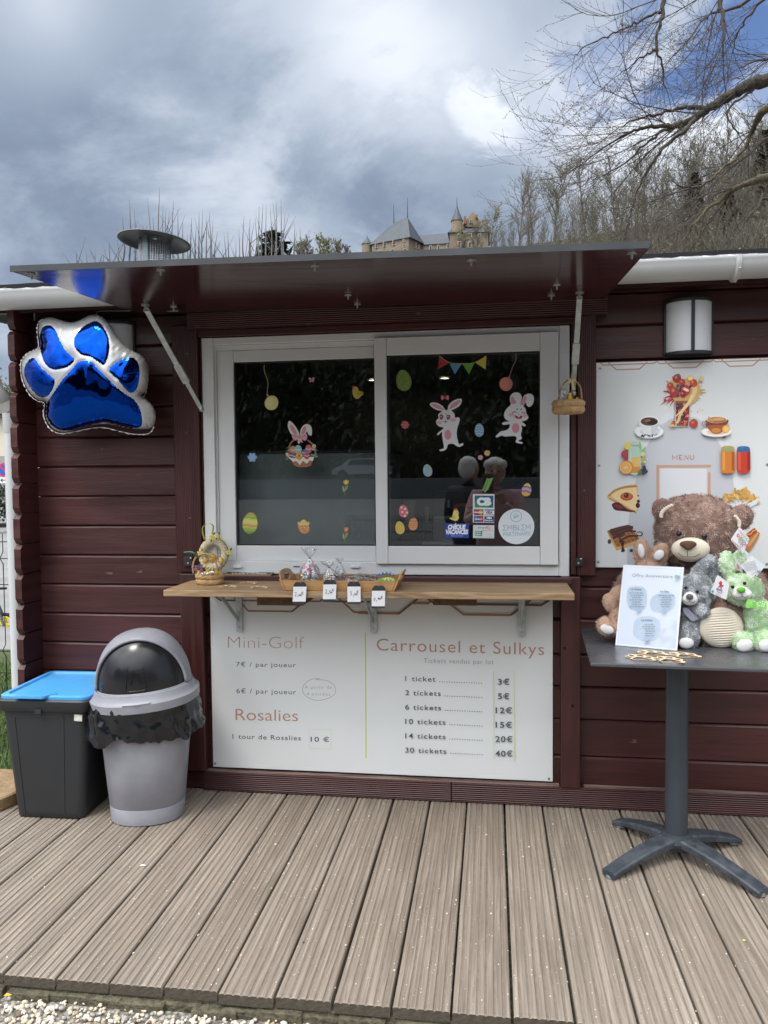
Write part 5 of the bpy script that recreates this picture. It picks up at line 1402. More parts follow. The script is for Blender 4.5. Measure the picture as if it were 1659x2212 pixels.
# payment stickers
ik=Ink(g5,lift=.00004);ik.base([(804,1356),(970,1358),(968,1579),(804,1576)],flat('#d9dcde'),.0004)
ik.poly([(818,1368),(962,1370),(961,1462),(818,1460)],'#246a74');ik.poly([(880,1369),(962,1370),(962,1410),(900,1420)],'#27508a');ik.poly([(818,1420),(880,1430),(940,1461),(818,1460)],'#3a8a6c')
ik.text('CB',834,1440,112,48,'#e4e9ea',bold=.09)
for x0,y0 in((812,1474),(893,1476),(812,1526),(893,1528)):ik.rect(x0,y0,x0+73,y0+46,'#e9ebec' if y0<1500 or x0<850 else '#24407f')
ik.rect(812,1474,885,1520,'#2a3a60');ik.rect(812,1526,885,1572,'#223a74')
ik.ell(832,1497,18,19,'#c23a32');ik.ell(864,1497,18,19,'#d99a3c');ik.text('MasterCard',816,1501,66,9,'#f2f2f2',bold=.03)
ik.rect(893,1476,966,1484,'#2a4a8c');ik.rect(893,1513,966,1521,'#c99a3c');ik.text('VISA',903,1507,52,17,'#2a4a8c',bold=.05,shear=.25)
ik.ell(832,1549,18,19,'#3d7fb5');ik.ell(864,1549,18,19,'#c23a32');ik.text('Maestro',820,1553,58,9,'#f2f2f2',bold=.03)
ik.text('VISA',908,1548,42,14,'#eef0f2',bold=.05,shear=.25);ik.text('Electron',900,1565,58,11,'#eef0f2',bold=.03)
stk(ik,'card_sticker','white card payment sticker with five card logos on the right pane')
ik=Ink(g5,lift=.00004);ik.base([(590,1582),(775,1583),(774,1695),(590,1694)],flat('#22409a'),.0004)
ik.text('CHÈQUE',612,1626,138,30,'#eef0f4',bold=.06,shear=.2);ik.text('VACANCES',596,1664,172,30,'#eef0f4',bold=.06,shear=.2);ik.text('Paiement accepté.',638,1682,92,9,'#b8c2dd',bold=.01)
stk(ik,'voucher_sticker','blue CHÈQUE VACANCES sticker under the yellow chick')
ik=Ink(g5,lift=.00004);ik.base([(806,1594),(969,1597),(968,1697),(805,1695)],flat('#d6dadc'),.0004)
ik.text('ancav',842,1622,64,17,'#4f97a0',bold=.01);ik.text('SC',906,1622,26,17,'#cf6d3c',bold=.03);ik.line([(870,1636),(920,1634),(938,1616),(930,1606)],3,'#cf8a5c',k=4)
ik.poly([(820,1640),(876,1642),(875,1680),(819,1678)],'#2f8a66',0);ik.text('Carte',824,1656,40,12,'#e9f2ec',bold=.03);ik.text('loisirs',824,1673,46,12,'#e9f2ec',bold=.03)
ik.line([(878,1640),(945,1634),(955,1645)],4,'#b6bcc2',k=3);ik.line([(905,1668),(960,1670)],3,'#b6bcc2');ik.text('Consommateurs Culture Loisirs',815,1690,150,6,'#9aa0a6')
stk(ik,'leisure_card_sticker','white ancav leisure card sticker below the card payment sticker')
ik=Ink(g5,lift=.00004);ik.base(ik.ell_pts(1138,1606,138,136,0,64),flat('#dde2e7'),.0004)
AQ='#7fb0bb'
ik.line(ik.ell_pts(1136,1528,43,43,0,40),4.5,AQ,closed=True);ik.line([(1115,1520),(1128,1545),(1140,1522),(1150,1545)],4,AQ);ik.line([(1112,1542),(1162,1516)],4,AQ);ik.line([(1130,1506),(1150,1512)],4,AQ);ik.line([(1122,1512),(1134,1530)],4,AQ);ik.line([(1150,1528),(1158,1534)],4,AQ)
def strokes(ik,L_,w,c):
 for s in L_:ik.line(s,w,c)
x=1036  # EMBLEM with sigma-like E
def E_(x,w=28):return[[(x+w,1596),(x+2,1598),(x+w*.55,1617),(x+2,1637),(x+w,1637)]]
def M_(x,w=32):return[[(x,1636),(x+2,1596),(x+w/2,1622),(x+w-2,1594),(x+w,1634)]]
strokes(ik,E_(1034),4.5,AQ);strokes(ik,M_(1072),4.5,AQ)
strokes(ik,[[(1117,1634),(1117,1596),(1132,1597),(1138,1605),(1132,1614),(1117,1615),(1135,1616),(1141,1625),(1134,1634),(1117,1634)],[(1152,1595),(1152,1633),(1170,1632)]],4.5,AQ)
strokes(ik,[[(p[0],p[1]-3)for p in s]for s in E_(1176)],4.5,AQ);strokes(ik,[[(p[0],p[1]-5)for p in s]for s in M_(1212)],4.5,AQ)
ik.text('PARTENAIRE',1038,1682,208,29,AQ,slope=-8,bold=-.008,space=1.02)
stk(ik,'partner_sticker','round white EMBLEM PARTENAIRE sticker at the lower right of the pane')
# welcome plaque lying on the sill
c8=Crop(650,2000,.6028,-.02)
wp=empty('welcome_plaque',(at(585,1236,-.01).x,-.01,.922),'black welcome plaque with white lettering lying on the sill','plaque')
xa,xb=at(487,1240,-.02).x,at(585,1240,-.02).x
m=MB()
zf=.9225;TM=Matrix.Translation((0,-.026,zf))@Matrix.Rotation(R(6),4,'X')
m.box(xa,xb,0,.055,0,.004,M=TM);m.build('plaque_board',pm('black plaque',(.02,.02,.022),.5),wp,bevel=.0008)
m=MB();w=.003
for q in((xa-.002,xb+.002,-.002,w),(xa-.002,xb+.002,.052,.057),(xa-.002,xa+w,w,.052),(xb-w,xb+.002,w,.052)):m.box(q[0],q[1],q[2],q[3],0,.006,M=TM)
m.build('plaque_frame',pm('thin wood frame',(.35,.22,.12),.6),wp)
m=MB()
for txt,yy,h,x0,x1 in(('HAPPY',.034,.012,.3,.7),('WELCOME',.012,.019,.1,.9),('friends & family',.004,.006,.15,.85)):
 vs,fs=text_mesh(txt,.02,.1);mxx=max(v[0]for v in vs);mn=min(v[0]for v in vs)
 k=(x1-x0)*(xb-xa)/(mxx-mn)
 m.add([TM@Vector((xa+(xb-xa)*x0+(v[0]-mn)*k,yy+v[1]*h/CAPH,.0046))for v in vs],fs)
m.build('plaque_lettering',flat('#e6e6e6'),wp,fix=False)
# ------------------------------------------------------------------ foil balloon: paw
c1=Crop(0,700,.60277,-.09)
PAW=[(270,930),(330,912),(400,930),(465,945),(530,925),(580,900),(640,897),(690,930),(730,980),(770,1040),(820,1095),(870,1130),(915,1155),(950,1190),(970,1240),(970,1330),(955,1390),(925,1420),(950,1440),(990,1480),(1015,1530),(1015,1590),(990,1630),(940,1641),(880,1640),(800,1628),(700,1608),(600,1618),(500,1645),(410,1660),(350,1640),(310,1590),(295,1530),(300,1465),(250,1450),(200,1410),(165,1350),(142,1270),(145,1200),(170,1160),(210,1130),(250,1115),(262,1080),(252,1010),(255,960)]
PADS=[[(290,970),(330,965),(365,1000),(390,1060),(430,1130),(485,1185),(450,1230),(390,1250),(340,1250),(295,1215),(270,1150),(258,1070),(268,1000)],[(530,985),(590,945),(640,940),(690,1000),(712,1070),(710,1150),(680,1222),(640,1200),(590,1170),(530,1155),(490,1110),(485,1060),(500,1020)],[(190,1190),(225,1178),(260,1230),(300,1270),(355,1320),(345,1380),(310,1425),(270,1433),(220,1400),(180,1340),(158,1275),(165,1225)],[(712,1260),(770,1200),(830,1178),(880,1180),(908,1230),(910,1300),(895,1370),(860,1405),(820,1380),(770,1320)],[(555,1195),(600,1205),(650,1260),(720,1330),(800,1400),(870,1445),(910,1500),(928,1570),(920,1622),(860,1634),(780,1620),(690,1598),(620,1608),(540,1636),(460,1650),(390,1645),(330,1610),(300,1550),(298,1490),(340,1420),(400,1330),(470,1250),(510,1205)]]
def cat2(P,k=6):return np.array([(v.x,v.y)for v in smooth_path([Vector((x,y,0))for x,y in P],k,True)])
def inside(poly,X,Y):
 r=np.zeros(X.shape,bool);n=len(poly);j=n-1
 for i in range(n):
  xi,yi=poly[i];xj,yj=poly[j]
  c=((yi>Y)!=(yj>Y))&(X<(xj-xi)*(Y-yi)/(yj-yi+1e-12)+xi);r^=c;j=i
 return r
def near(poly,X,Y):
 """distance, foot point and arc length on a closed outline"""
 best=np.full(X.shape,1e9);bx=X.copy();by=Y.copy();bs=np.zeros(X.shape);s=0;n=len(poly)
 for i in range(n):
  ax,ay=poly[i];cx,cy=poly[(i+1)%n];dx,dy=cx-ax,cy-ay;l2=dx*dx+dy*dy+1e-12
  t=np.clip(((X-ax)*dx+(Y-ay)*dy)/l2,0,1);px,py=ax+t*dx,ay+t*dy;d=np.hypot(X-px,Y-py);m=d<best
  best[m]=d[m];bx[m]=px[m];by[m]=py[m];bs[m]=s+t[m]*math.sqrt(l2);s+=math.sqrt(l2)
 return best,bx,by,bs,s
def paw_balloon():
 out=cat2(PAW);pads=[cat2(p)for p in PADS]
 st=6.0;xs=np.arange(130,1032,st);ys=np.arange(885,1675,st)
 X,Y=np.meshgrid(xs,ys);X=X.astype(float);Y=Y.astype(float)
 d,bx,by,bs,tot=near(out,X,Y);ins=inside(out,X,Y)
 snap=d<st*.6;X[snap]=bx[snap];Y[snap]=by[snap]
 ok=ins|snap;dpad=np.full(X.shape,1e9)
 for p in pads:
  dp,px,py,ps,_=near(p,X,Y);m=(dp<st*.55)&~snap;X[m]=px[m];Y[m]=py[m];dpad=np.minimum(dpad,dp)
 inner=ins&~snap
 h2=np.zeros(X.shape)
 for it in range(2600):  # inflated sheet: Poisson bulge
  q=(np.roll(h2,1,0)+np.roll(h2,-1,0)+np.roll(h2,1,1)+np.roll(h2,-1,1)+1)/4
  h2=np.where(inner,q,0)
 h=np.sqrt(h2*2)*st*.68
 d,bx,by,bs,tot=near(out,X,Y)
 rng=np.random.RandomState(2)
 puck=np.zeros(X.shape)
 for k in range(3):
  n=(67,103,41)[k];puck+=np.sin(bs/tot*2*math.pi*n+k)*(.6,.35,.5)[k]
 h+=puck*5.0*np.exp(-d/34)*np.clip(d/10,0,1)*(0.35+.65*np.sin(bs/tot*2*math.pi*5)**2)
 for j in range(X.shape[0]):  # slack folds in the foil
  for i in range(X.shape[1]):
   h[j,i]+=min(1,h[j,i]/25)*(7*mnoise.noise((X[j,i]/85,Y[j,i]/120,1.3))+1.2*mnoise.noise((X[j,i]/34,Y[j,i]/60,4)))
 h+=9*np.exp(-((X-575)/20)**2)*np.clip((1460-Y)/220,0,1)*np.clip((Y-1180)/40,0,1)
 # soft crease along the pads' edges
 h-=3.0*np.exp(-(dpad/9)**2)*np.clip(h/20,0,1)
 sc=(c1(500,1200)-c1(400,1200)).length/100
 ny,nx=X.shape
 P0=c1(0,0);ex=(c1(1000,0)-P0)/1000;ey=(c1(0,1000)-P0)/1000
 def pos(j,i,sg):
  return c1(X[j,i],Y[j,i],-.09-sg*h[j,i]*sc)
 c=MB();pm_=[MB()for _ in pads]
 okq=ok[:-1,:-1]&ok[1:,:-1]&ok[:-1,1:]&ok[1:,1:]
 CX=(X[:-1,:-1]+X[1:,1:])/2;CY=(Y[:-1,:-1]+Y[1:,1:])/2
 CX=(X[:-1,:-1]+X[1:,1:]+X[1:,:-1]+X[:-1,1:])/4;CY=(Y[:-1,:-1]+Y[1:,1:]+Y[1:,:-1]+Y[:-1,1:])/4
 own=np.full(CX.shape,-1)
 for k,p in enumerate(pads):own[inside(p,CX,CY)]=k
 def emit(mb,quads,sg):
  idx={};V=[];F=[]
  for j,i in quads:
   f=[]
   for jj,ii in((j,i),(j+1,i),(j+1,i+1),(j,i+1)):
    if(jj,ii)not in idx:idx[(jj,ii)]=len(V);V.append(pos(jj,ii,sg))
    f.append(idx[(jj,ii)])
   F.append(tuple(f)if sg>0 else tuple(f[::-1]))
  mb.add(V,F,0,True)
 js,is_=np.nonzero(okq)
 qs=list(zip(js.tolist(),is_.tolist()))
 emit(c,[q for q in qs if own[q]<0],1);emit(c,qs,-1)
 root=empty('paw_balloon',c1(560,1640),'shiny blue and white paw shaped foil balloon hanging at the left wall','balloon')
 c.build('balloon_skin',pm('white foil',(.43,.43,.43),.3,metal=.25,coat=.4,bump=.2,bscale=30,dist=.006),root,sharp=0,fix=False)
 bl=pm('blue mirror foil',(.003,.05,.36),.06,metal=1.0,bump=.22,bscale=8,dist=.03,detail=1)
 for k in range(5):
  m=MB();emit(m,[q for q in qs if own[q]==k],1);m.build('pad' if k==4 else 'toe_pad',bl,root,sharp=0,fix=False)
  # seam flange
 f=MB();n=len(out);w=5
 cen=out.mean(0);V=[]
 for i in range(n):
  t=out[(i+1)%n]-out[i-1];t=t/np.linalg.norm(t);nn=np.array([t[1],-t[0]])
  o2=out[i]+nn*(w+2.5*math.sin(i*1.9)+1.5*math.sin(i*.7));V+=[P0+ex*out[i][0]+ey*out[i][1],P0+ex*o2[0]+ey*o2[1]+Vector((0,.003*math.sin(i*2.3),0))]
 f.add(V,[(2*i,2*((i+1)%n),2*((i+1)%n)+1,2*i+1)for i in range(n)],0,True)
 f.build('seam',pm('foil seam',(.6,.6,.6),.35,metal=.2),root,sharp=0,fix=False)
 m=MB();m.tube(smooth_path([c1(600,905),c1(610,880)+Vector((0,.03,0)),c1(630,850)+Vector((0,.06,0)),at(385,672,-.08)],5),.0012,5)
 m.build('ribbon',pm('white ribbon',(.6,.6,.6),.5),root)
paw_balloon()

# ------------------------------------------------------------------ bins
def rrect(hx,hy,r,n=6):
 P=[]
 for cx,cy,a in((hx-r,hy-r,0),(-hx+r,hy-r,90),(-hx+r,-hy+r,180),(hx-r,-hy+r,270)):
  for i in range(n+1):
   w=R(a+90*i/n);P.append((cx+r*math.cos(w),cy+r*math.sin(w)))
 return P
def loft(mb,rings,m=0,smooth=True,caps=True):
 n=len(rings[0]);V=[p for r in rings for p in r]
 mb.add(V,[(i*n+j,i*n+(j+1)%n,(i+1)*n+(j+1)%n,(i+1)*n+j)for i in range(len(rings)-1)for j in range(n)],m,smooth)
 if caps:mb.add(V[:n],[tuple(range(n))[::-1]],m);mb.add(V[-n:],[tuple(range(n))],m)
 # black storage crate with a blue lid
CRC=Vector((-1.725,-.165,0));CRR=Matrix.Rotation(R(2),4,'Z')
TM=Matrix.Translation(CRC)@CRR
crate=empty('storage_bin',CRC,'tall black plastic storage bin with a sky blue lid beside the grey bin','bin')
BK=pm('black bin plastic',(.022,.024,.027),.5,bump=.12,bscale=400,dist=.001,var=.15,vscale=4,rvar=.08)
HZ=.478
m=MB()
def cr(hx,hy,r,z,notch=0):
 P=rrect(hx,hy,r);return[TM@Vector((x,y,z))for x,y in P]
b0=(.138,.165);b1=(.178,.19)
def lerp(a,b,t):return a+(b-a)*t
rings=[]
for z in(0,.006,.03,.2,.40,.438):t=z/HZ;rings.append(cr(lerp(b0[0],b1[0],t)-(.006 if z==0 else 0),lerp(b0[1],b1[1],t)-(.006 if z==0 else 0),.03,z))
loft(m,rings)
m.build('bin_body',BK,crate,sharp=45)
m=MB()  # pressed rectangle on the front
for(xa,xb,za,zb)in((-.118,.075,.41,.413),):
 m.add([TM@Vector((x,-lerp(b0[1],b1[1],z/HZ)-.0016,z))for x,z in((-.118,.405),(.075,.405),(.055,.02),(-.095,.02))],[(0,1,2,3)])
m2=MB();m2.v=m.v;m2.f=m.f;m2.m=m.m;m2.s=m.s
P_=[(-.12,.41),(.08,.41),(.062,.015),(-.1,.015)]
m2=MB()
for a,b in((0,1),(1,2),(3,0)):
 q=[TM@Vector((P_[k][0],-lerp(b0[1],b1[1],P_[k][1]/HZ)-.0005,P_[k][1]))for k in(a,b)];m2.beam(q[0],q[1],.006,.003,(0,1,0))
m2.build('pressed_rib',BK,crate,bevel=.001)
m=MB();loft(m,[cr(b1[0]+.008,b1[1]+.008,.035,.432),cr(b1[0]+.014,b1[1]+.014,.04,.44),cr(b1[0]+.016,b1[1]+.016,.04,.474),cr(b1[0]+.01,b1[1]+.01,.038,.48)])
m.box(-.022,.002,-b1[1]-.019,-b1[1]-.012,.428,.446,M=TM)
m.build('bin_rim',BK,crate,sharp=40)
BLU=pm('sky blue plastic',lin('#4fa0dd'),.38,var=.05,vscale=5,rvar=.08,bump=.05,bscale=60)
m=MB();loft(m,[cr(b1[0]+.004,b1[1]+.004,.034,.478),cr(b1[0]+.004,b1[1]+.004,.034,.49),cr(b1[0]-.002,b1[1]-.002,.03,.494),cr(b1[0]-.018,b1[1]-.018,.026,.494),cr(b1[0]-.022,b1[1]-.022,.024,.4865),cr(b1[0]-.03,b1[1]-.03,.02,.486)])
lid=m.build('bin_lid',BLU,crate,sharp=40)
m=MB();y=-b1[1]-.004
m.prism([TM@Vector((x,yy,.488))for x,yy in((-.1,y+.03),(-.105,y-.018),(-.1,y-.022),(.012,y-.022),(.02,y-.014),(.03,y+.012),(.05,y+.03))],(0,0,.009));m.build('lid_tab',BLU,lid,bevel=.003)
m=MB();m.box(.105,.137,-.1925,-.19,.405,.43,M=TM@Matrix.Rotation(R(3),4,'Y'));m.build('paper_label',pm('worn paper label',(.58,.56,.52),.8,var=.3,vscale=60),crate)

# grey round-lidded bin with a liner
GC=Vector((-1.352,-.24,0));GRZ=R(14)
TMg=Matrix.Translation(GC)@Matrix.Rotation(GRZ,4,'Z')
GRY=pm('blue grey bin plastic',lin('#8c8d95'),.42,var=.13,vscale=7,contrast=1.4,rvar=.08,bump=.06,bscale=90,dist=.002)
gb=empty('litter_bin',GC,'grey litter bin with a domed swing lid and black liner','bin')
def oval(rx,ry,z,n=48,p=2.25,dx=0,dy=0):
 o=[]
 for i in range(n):
  w=2*math.pi*i/n;c_,s_=math.cos(w),math.sin(w)
  o.append(TMg@Vector((dx+rx*math.copysign(abs(c_)**(2/p),c_),dy+ry*math.copysign(abs(s_)**(2/p),s_),z)))
 return o
def orad(z):t=z/.5;return .138+.046*t,.122+.04*t
m=MB();rg=[]
for z in(0,.004,.012,.062,.0645,.067,.25,.4,.47):
 a,b=orad(z);k=-.008 if z==0 else(-.002 if z==.0645 else 0);rg.append(oval(a+k,b+k,z))
loft(m,rg);m.build('bin_body',GRY,gb,sharp=50)
# liner turned over the rim, crumpled
lm=MB();rings=[];nz_=14;n=110
for j in range(nz_):
 t=j/(nz_-1);z=.478-.135*t;ring=[]
 for i in range(n):
  w=2*math.pi*i/n
  a,b=orad(min(z,.47));
  fl=.012+.034*t**.7*(.55+.45*math.sin(w*2+1.1))
  ns=mnoise.noise((math.cos(w)*5.2,math.sin(w)*5.2,t*2.3))*.016+abs(mnoise.noise((math.cos(w)*11,math.sin(w)*11,t*4+5)))*.019
  fl=max(.004,fl+ns*(.35+.65*t)*1.0)
  zz=z-(.03*mnoise.noise((math.cos(w)*2.4,math.sin(w)*2.4,9))+.014*mnoise.noise((math.cos(w)*8,math.sin(w)*8,2)))*t
  c_,s_=math.cos(w),math.sin(w)
  ring.append(TMg@Vector(((a+fl)*math.copysign(abs(c_)**(2/2.25),c_),(b+fl)*math.copysign(abs(s_)**(2/2.25),s_),zz)))
 rings.append(ring)
loft(lm,rings,caps=False)
lm.build('bin_liner',pm('black liner film',(.006,.007,.010),.16,spec=.6,bump=.15,bscale=14,dist=.012,detail=1),gb,sharp=0)
# lid: collar ring, dome, swing flap; the collar sits tilted
TL=TMg@Matrix.Translation((0,0,.475))@Matrix.Rotation(R(-4),4,'Y')@Matrix.Rotation(R(2.5),4,'X')
def ov(rx,ry,z,n=56,p=2.2):
 o=[]
 for i in range(n):
  w=2*math.pi*i/n;c_,s_=math.cos(w),math.sin(w);o.append(TL@Vector((rx*math.copysign(abs(c_)**(2/p),c_),ry*math.copysign(abs(s_)**(2/p),s_),z)))
 return o
m=MB();A_,B_=.204,.178
loft(m,[ov(A_-.004,B_-.004,-.018),ov(A_+.002,B_+.002,-.014),ov(A_+.003,B_+.003,.016),ov(A_-.004,B_-.004,.02),ov(A_-.012,B_-.012,.028),ov(A_-.018,B_-.018,.048),ov(A_-.024,B_-.024,.05),ov(A_-.03,B_-.03,.02)],caps=False)
lid=m.build('lid_collar',GRY,gb,sharp=40)
# dome as half ellipsoid; the front opening is filled by a dark flap
da,db,dz=A_-.022,B_-.022,.225
dm=MB();fm=MB();NU,NV=64,28
def dome(u,v,k=1.0):
 w=2*math.pi*u;e=math.pi/2*v
 ce=math.cos(e)**.85;c_,s_=math.cos(w),math.sin(w)
 return Vector((da*k*ce*c_,db*k*ce*s_,.04+dz*k*math.sin(e)**.95 if v>0 else .04))
def is_flap(p):  # seen from the front: below an arc
 ang=math.atan2(p.x,-p.y);
 return False
def front(p):
 if p.y>-.012:return False
 top=.04+dz*.90;hw=da*.93
 q=(p.x/hw)**2+max(0,(p.z-.055)/(top-.055))**2
 return q<1 and p.z>.052
V=[];Fd=[];Ff=[]
for j in range(NV+1):
 for i in range(NU):V.append(dome(i/NU,j/NV))
for j in range(NV):
 for i in range(NU):
  q=(j*NU+i,j*NU+(i+1)%NU,(j+1)*NU+(i+1)%NU,(j+1)*NU+i)
  c_=sum((V[k]for k in q),Vector())/4
  (Ff if front(c_)else Fd).append(q)
  # the hood edge is drawn as its own smooth rim so the cell steps do not show
dm.add([TL@v for v in V],Fd,0,True)
dome_o=dm.build('lid_dome',GRY,gb,sharp=0)
md=dome_o.modifiers.new('thick','SOLIDIFY');md.thickness=.004
V2=[dome(i/NU,j/NV,.972)for j in range(NV+1)for i in range(NU)]
def front2(p):
 return p.y<.03
F2=[]
for j in range(NV-3):
 for i in range(NU):
  q=(j*NU+i,j*NU+(i+1)%NU,(j+1)*NU+(i+1)%NU,(j+1)*NU+i);c_=sum((V2[k]for k in q),Vector())/4
  if front2(c_):F2.append(q)
fm.add([TL@v for v in V2],F2,0,True)
FLAPM=pm('black flap plastic',(.012,.012,.014),.22,rvar=.1,vscale=4,bump=.08,bscale=25,dist=.004)
flap=fm.build('swing_flap',FLAPM,gb,sharp=0,fix=True)
rim=MB();P=[]
for i in range(41):
 w=math.pi*i/40;x=da*.93*math.cos(w);z=.055+(dz*.90-.015)*math.sin(w)
 # drop the point on the dome
 sE=min(1,max(0,(z-.04)/dz))**(1/.95);e=math.asin(sE);ce=math.cos(e)**.85;yy=-db*math.sqrt(max(.0,ce*ce-(x/da)**2))
 P.append(TL@Vector((x,yy-.001,z)))
rim.tube(P,.0065,8,flatten=(0,-1,0));rim.build('hood_rim',GRY,gb,sharp=0)
m=MB()
def dpt(x,z,k=.972):
 sE=min(1,max(0,(z-.04)/(dz*k)))**(1/.95);e=math.asin(sE);ce=math.cos(e)**.85
 return TL@Vector((x,-db*k*math.sqrt(max(0,ce*ce-(x/(da*k))**2))-.0015,z))
m.tube(smooth_path([dpt(-.028,.155),dpt(-.034,.1),dpt(-.036,.068),dpt(0,.064),(dpt(.036,.068)),dpt(.034,.1),dpt(.028,.155)],5),.002,6)
m.tube([dpt(-.018,.09),dpt(0,.15),dpt(.018,.09)],.0018,6);m.build('push_mark',FLAPM,flap,sharp=0)
m=MB();m.tube([TL@Vector((x,-B_-.001+.02*(x/.05)**2*.3,.02))for x in(-.05,0,.05)],.006,6);m.build('flap_hinge',GRY,lid)

# stump disc with an iron rod, left of the bins
m=MB();sc_=Vector((-2.13,-.2,0))
m.lathe([(.2,0),(.205,.01),(.205,.05),(.198,.056)],40,sc_)
st_=empty('log_slice',sc_,'round slice of log with a rusty rod beside the black bin','log slice')
m.build('slice',pm('aged log slice','#7c6549',.85,col2='#a48b69',vscale=12,bump=.4,bscale=50),st_,sharp=40)
m=MB();m.tube([sc_+Vector((.06,.03,.05)),sc_+Vector((.058,.03,.22))],.006,8);m.build('rod',pm('rusty iron',(.12,.06,.035),.8,var=.4,vscale=60),st_)

# ------------------------------------------------------------------ bistro table
TZ=.728
TC=Vector((.64,-.325,0));TR=Matrix.Translation(TC)@Matrix.Rotation(R(-3.2),4,'Z')
tb=empty('bistro_table',TC,'square dark grey pedestal table carrying the plush toys','table')
TOPM=pm('dark grey laminate',lin('#4a4b50'),.3,var=.06,vscale=7,rvar=.08,bump=.04,bscale=200)
m=MB();hx=.315;m.box(-hx,hx,-.29,.29,TZ-.012,TZ,M=TR);m.build('tabletop',TOPM,tb,bevel=.003)
ANT=pm('anthracite powder coat',lin('#363d44'),.4,var=.08,vscale=20,rvar=.08,bump=.08,bscale=500,dist=.0008)
m=MB();cx,cy=TC.x-.012,TC.y-.03
m.lathe([(.0375,.07),(.0375,TZ-.016)],32,(cx,cy,0));m.build('column',ANT,tb,sharp=40)
m=MB();m.box(cx-.11,cx+.11,cy-.11,cy+.11,TZ-.02,TZ-.0125);m.build('top_plate',ANT,tb,bevel=.002)
def chip_mat():
 return pm('scuffed anthracite',lin('#343a42'),.42,col2='#4c5158',vscale=26,contrast=2.2,bump=.25,bscale=160,dist=.002)
for(px,py)in((1312,1885),(1652,1925),(1332,1770),(1592,1808)):
 e=onz(px,py,.02);hub=Vector((cx,cy,.062));d=Vector((e.x-cx,e.y-cy,0));L_=d.length;d.normalize()
 s_=Vector((-d.y,d.x,0));rg=[]
 for i in range(11):
  t=i/10;z=.066-.052*t**1.8;w=.034-.006*t;h=.032-.014*t
  c_=Vector((cx,cy,0))+d*(L_*(t*.99+.0));c_.z=z
  rg.append([c_+s_*(w*a)+Vector((0,0,b*h/2))for a,b in((-1,.55),(-.85,1),(.85,1),(1,.55),(.92,-1),(-.92,-1))])
 m=MB();loft(m,rg,smooth=False)
 o=m.build('foot',chip_mat(),tb,bevel=.003)
 c_=Vector((e.x,e.y,0))-d*.018
 m=MB();m.lathe([(.017,.0),(.019,.003),(.017,.010),(.01,.013)],16,c_);m.build('glide',pm('grey foot glide',(.25,.26,.27),.35,metal=.4),o)
m=MB();m.lathe([(.05,.05),(.056,.062),(.05,.082),(.039,.088)],28,(cx,cy,0));m.box(cx-.03,cx+.03,cy-.03,cy+.03,.03,.05);m.build('hub',ANT,tb,sharp=40)
# ------------------------------------------------------------------ wooden paw cut-outs
PAWN=[((x-580)/880,-(y-1280)/880)for x,y in PAW]
PADN=[[((x-580)/880,-(y-1280)/880)for x,y in p]for p in PADS]
PLY=pm('pale plywood','#e2cfae',.6,var=.08,vscale=30);PLYE=pm('plywood edge','#a9835a',.8)
def paw_cut(px,py,z,size,rot,label,group,sy=1.0):
 p=onz(px,py,z)
 M=Matrix.Translation((p.x,p.y,z))@Matrix.Rotation(R(rot),4,'Z')
 o=smooth_path([Vector((x*size,y*size*sy,0))for x,y in PAWN[::2]],3,True)
 ctr=Vector((0,0,0));loops=[o]
 for q in PADN:
  c_=Vector((sum(a for a,b in q)/len(q)*size,sum(b for a,b in q)/len(q)*size*sy,0))
  P=smooth_path([Vector((x*size,y*size*sy,0))for x,y in q[::2]],3,True)
  loops.append([c_+(v-c_)*.9 for v in P])
 tri=tessellate_polygon(loops);fl=[v for L_ in loops for v in L_];n=len(fl);th=.002
 m=MB()
 m.add([M@(v+Vector((0,0,th)))for v in fl],[tuple(t)for t in tri],0)
 m.add([M@v for v in fl],[tuple(t[::-1])for t in tri],0)
 for L_ in loops:
  k=len(L_);m.add([M@v for v in L_]+[M@(v+Vector((0,0,th)))for v in L_],[(i,(i+1)%k,(i+1)%k+k,i+k)for i in range(k)],1)
 ob=m.build('wooden_paw',[PLY,PLYE],loc=p)
 tag(ob,label,'wooden paw',group)
GA,GB='wooden paw cut-outs on the shelf','wooden paw cut-outs on the table'
cs=Crop(720,2040,.217,0)
for x,y,r,l in((812,1245,6,'wooden paw cut-out on the shelf, nearest to the wicker basket'),(1200,1178,-6,'wooden paw cut-out on the shelf, farthest back under the welcome plaque'),(1385,1258,4,'wooden paw cut-out on the shelf, nearest to the wooden tray')):
 v=cs.v(x,y);zz=shz(at(*v,-.2).x)+.0005;paw_cut(v[0],v[1],zz,.079,r,l,GA)
for x,y,r,l in((676,1545,8,'wooden paw cut-out right in front of the white sign'),(580,1585,-4,'leftmost wooden paw cut-out on the bistro table'),(824,1602,-8,'wooden paw cut-out closest to the table edge'),(945,1563,12,'rightmost wooden paw cut-out on the table, near the grey rabbit')):
 v=c7.v(x,y);paw_cut(v[0],v[1],TZ+.0004+(.0021 if x in(676,824)else 0),.094,r,l,GB)

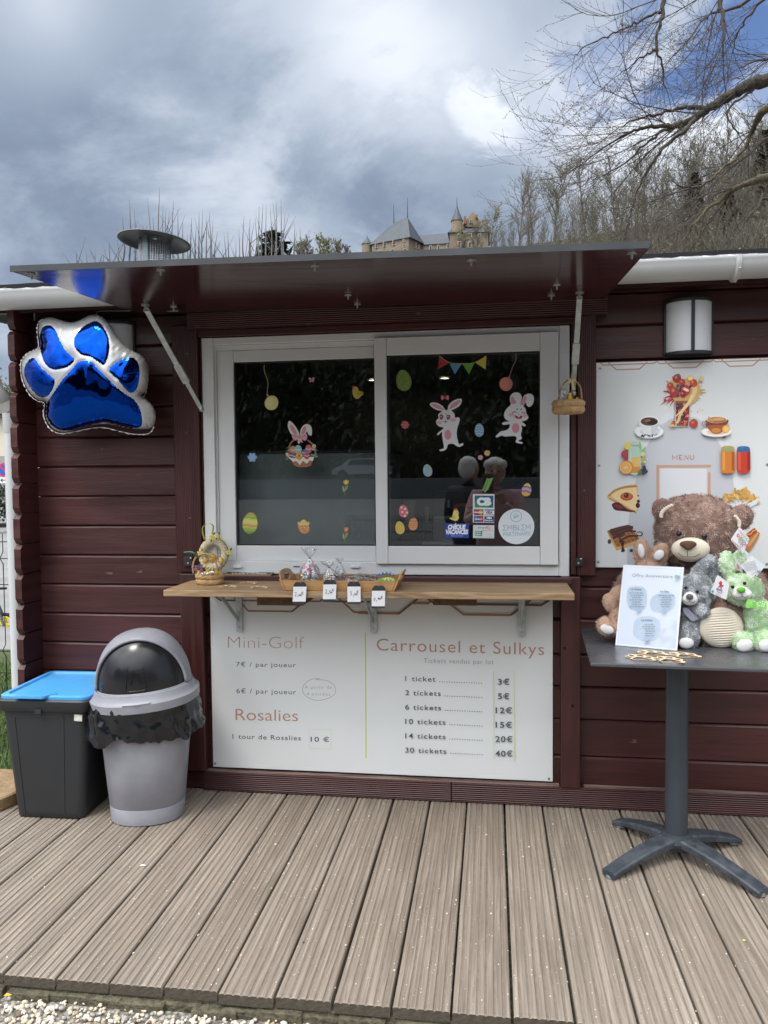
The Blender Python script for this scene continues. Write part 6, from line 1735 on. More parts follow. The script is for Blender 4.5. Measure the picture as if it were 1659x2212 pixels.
 # ------------------------------------------------------------------ wooden tray with sweets
ct=Crop(1100,2130,.31344,-.3)
KPX=.31344*.548611/CF*2.83  # metres per pixel of this crop at the tray
tl,tr_=ct(75,610),ct(1420,612)
tz=shz(-.5)+.0008
ty0,ty1=-.298,-.105;TXA,TXB=tl.x,tr_.x;th_=.0368;fl_=.016
tray=empty('serving_tray',((TXA+TXB)/2,-.2,tz),'bamboo tray with sloping handled ends full of sweet bags','tray')
m=MB();m.box(TXA,TXB,ty0,ty1,tz,tz+.005);m.build('tray_base',BAM,tray)
for(ya,yb,dy)in((ty0,ty0+.007,-.004),(ty1-.007,ty1,.004)):
 m=MB();P=[(TXA+.001,tz+.0055),(TXB-.001,tz+.0055),(TXB+fl_-.001,tz+th_),(TXA-fl_+.001,tz+th_)]
 m.prism([(x,ya,z)for x,z in P],(0,yb-ya,0));m.build('long_side',BAM,tray,bevel=.0015)
for xs,sg in((TXA,-1),(TXB,1)):
 m=MB();yc=(ty0+ty1)/2;hy=(ty1-ty0)/2
 o=[Vector((-hy,0,0)),Vector((hy,0,0)),Vector((hy,th_+.004,0))]
 for i in range(11):
  t=i/10;o.append(Vector((hy*.86*math.cos(math.pi*t),th_+.006+.026*math.sin(math.pi*t)**.6,0)))
 o.append(Vector((-hy,th_+.004,0)))
 hole=[Vector((.042*math.cos(2*math.pi*i/20),.041+.011*math.sin(2*math.pi*i/20),0))for i in range(20)]
 tri=tessellate_polygon([o,hole]);fl2=o+hole;n=len(fl2)
 def pl(v,d):
  zz=v.y;return Vector((xs+sg*(fl_*zz/th_)+sg*d,yc+v.x,tz+zz))
 m.add([pl(v,0)for v in fl2],[tuple(t)for t in tri]);m.add([pl(v,.006)for v in fl2],[tuple(t[::-1])for t in tri])
 for L_ in(o,hole):
  k=len(L_);m.add([pl(v,0)for v in L_]+[pl(v,.006)for v in L_],[(i,(i+1)%k,(i+1)%k+k,i+k)for i in range(k)])
 m.build('handle_end',BAM,tray)
def film_mat():
 m=bpy.data.materials.new('cellophane');m.use_nodes=True
 t=m.node_tree;t.nodes.clear();L=t.links.new
 o=t.nodes.new('ShaderNodeOutputMaterial');g=t.nodes.new('ShaderNodeBsdfGlossy');g.inputs['Roughness'].default_value=.12;g.inputs['Color'].default_value=(.9,.92,.95,1)
 tr2=t.nodes.new('ShaderNodeBsdfTransparent');tr2.inputs['Color'].default_value=(.93,.94,.95,1)
 lw=t.nodes.new('ShaderNodeLayerWeight');lw.inputs['Blend'].default_value=.35
 tc=t.nodes.new('ShaderNodeTexCoord');n=t.nodes.new('ShaderNodeTexNoise');n.inputs['Scale'].default_value=60;n.inputs['Detail'].default_value=3;L(tc.outputs['Object'],n.inputs[0])
 bp=t.nodes.new('ShaderNodeBump');bp.inputs['Strength'].default_value=.9;bp.inputs['Distance'].default_value=.01;L(n.outputs[0],bp.inputs['Height']);L(bp.outputs[0],g.inputs['Normal']);L(bp.outputs[0],lw.inputs['Normal'])
 mu=t.nodes.new('ShaderNodeMath');mu.operation='MULTIPLY_ADD';mu.inputs[1].default_value=.6;mu.inputs[2].default_value=.17;L(lw.outputs['Facing'],mu.inputs[0])
 mx=t.nodes.new('ShaderNodeMixShader');L(mu.outputs[0],mx.inputs[0]);L(tr2.outputs[0],mx.inputs[1]);L(g.outputs[0],mx.inputs[2]);L(mx.outputs[0],o.inputs[0])
 return m
FILM=film_mat()
TIE=pm('black twist tie',(.01,.01,.01),.5)
def bag(c,w,d,h,tuft,seed,lean=0.0):
 """upright sweet bag: film body, gathered neck, crumpled tuft"""
 r=random.Random(seed);m=MB();rings=[];n=40
 prof=[(0,.78),(.12,1.0),(.35,1.02),(.6,.8),(.82,.42),(.97,.12),(1.0,.08),(1.06,.16),(1.25,.45),(1.5,.55)]
 for t,k in prof:
  ring=[]
  for i in range(n):
   a=2*math.pi*i/n;
   z=h*t if t<=1 else h+tuft*(t-1)*2
   q=k*(1+.16*mnoise.noise((math.cos(a)*2.2+seed,math.sin(a)*2.2,t*3))+(.14*math.sin(a*9+seed)if t>.5 else .05*math.sin(a*7)))
   if t>1:z+=tuft*.35*mnoise.noise((math.cos(a)*3,math.sin(a)*3,seed))*(t-1)*2;q*=1+.5*math.sin(a*5+seed)*(t-1)
   ring.append(Vector((c[0]+w*q*math.cos(a)+lean*z,c[1]+d*q*math.sin(a),c[2]+z)))
  rings.append(ring)
 loft(m,rings,caps=False);return m
def candy_bag(name,label,x,ybase,Y,wpx,hpx,tpx,seed,fill,lean=0.0,group='sweet bags in the tray'):
 p=ct(x,ybase,Y);p.z=tz+.006
 h=ct(x,ybase-hpx,Y).z-p.z
 root=empty(name,p,label,'sweet bag',group)
 w=wpx*KPX/2
 bag(p,w,w*.75,h,tpx*KPX,seed,lean).build('film',FILM,root,sharp=0)
 fill(root,p,w,h)
 m=MB();m.tube([(p.x+lean*h+w*.1*math.cos(a),p.y+w*.1*math.sin(a),p.z+h*.985)for a in[2*math.pi*i/12 for i in range(12)]],.0016,6,closed=True);m.build('twist_tie',TIE,root)
CAND=[pm('candy '+c,c,.35)for c in('#c0414f','#e2e0dc','#d98aa0','#3d5a3a','#2c3f5c','#d9a05a','#8b3b6e','#e8c9cf')]
def fill_candy(root,p,w,h):
 r=random.Random(5)
 for cols,nm in(((0,2,7),'pink_candy'),((1,),'white_candy'),((3,4,5),'dark_candy')):
  m=MB()
  for i in range(16):
   a=r.uniform(0,6.28);q=math.sqrt(r.random())*.75;z=r.uniform(.1,.75)*h
   if nm=='white_candy' or nm=='dark_candy':z=r.uniform(.1,.38)*h
   k=q*(1-.5*max(0,z/h-.4));c_=Vector((p.x+w*k*math.cos(a),p.y-w*.1+w*.6*k*math.sin(a),p.z+z))
   M=Euler((r.uniform(0,6),r.uniform(0,6),r.uniform(0,6))).to_matrix()
   if r.random()<.5:m.ell(c_,(w*.36,w*.18,w*.18),M,10,7,r.randrange(len(cols)))
   else:m.tube([c_+M@Vector((-w*.35,0,0)),c_+M@Vector((0,w*.08,0)),c_+M@Vector((w*.35,0,0))],w*.15,8,r.randrange(len(cols)))
  m.build(nm,[CAND[k]for k in cols],root)
NUT=pm('caramel nuts','#7a3f22',.4,col2='#4d2415',vscale=90,coat=.3)
def fill_nut(root,p,w,h):
 r=random.Random(8);m=MB()
 for i in range(46):
  a=r.uniform(0,6.28);q=math.sqrt(r.random())*.82;z=r.uniform(.06,.55)*h;q*=1-.4*max(0,z/h-.3)
  m.ell((p.x+w*q*math.cos(a),p.y+w*.62*q*math.sin(a),p.z+z),(w*.15,w*.11,w*.12),Euler((r.uniform(0,6),r.uniform(0,6),0)).to_matrix(),8,6)
 m.build('nuts',NUT,root)
candy_bag('sweet_bag','tall cellophane bag of mixed coloured sweets in the tray',385,480,-.24,285,270,130,3,fill_candy)
candy_bag('sweet_bag','cellophane bag of caramel nuts at the front of the tray',690,480,-.25,260,150,70,11,fill_nut,-.25)
candy_bag('sweet_bag','cellophane bag of caramel nuts behind the front nut bag',765,480,-.17,170,210,60,17,fill_nut)
def fill_bis(root,p,w,h):pass
BIS=pm('pale biscuits','#a58468',.6,var=.2,vscale=40)
for(x,Y,label,sd_)in((1010,-.25,'cellophane packet of biscuits lying at the front of the tray',21),(1100,-.17,'cellophane packet of biscuits lying behind, beside the wristbands',27)):
 p=ct(x,480,Y);p.z=tz+.006;root=empty('biscuit_packet',p,label,'sweet bag','biscuit packets in the tray')
 m=MB();rings=[];n=22;L_=.062
 for i in range(n):
  t=i/(n-1);s_=math.sin(math.pi*min(1,max(0,(t-.02)/.96)))**.45;ring=[]
  for j in range(26):
   a=2*math.pi*j/26;k=1+.13*mnoise.noise((t*9+sd_,math.cos(a)*2,math.sin(a)*2))+.06*math.sin(j*2.4+t*20)
   ring.append(Vector((p.x-L_+2*L_*t,p.y+(.035*s_+.004)*math.cos(a)*k,p.z+.019+.004*math.sin(t*7)+(.0215*s_+.001)*math.sin(a)*k)))
  rings.append(ring)
 loft(m,rings);m.build('film',FILM,root,sharp=0)
 m=MB()
 for q in range(5):m.lathe([(.014,-.004),(.017,0),(.014,.004)],14,(p.x-.038+q*.018,p.y,p.z+.019),M=Matrix.Rotation(R(70),3,'Y'))
 m.build('biscuits',BIS,root)
 # silicone wristbands with paw prints
for k,(col,label,x,yb,wd,ht)in enumerate((('#3f8fd0','blue silicone wristband with white paws, on top in the tray',1345,445,205,66),('#c9d235','yellow silicone wristband between the blue and the green one',1370,470,170,54),('#5cc23a','green silicone wristband lowest in the tray corner',1335,488,235,52))):
 Yb=-.175-.028*k;wpx=wd*KPX;m=MB();n=30
 a0=ct(x-wd/2,yb,Yb);V=[]
 for i in range(n+1):
  t=i/n;xx=a0.x+wpx*t;zz=a0.z-.012*(k>0)+ht*KPX*(.55*math.sin(math.pi*t)**.8)
  V+=[Vector((xx,Yb-.008*math.sin(math.pi*t),zz)),Vector((xx,Yb-.006*math.sin(math.pi*t),zz+.0085))]
 for V_,d in((V,0),):
  m.add(V_,[(2*i,2*i+2,2*i+3,2*i+1)for i in range(n)],0,True)
 W_=[]
 for i in range(n+1):
  t=i/n;W_+=[Vector((a0.x+wpx*t,Yb+.026*math.sin(math.pi*t),V[2*i].z-.3*ht*KPX*math.sin(math.pi*t))),Vector((a0.x+wpx*t,Yb+.026*math.sin(math.pi*t),V[2*i].z-.3*ht*KPX*math.sin(math.pi*t)+.0085))]
 m.add(W_,[(2*i,2*i+2,2*i+3,2*i+1)for i in range(n)],0,True)
 for q in range(3 if k else 4):
  i=int(n*(.2+.24*q))if k==0 else int(n*(.5+.2*q))if k<3 else 0
  if i>=n:continue
  c_=(V[2*i]+V[2*i+1])/2+Vector((0,-.0012,0));u=(V[2*i+2]-V[2*i]).normalized();w_=Vector((0,0,1))
  for dx,dz,rx in((0,-.0008,.0022),(-.0022,.0018,.001),(-.0007,.0026,.001),(.0009,.0026,.001),(.0024,.0016,.001)):
   m.add([c_+u*(dx+rx*math.cos(a))+w_*(dz+rx*math.sin(a))for a in[2*math.pi*j/10 for j in range(10)]],[tuple(range(10))],1)
 o=m.build('wristband',[pm('silicone '+col,col,.45),flat('#eef0ee')],sharp=0,fix=False,loc=a0)
 md=o.modifiers.new('t','SOLIDIFY');md.thickness=.0012
 tag(o,label,'wristband','wristbands in the tray')
 # price tags hung from the tray
CARD=pm('black tag card',(.022,.024,.028),.6);PAP=pm('white tag paper',(.74,.74,.77),.7)
TW=pm('jute string','#a58a63',.9)
def price_tag(xs,ytop,ybot,ypt,ypb,xh,ystr,marks,label):
 (xl,xr,xl2,xr2)=xs;Y=-.318
 root=empty('price_tag',ct((xl+xr)/2,ybot,Y),label,'price tag','price tags hanging on the tray')
 ik=Ink(Crop(1100,2130,.31344,Y),lift=.0002)
 ik.base([(xl+28,ytop),(xr-28,ytop),(xr,ytop+34),(xr2,ybot),(xl2,ybot),(xl,ytop+34)],CARD,.0015);ik.build('tag_card',root)
 ik=Ink(Crop(1100,2130,.31344,Y-.0017),lift=.0002)
 ik.base([(xl-4,ypt),(xr+2,ypt),(xr2+2,ypb),(xl2-1,ypb)],PAP,.0003)
 for s_ in marks:ik.line(s_,5.2,'#1c1c24',k=4)
 ik.build('paper_slip',root)
 m=MB();a=ct(xh,ystr,ty0-.003);m.tube(smooth_path([ct(xh,ytop+16,Y-.001),ct(xh+3,(ytop+ystr)/2,Y+.002),a,a+Vector((.001,.02,.004))],4),.0011,6);m.tube(smooth_path([ct(xh+3,ytop+14,Y-.001),ct(xh-3,(ytop+ystr)/2,Y+.001),a+Vector((.002,0,0))],4),.0009,6);m.build('string',TW,root)
def two(x,y,s=1):return[(x,y+10*s),(x+8*s,y),(x+20*s,y+4*s),(x+18*s,y+22*s),(x+4*s,y+46*s),(x+14*s,y+48*s),(x+26*s,y+44*s)]
def comma(x,y):return[(x+4,y),(x+3,y+10),(x-3,y+16)]
def oo(x,y,r):return[(x,y),(x+r,y-r),(x+2*r,y),(x+r,y+r*.8),(x,y),]
def eur(x,y):return[(x+22,y),(x+10,y-2),(x+4,y+14),(x+10,y+26),(x+22,y+22)]
def eurb(x,y):return[(x-3,y+12),(x+16,y+10)]
def three(x,y):return[(x,y+4),(x+12,y),(x+14,y+12),(x+4,y+20),(x+18,y+24),(x+16,y+44),(x,y+50)]
def five(x,y):return[(x+18,y),(x+4,y+2),(x+2,y+16),(x+14,y+18),(x+12,y+32),(x,y+34)]
price_tag((180,340,168,328),515,795,575,762,263,478,[two(192,645),comma(228,690),oo(240,682,10),oo(260,682,9),eur(278,642),eurb(278,642)],'price tag reading 2,00 € under the tall sweet bag')
price_tag((556,716,545,706),487,766,546,732,638,470,[two(576,612),comma(612,655),five(628,622),oo(646,648,9),eur(662,606),eurb(662,606)],'price tag reading 2,50 € hung slightly higher than the others')
price_tag((857,1018,857,1020),511,792,573,766,937,478,[three(888,634),comma(926,682),oo(938,672,11),oo(960,670,10),eur(972,626),eurb(972,626)],'price tag reading 3,00 € below the biscuit packets')
price_tag((1168,1330,1160,1322),560,842,626,820,1248,484,[[(1186,735),(1196,715),(1206,730),(1196,748),(1186,735)],comma(1220,745),[(1250,712),(1238,716),(1242,728),(1252,716),(1250,740)],oo(1256,728,8),eur(1276,694),eurb(1276,694)],'price tag reading 0,90 € hung lowest, at the right end of the tray')

# ------------------------------------------------------------------ straw baskets, chicks, eggs, wreath
STRAW=pm('straw rope','#c9a878',.7,col2='#a8845a',vscale=60,contrast=1.5,bump=.5,bscale=260,dist=.002)
def rope_ring(m,c,Rr,r,turns,tilt=None,strands=3,n=120,a0=0.0,sy=1.0):
 M=tilt if tilt is not None else Matrix.Identity(3)
 for s_ in range(strands):
  P=[]
  for i in range(n):
   a=2*math.pi*i/n;ph=turns*a+2*math.pi*s_/strands
   rr_=Rr+r*.62*math.cos(ph);P.append(Vector(c)+M@Vector((rr_*math.cos(a),sy*rr_*math.sin(a),r*.62*math.sin(ph))))
  m.tube(P,r*.62,7,closed=True)
def twisted(m,pts,r,turns=9):
 P=smooth_path(pts,10);n=len(P)
 for s_ in range(2):
  Q=[]
  for i,p in enumerate(P):
   t=(P[min(i+1,n-1)]-P[max(i-1,0)]).normalized();a=t.cross(Vector((0,1,0))).normalized();b_=t.cross(a);ph=turns*2*math.pi*i/n+math.pi*s_
   Q.append(p+(a*math.cos(ph)+b_*math.sin(ph))*r*.6)
  m.tube(Q,r*.7,6)
YEL=pm('yellow chenille','#e0b81c',.9,col2='#f0d040',vscale=150,sheen=.3,bump=.6,bscale=300,dist=.003)
RDF=flat('#b5331f');BLKE=pm('black bead',(.005,.005,.006),.15)
def chick(name,c,s,face,label,group):
 c=Vector(c);root=empty(name,c,label,'chick',group)
 m=MB();F_=Vector((math.sin(R(face)),-math.cos(R(face)),0));S_=Vector((F_.y,-F_.x,0))
 m.ell(c+Vector((0,0,s*.5)),(s*.52,s*.52,s*.5));hc=c+Vector((0,0,s*1.12))+F_*s*.12
 m.ell(hc,s*.36);m.ell(c+Vector((0,0,s*.65))-F_*s*.5,(s*.25,s*.25,s*.2))
 V,F,NR=remesh(m,s*.07,3);b_=MB();b_.add(V,F,0,True);
 r=random.Random(3)
 for i in range(500):
  k=r.randrange(len(V));p=Vector(V[k]);d=(Vector(NR[k])+Vector((r.gauss(0,.4),r.gauss(0,.4),r.gauss(0,.4)))).normalized();t=d.orthogonal().normalized()*s*.02
  b_.add([p-t,p+t,p+d*s*.1],[(0,1,2)])
 b_.build('chick_body',YEL,root,sharp=0,fix=False)
 m=MB();m.lathe([(s*.09,0),(.0005,s*.2)],8,hc+F_*s*.32,M=F_.to_track_quat('Z','Y').to_matrix());m.build('beak',pm('orange felt','#c9622a',.7),root)
 for sg in(-1,1):m=MB();m.ell(hc+F_*s*.28+S_*s*.17*sg+Vector((0,0,s*.1)),s*.05,seg=8,rings=6);m.build('eye',BLKE,root)
 m=MB()
 for k in range(3):m.ell(hc+Vector((0,0,s*.38))+F_*s*(.12-.12*k),(s*.06,s*.09,s*.1),seg=8,rings=6)
 m.build('comb',RDF,root)
 return root
 # basket on the shelf
pb0=onz(*cs.v(425,1222),.903);KB=.217*.548611/CF*2.85
rb=265*KB;bc=Vector((pb0.x,pb0.y+rb*.75,.9035))
bk1=empty('straw_basket',bc,'straw basket with chicks and eggs standing on the left of the shelf','basket')
m=MB();rope_ring(m,bc+Vector((0,0,.0115)),rb*.80,.0125,22,sy=.8);rope_ring(m,bc+Vector((0,0,.033)),rb*.83,.0125,22,sy=.8)
m.lathe([(rb*.72,.001),(rb*.74,.004)],24,bc,sy=.8);m.build('coil',STRAW,bk1,sharp=0)
m=MB()
def hb(x,y,Y):return cs(x,y,Y)
hy_=bc.y-.012
twisted(m,[hb(190,1000,hy_),hb(182,860,hy_),hb(230,720,hy_),hb(330,660,hy_),hb(430,650,hy_),hb(530,700,hy_),hb(600,800,hy_),hb(625,920,hy_),hb(640,1020,hy_)],.0036,12);m.build('handle',STRAW,bk1,sharp=0)
m=MB();m.ell(bc+Vector((0,0,.036)),(rb*.72,rb*.58,.012));m.build('filling',pm('cream wood wool','#cdbb94',.9,bump=1,bscale=150,dist=.006,var=.25,vscale=90),bk1)
m=MB();P=smooth_path([hb(265,690,hy_-.004),hb(200,635,hy_-.008),hb(130,615,hy_-.006),hb(25,625,hy_)],5);m.tube(P,[.0045]*len(P),6,flatten=(0,1,0));m.build('green_ribbon',pm('dark green ribbon',(.01,.09,.05),.35),bk1)
zf_=bc.z+.043
chick('yellow_chick',(hb(455,950,bc.y-.005).x,bc.y-.004,zf_-.01),.0195,-8,'largest yellow hen in the shelf basket, with red comb','chicks in the shelf basket')
chick('yellow_chick',(hb(295,1000,bc.y-.03).x,bc.y-.034,zf_-.002),.0115,12,'small yellow chick at the left rim of the shelf basket','chicks in the shelf basket')
chick('yellow_chick',(hb(605,1000,bc.y-.03).x,bc.y-.03,zf_-.002),.0115,0,'small yellow chick at the right rim of the shelf basket','chicks in the shelf basket')
def deco_egg(x,y,rx,ry,Y,col,label,group='decorated eggs in the shelf basket',pat=True,cr=cs,k=KB):
 c_=cr(x,y,Y);root=empty('decorated_egg',c_+Vector((0,0,-ry*k)),label,'egg',group)
 m=MB();m.lathe([(.0005,-ry*k)]+[(rx*k*math.cos(a)*(1-.13*math.sin(a)),ry*k*math.sin(a))for a in[R(-80+10*i)for i in range(17)]]+[(.0005,ry*k)],18,c_);m.build('shell',pm('egg '+col,col,.3),root)
 if pat:
  m=MB();r=random.Random(int(x));
  for i in range(9):
   a=r.uniform(-.9,.9);b_=r.uniform(-.8,.9);p=c_+Vector((rx*k*1.01*math.sin(a)*math.cos(b_),-rx*k*1.01*math.cos(a)*math.cos(b_),ry*k*math.sin(b_)));m.ell(p,(rx*k*.16,rx*k*.06,rx*k*.2),seg=8,rings=6,m=r.randrange(3))
  m.build('painted_spots',[flat('#8f5a1f'),flat('#e8e2d0'),flat('#c9a020')],root)
 m=MB();m.tube([c_+Vector((0,0,-ry*k)),(c_.x,c_.y,bc.z+.03)],.0012,5);m.build('stick',pm('stick wood','#b59a6d',.8),root)
deco_egg(545,720,78,92,bc.y+.015,'#d9a312','large yellow egg on a stick at the back of the shelf basket')
deco_egg(418,775,55,62,bc.y+.02,'#c99c2a','speckled brown egg behind the hen, at the left')
deco_egg(693,775,56,75,bc.y+.01,'#c9a838','speckled egg with white patch at the right of the basket')
m=MB();r=random.Random(6)
for i in range(40):
 c_=hb(290+r.uniform(-70,70),900+r.uniform(-60,80),bc.y-.01+r.uniform(-.01,.015));d=Vector((r.gauss(0,1),r.gauss(0,1),r.gauss(0,1))).normalized()*.009;m.tube(smooth_path([c_-d,c_+Vector((r.gauss(0,.004),0,r.gauss(0,.004))),c_+d],3),.0008,4)
tag(m.build('paper_grass',pm('mauve paper grass','#a98aa8',.8,var=.3,vscale=40),loc=hb(290,960,bc.y)),'tuft of mauve paper grass in the shelf basket','paper grass')
m=MB();r=random.Random(9)
for x,y in((360,1020),(450,1010),(500,995),(540,980),(410,1005)):
 c_=hb(x,y,bc.y-.045);m.ell(c_,(.009,.006,.006),Euler((r.uniform(0,3),r.uniform(0,3),0)).to_matrix(),8,5)
tag(m.build('foil_sweets',pm('pale silver foil',(.6,.58,.45),.25,metal=.6,bump=.8,bscale=120,dist=.004),loc=hb(450,1020,bc.y-.045)),'crumpled pale foil pieces at the front of the shelf basket','foil')
# wreath leaning at the window frame
CRMR=pm('cream raffia','#d3c8ab',.75,col2='#b5a888',vscale=50,contrast=1.4,bump=.5,bscale=200,dist=.003)
wc=cs(560,660,-.012);wr=245*KB;TL_=Matrix.Rotation(R(90-9),3,'X')
wre=empty('straw_wreath',wc+Vector((0,0,-wr-.01)),'cream braided wreath with yellow flowers leaning on the window frame','wreath')
m=MB();rope_ring(m,wc,wr,.0135,9,TL_,3,110,sy=1.12);m.build('braid',CRMR,wre,sharp=0)
YF=pm('yellow felt petals','#cfc25a',.8);GL=pm('green fabric leaf','#3f5a33',.8)
def blossom(x,y,s,Y=-.034):
 c_=cs(x,y,Y);f=MB()
 for i in range(5):
  a=2*math.pi*i/5+.3;f.ell(c_+Vector((s*.62*math.cos(a),-.001,s*.62*math.sin(a))),(s*.45,s*.12,s*.36),Matrix.Rotation(-a,3,'Y'),10,6)
 o=f.build('blossom',YF,wre)
 f=MB();f.ell(c_+Vector((0,-s*.12,0)),(s*.24,s*.14,s*.24),seg=8,rings=6);f.build('blossom_centre',pm('ochre centre','#b58a3a',.8),o)
 f=MB()
 for a in(R(60),R(-110)):
  d=Vector((math.cos(a),0,math.sin(a)));p=c_+d*s*1.2+Vector((0,.004,0));n_=Vector((-d.z,0,d.x))
  f.add([p-d*s*.7,p+n_*s*.35,p+d*s*.8,p-n_*s*.35],[(0,1,2,3)])
 f.build('leaf',GL,wre)
blossom(530,345,.0125);blossom(625,325,.010);blossom(835,625,.012);blossom(310,635,.012)
m=MB();P=smooth_path([cs(385,395,-.03),cs(355,290,-.03),cs(345,180,-.03),cs(400,115,-.03),cs(480,100,-.03),cs(540,150,-.03),cs(530,240,-.03),cs(515,320,-.03)],6)
V=[]
for i,p in enumerate(P):V+=[p+Vector((0,-.001,0)),p+Vector((.0045,.004,.001))]
m.add(V,[(2*i,2*i+2,2*i+3,2*i+1)for i in range(len(P)-1)],0,True)
m.add([cs(680,350,-.03),cs(770,420,-.03),cs(755,430,-.03),cs(665,370,-.03)],[(0,1,2,3)])
o=m.build('ribbon_loop',pm('olive yellow ribbon','#b5ae4c',.5),wre,sharp=0);o.modifiers.new('t','SOLIDIFY').thickness=.0006
# basket hanging from the right stay
KH=.51236*.548611/CF*2.95;hY=-.085
def h5(x,y,Y=hY):return c5(x,y,Y)
hc=h5(1538,735);rh=108*KH
hb_=empty('straw_basket',hc,'small straw basket with a chick hanging from the right awning stay','basket')
m=MB();rope_ring(m,hc+Vector((0,0,.012)),rh*.86,.0135,18,sy=.8);rope_ring(m,hc+Vector((0,0,.034)),rh*.88,.0135,18,sy=.8);m.lathe([(rh*.8,.004),(rh*.8,.008)],20,hc,sy=.8);m.build('coil',STRAW,hb_,sharp=0)
m=MB();twisted(m,[h5(1642,690),h5(1640,620),h5(1630,540),h5(1600,495),h5(1560,472),h5(1510,500),h5(1475,560),h5(1462,640)],.0028,10);m.build('handle',STRAW,hb_,sharp=0)
m=MB()
RB=pm('straw yellow ribbon','#cdbf86',.6)
for p in([(1560,475),(1535,465),(1540,495)],[(1560,475),(1585,468),(1590,500)],[(1558,478),(1575,490),(1592,555),(1568,560)],[(1556,478),(1562,490),(1540,520),(1530,515)]):m.prism([h5(x,y,hY-.006)for x,y in p],(0,.002,0))
m.tube([h5(1558,476),h5(1565,440,-.06),h5(1575,330,-.03)],.0022,6);m.build('bow',RB,hb_)
m=MB();m.ell(hc+Vector((0,0,.04)),(rh*.76,rh*.62,.01));m.build('filling',pm('yellow paper straw','#d9b83a',.9,bump=1,bscale=150,dist=.005),hb_)
chick('yellow_chick',(h5(1545,640).x,hY-.008,hc.z+.044),.021,-35,'yellow chick with red comb sitting in the hanging basket','chicks in the hanging basket')
chick('yellow_chick',(h5(1600,640).x,hY-.02,hc.z+.044),.0095,20,'tiny yellow chick at the right rim of the hanging basket','chicks in the hanging basket')
m=MB();m.lathe([(.010,0),(.0125,.02),(.011,.045),(.006,.05)],14,(h5(1500,640).x,hY-.002,hc.z+.042));o=m.build('sweets_tube',FILM,None,sharp=40,loc=(h5(1500,640).x,hY,hc.z+.032));tag(o,'clear packet of mauve sweets in the hanging basket','sweet bag')
m=MB();r=random.Random(4)
for i in range(16):m.ell((h5(1500,640).x+r.uniform(-.006,.006),hY-.002+r.uniform(-.005,.005),hc.z+.046+r.uniform(0,.028)),.0032,seg=8,rings=5)
m.build('mauve_sweets',pm('mauve sweets','#9a6a9c',.5),o)

# litter on the deck: paper scrap and petals
def scrap(px,py,s,col,label,name,cat):
 p=onz(px,py,.0015);m=MB();r=random.Random(int(px))
 m.add([p+Vector((-s,-s*.3,0)),p+Vector((s*.7,-s*.5,.002)),p+Vector((s,s*.3,.001)),p+Vector((-s*.6,s*.45,.003))],[(0,1,2,3)]);o=m.build(name,flat(col),loc=p);o.modifiers.new('t','SOLIDIFY').thickness=.0004
 tag(o,label,cat)
scrap(309,1870,.011,'#dfe3e8','scrap of white paper lying on the deck boards','paper_scrap','litter')
scrap(1608,2032,.0055,'#d3c22f','small yellow petal on the deck at the right','petal','petal')
scrap(17,2150,.01,'#c9a02a','yellow leaf lying on the gravel at the left','fallen_leaf','leaf')
# ------------------------------------------------------------------ plush toys on the table
K7=.46655*.548611/CF  # per pixel and metre of distance
def q7(x,y,Y):return c7(x,y,Y)
def k7(Y):return K7*(Y-CPOS.y)*.965
class Plush:
 def __init__(s):s.mb=MB()
 def e(s,x,y,Y,rx,ry,rd,rot=0,yaw=0):
  k=k7(Y);M=(Matrix.Rotation(R(yaw),3,'Z')@Matrix.Rotation(R(rot),3,'Y'))
  s.mb.ell(q7(x,y,Y),(rx*k,rd*k,ry*k),M,20,14);return s
def fur(name,plush,parent,base,tip,n,length,width,seed,voxel=.006,comb=(0,-.1,-.6),smooth_it=4,clump=18.0,rough=.9,hole=()):
 V,F,NR=remesh(plush.mb,voxel,smooth_it)
 r=random.Random(seed);m=MB();m.add(V,F,0,True)
 area=[];tot=0
 for f in F:
  a,b_,c_=Vector(V[f[0]]),Vector(V[f[1]]),Vector(V[f[2]]);A=(b_-a).cross(c_-a).length;tot+=A;area.append(tot)
 import bisect
 cv=Vector(comb)
 for i in range(n):
  f=F[bisect.bisect(area,r.random()*tot)%len(F)]
  w=[r.random()for _ in f];sm=sum(w);p=Vector((0,0,0));nn=Vector((0,0,0))
  for k,wi in zip(f,w):p+=Vector(V[k])*(wi/sm);nn+=Vector(NR[k])*(wi/sm)
  if nn.y>.55:continue  # the side turned to the wall carries no extra pile
  skip=False
  for hc_,hr_ in hole:
   if(p-hc_).length<hr_:skip=True
  if skip:continue
  cl=Vector((mnoise.noise(p*clump),mnoise.noise(p*clump+Vector((7,3,1))),mnoise.noise(p*clump+Vector((2,9,4)))))
  cl2=Vector((mnoise.noise(p*clump*4),mnoise.noise(p*clump*4+Vector((7,3,1))),mnoise.noise(p*clump*4+Vector((2,9,4)))))
  d=(nn*.75+cv*.55+cl*1.1+cl2*.9+Vector((r.gauss(0,.22),r.gauss(0,.22),r.gauss(0,.22)))).normalized()
  if d.dot(nn)<.12:d=(d+nn*.3).normalized()
  L_=length*r.uniform(.6,1.15);t=d.cross(nn+Vector((.01,.02,.03))).normalized()*width*r.uniform(.7,1.2)
  q=p+d*L_*.55;e_=p+d*L_+cl2*L_*.35-nn*L_*.08
  mi=1 if r.random()<.55+1.5*mnoise.noise(p*clump*2.2+Vector((5,5,5)))else 0
  m.add([p-t-nn*.001,p+t-nn*.001,q+t*.7,q-t*.7,e_],[(0,1,2,3),(3,2,4)],mi,True)
 return m.build(name,[base,tip],parent,sharp=0,fix=False)
def cloth(name,parts,parent,mat,voxel=.004,it=4):
 V,F,NR=remesh(parts.mb,voxel,it);m=MB();m.add(V,F,0,True);return m.build(name,mat,parent,sharp=0,fix=False)
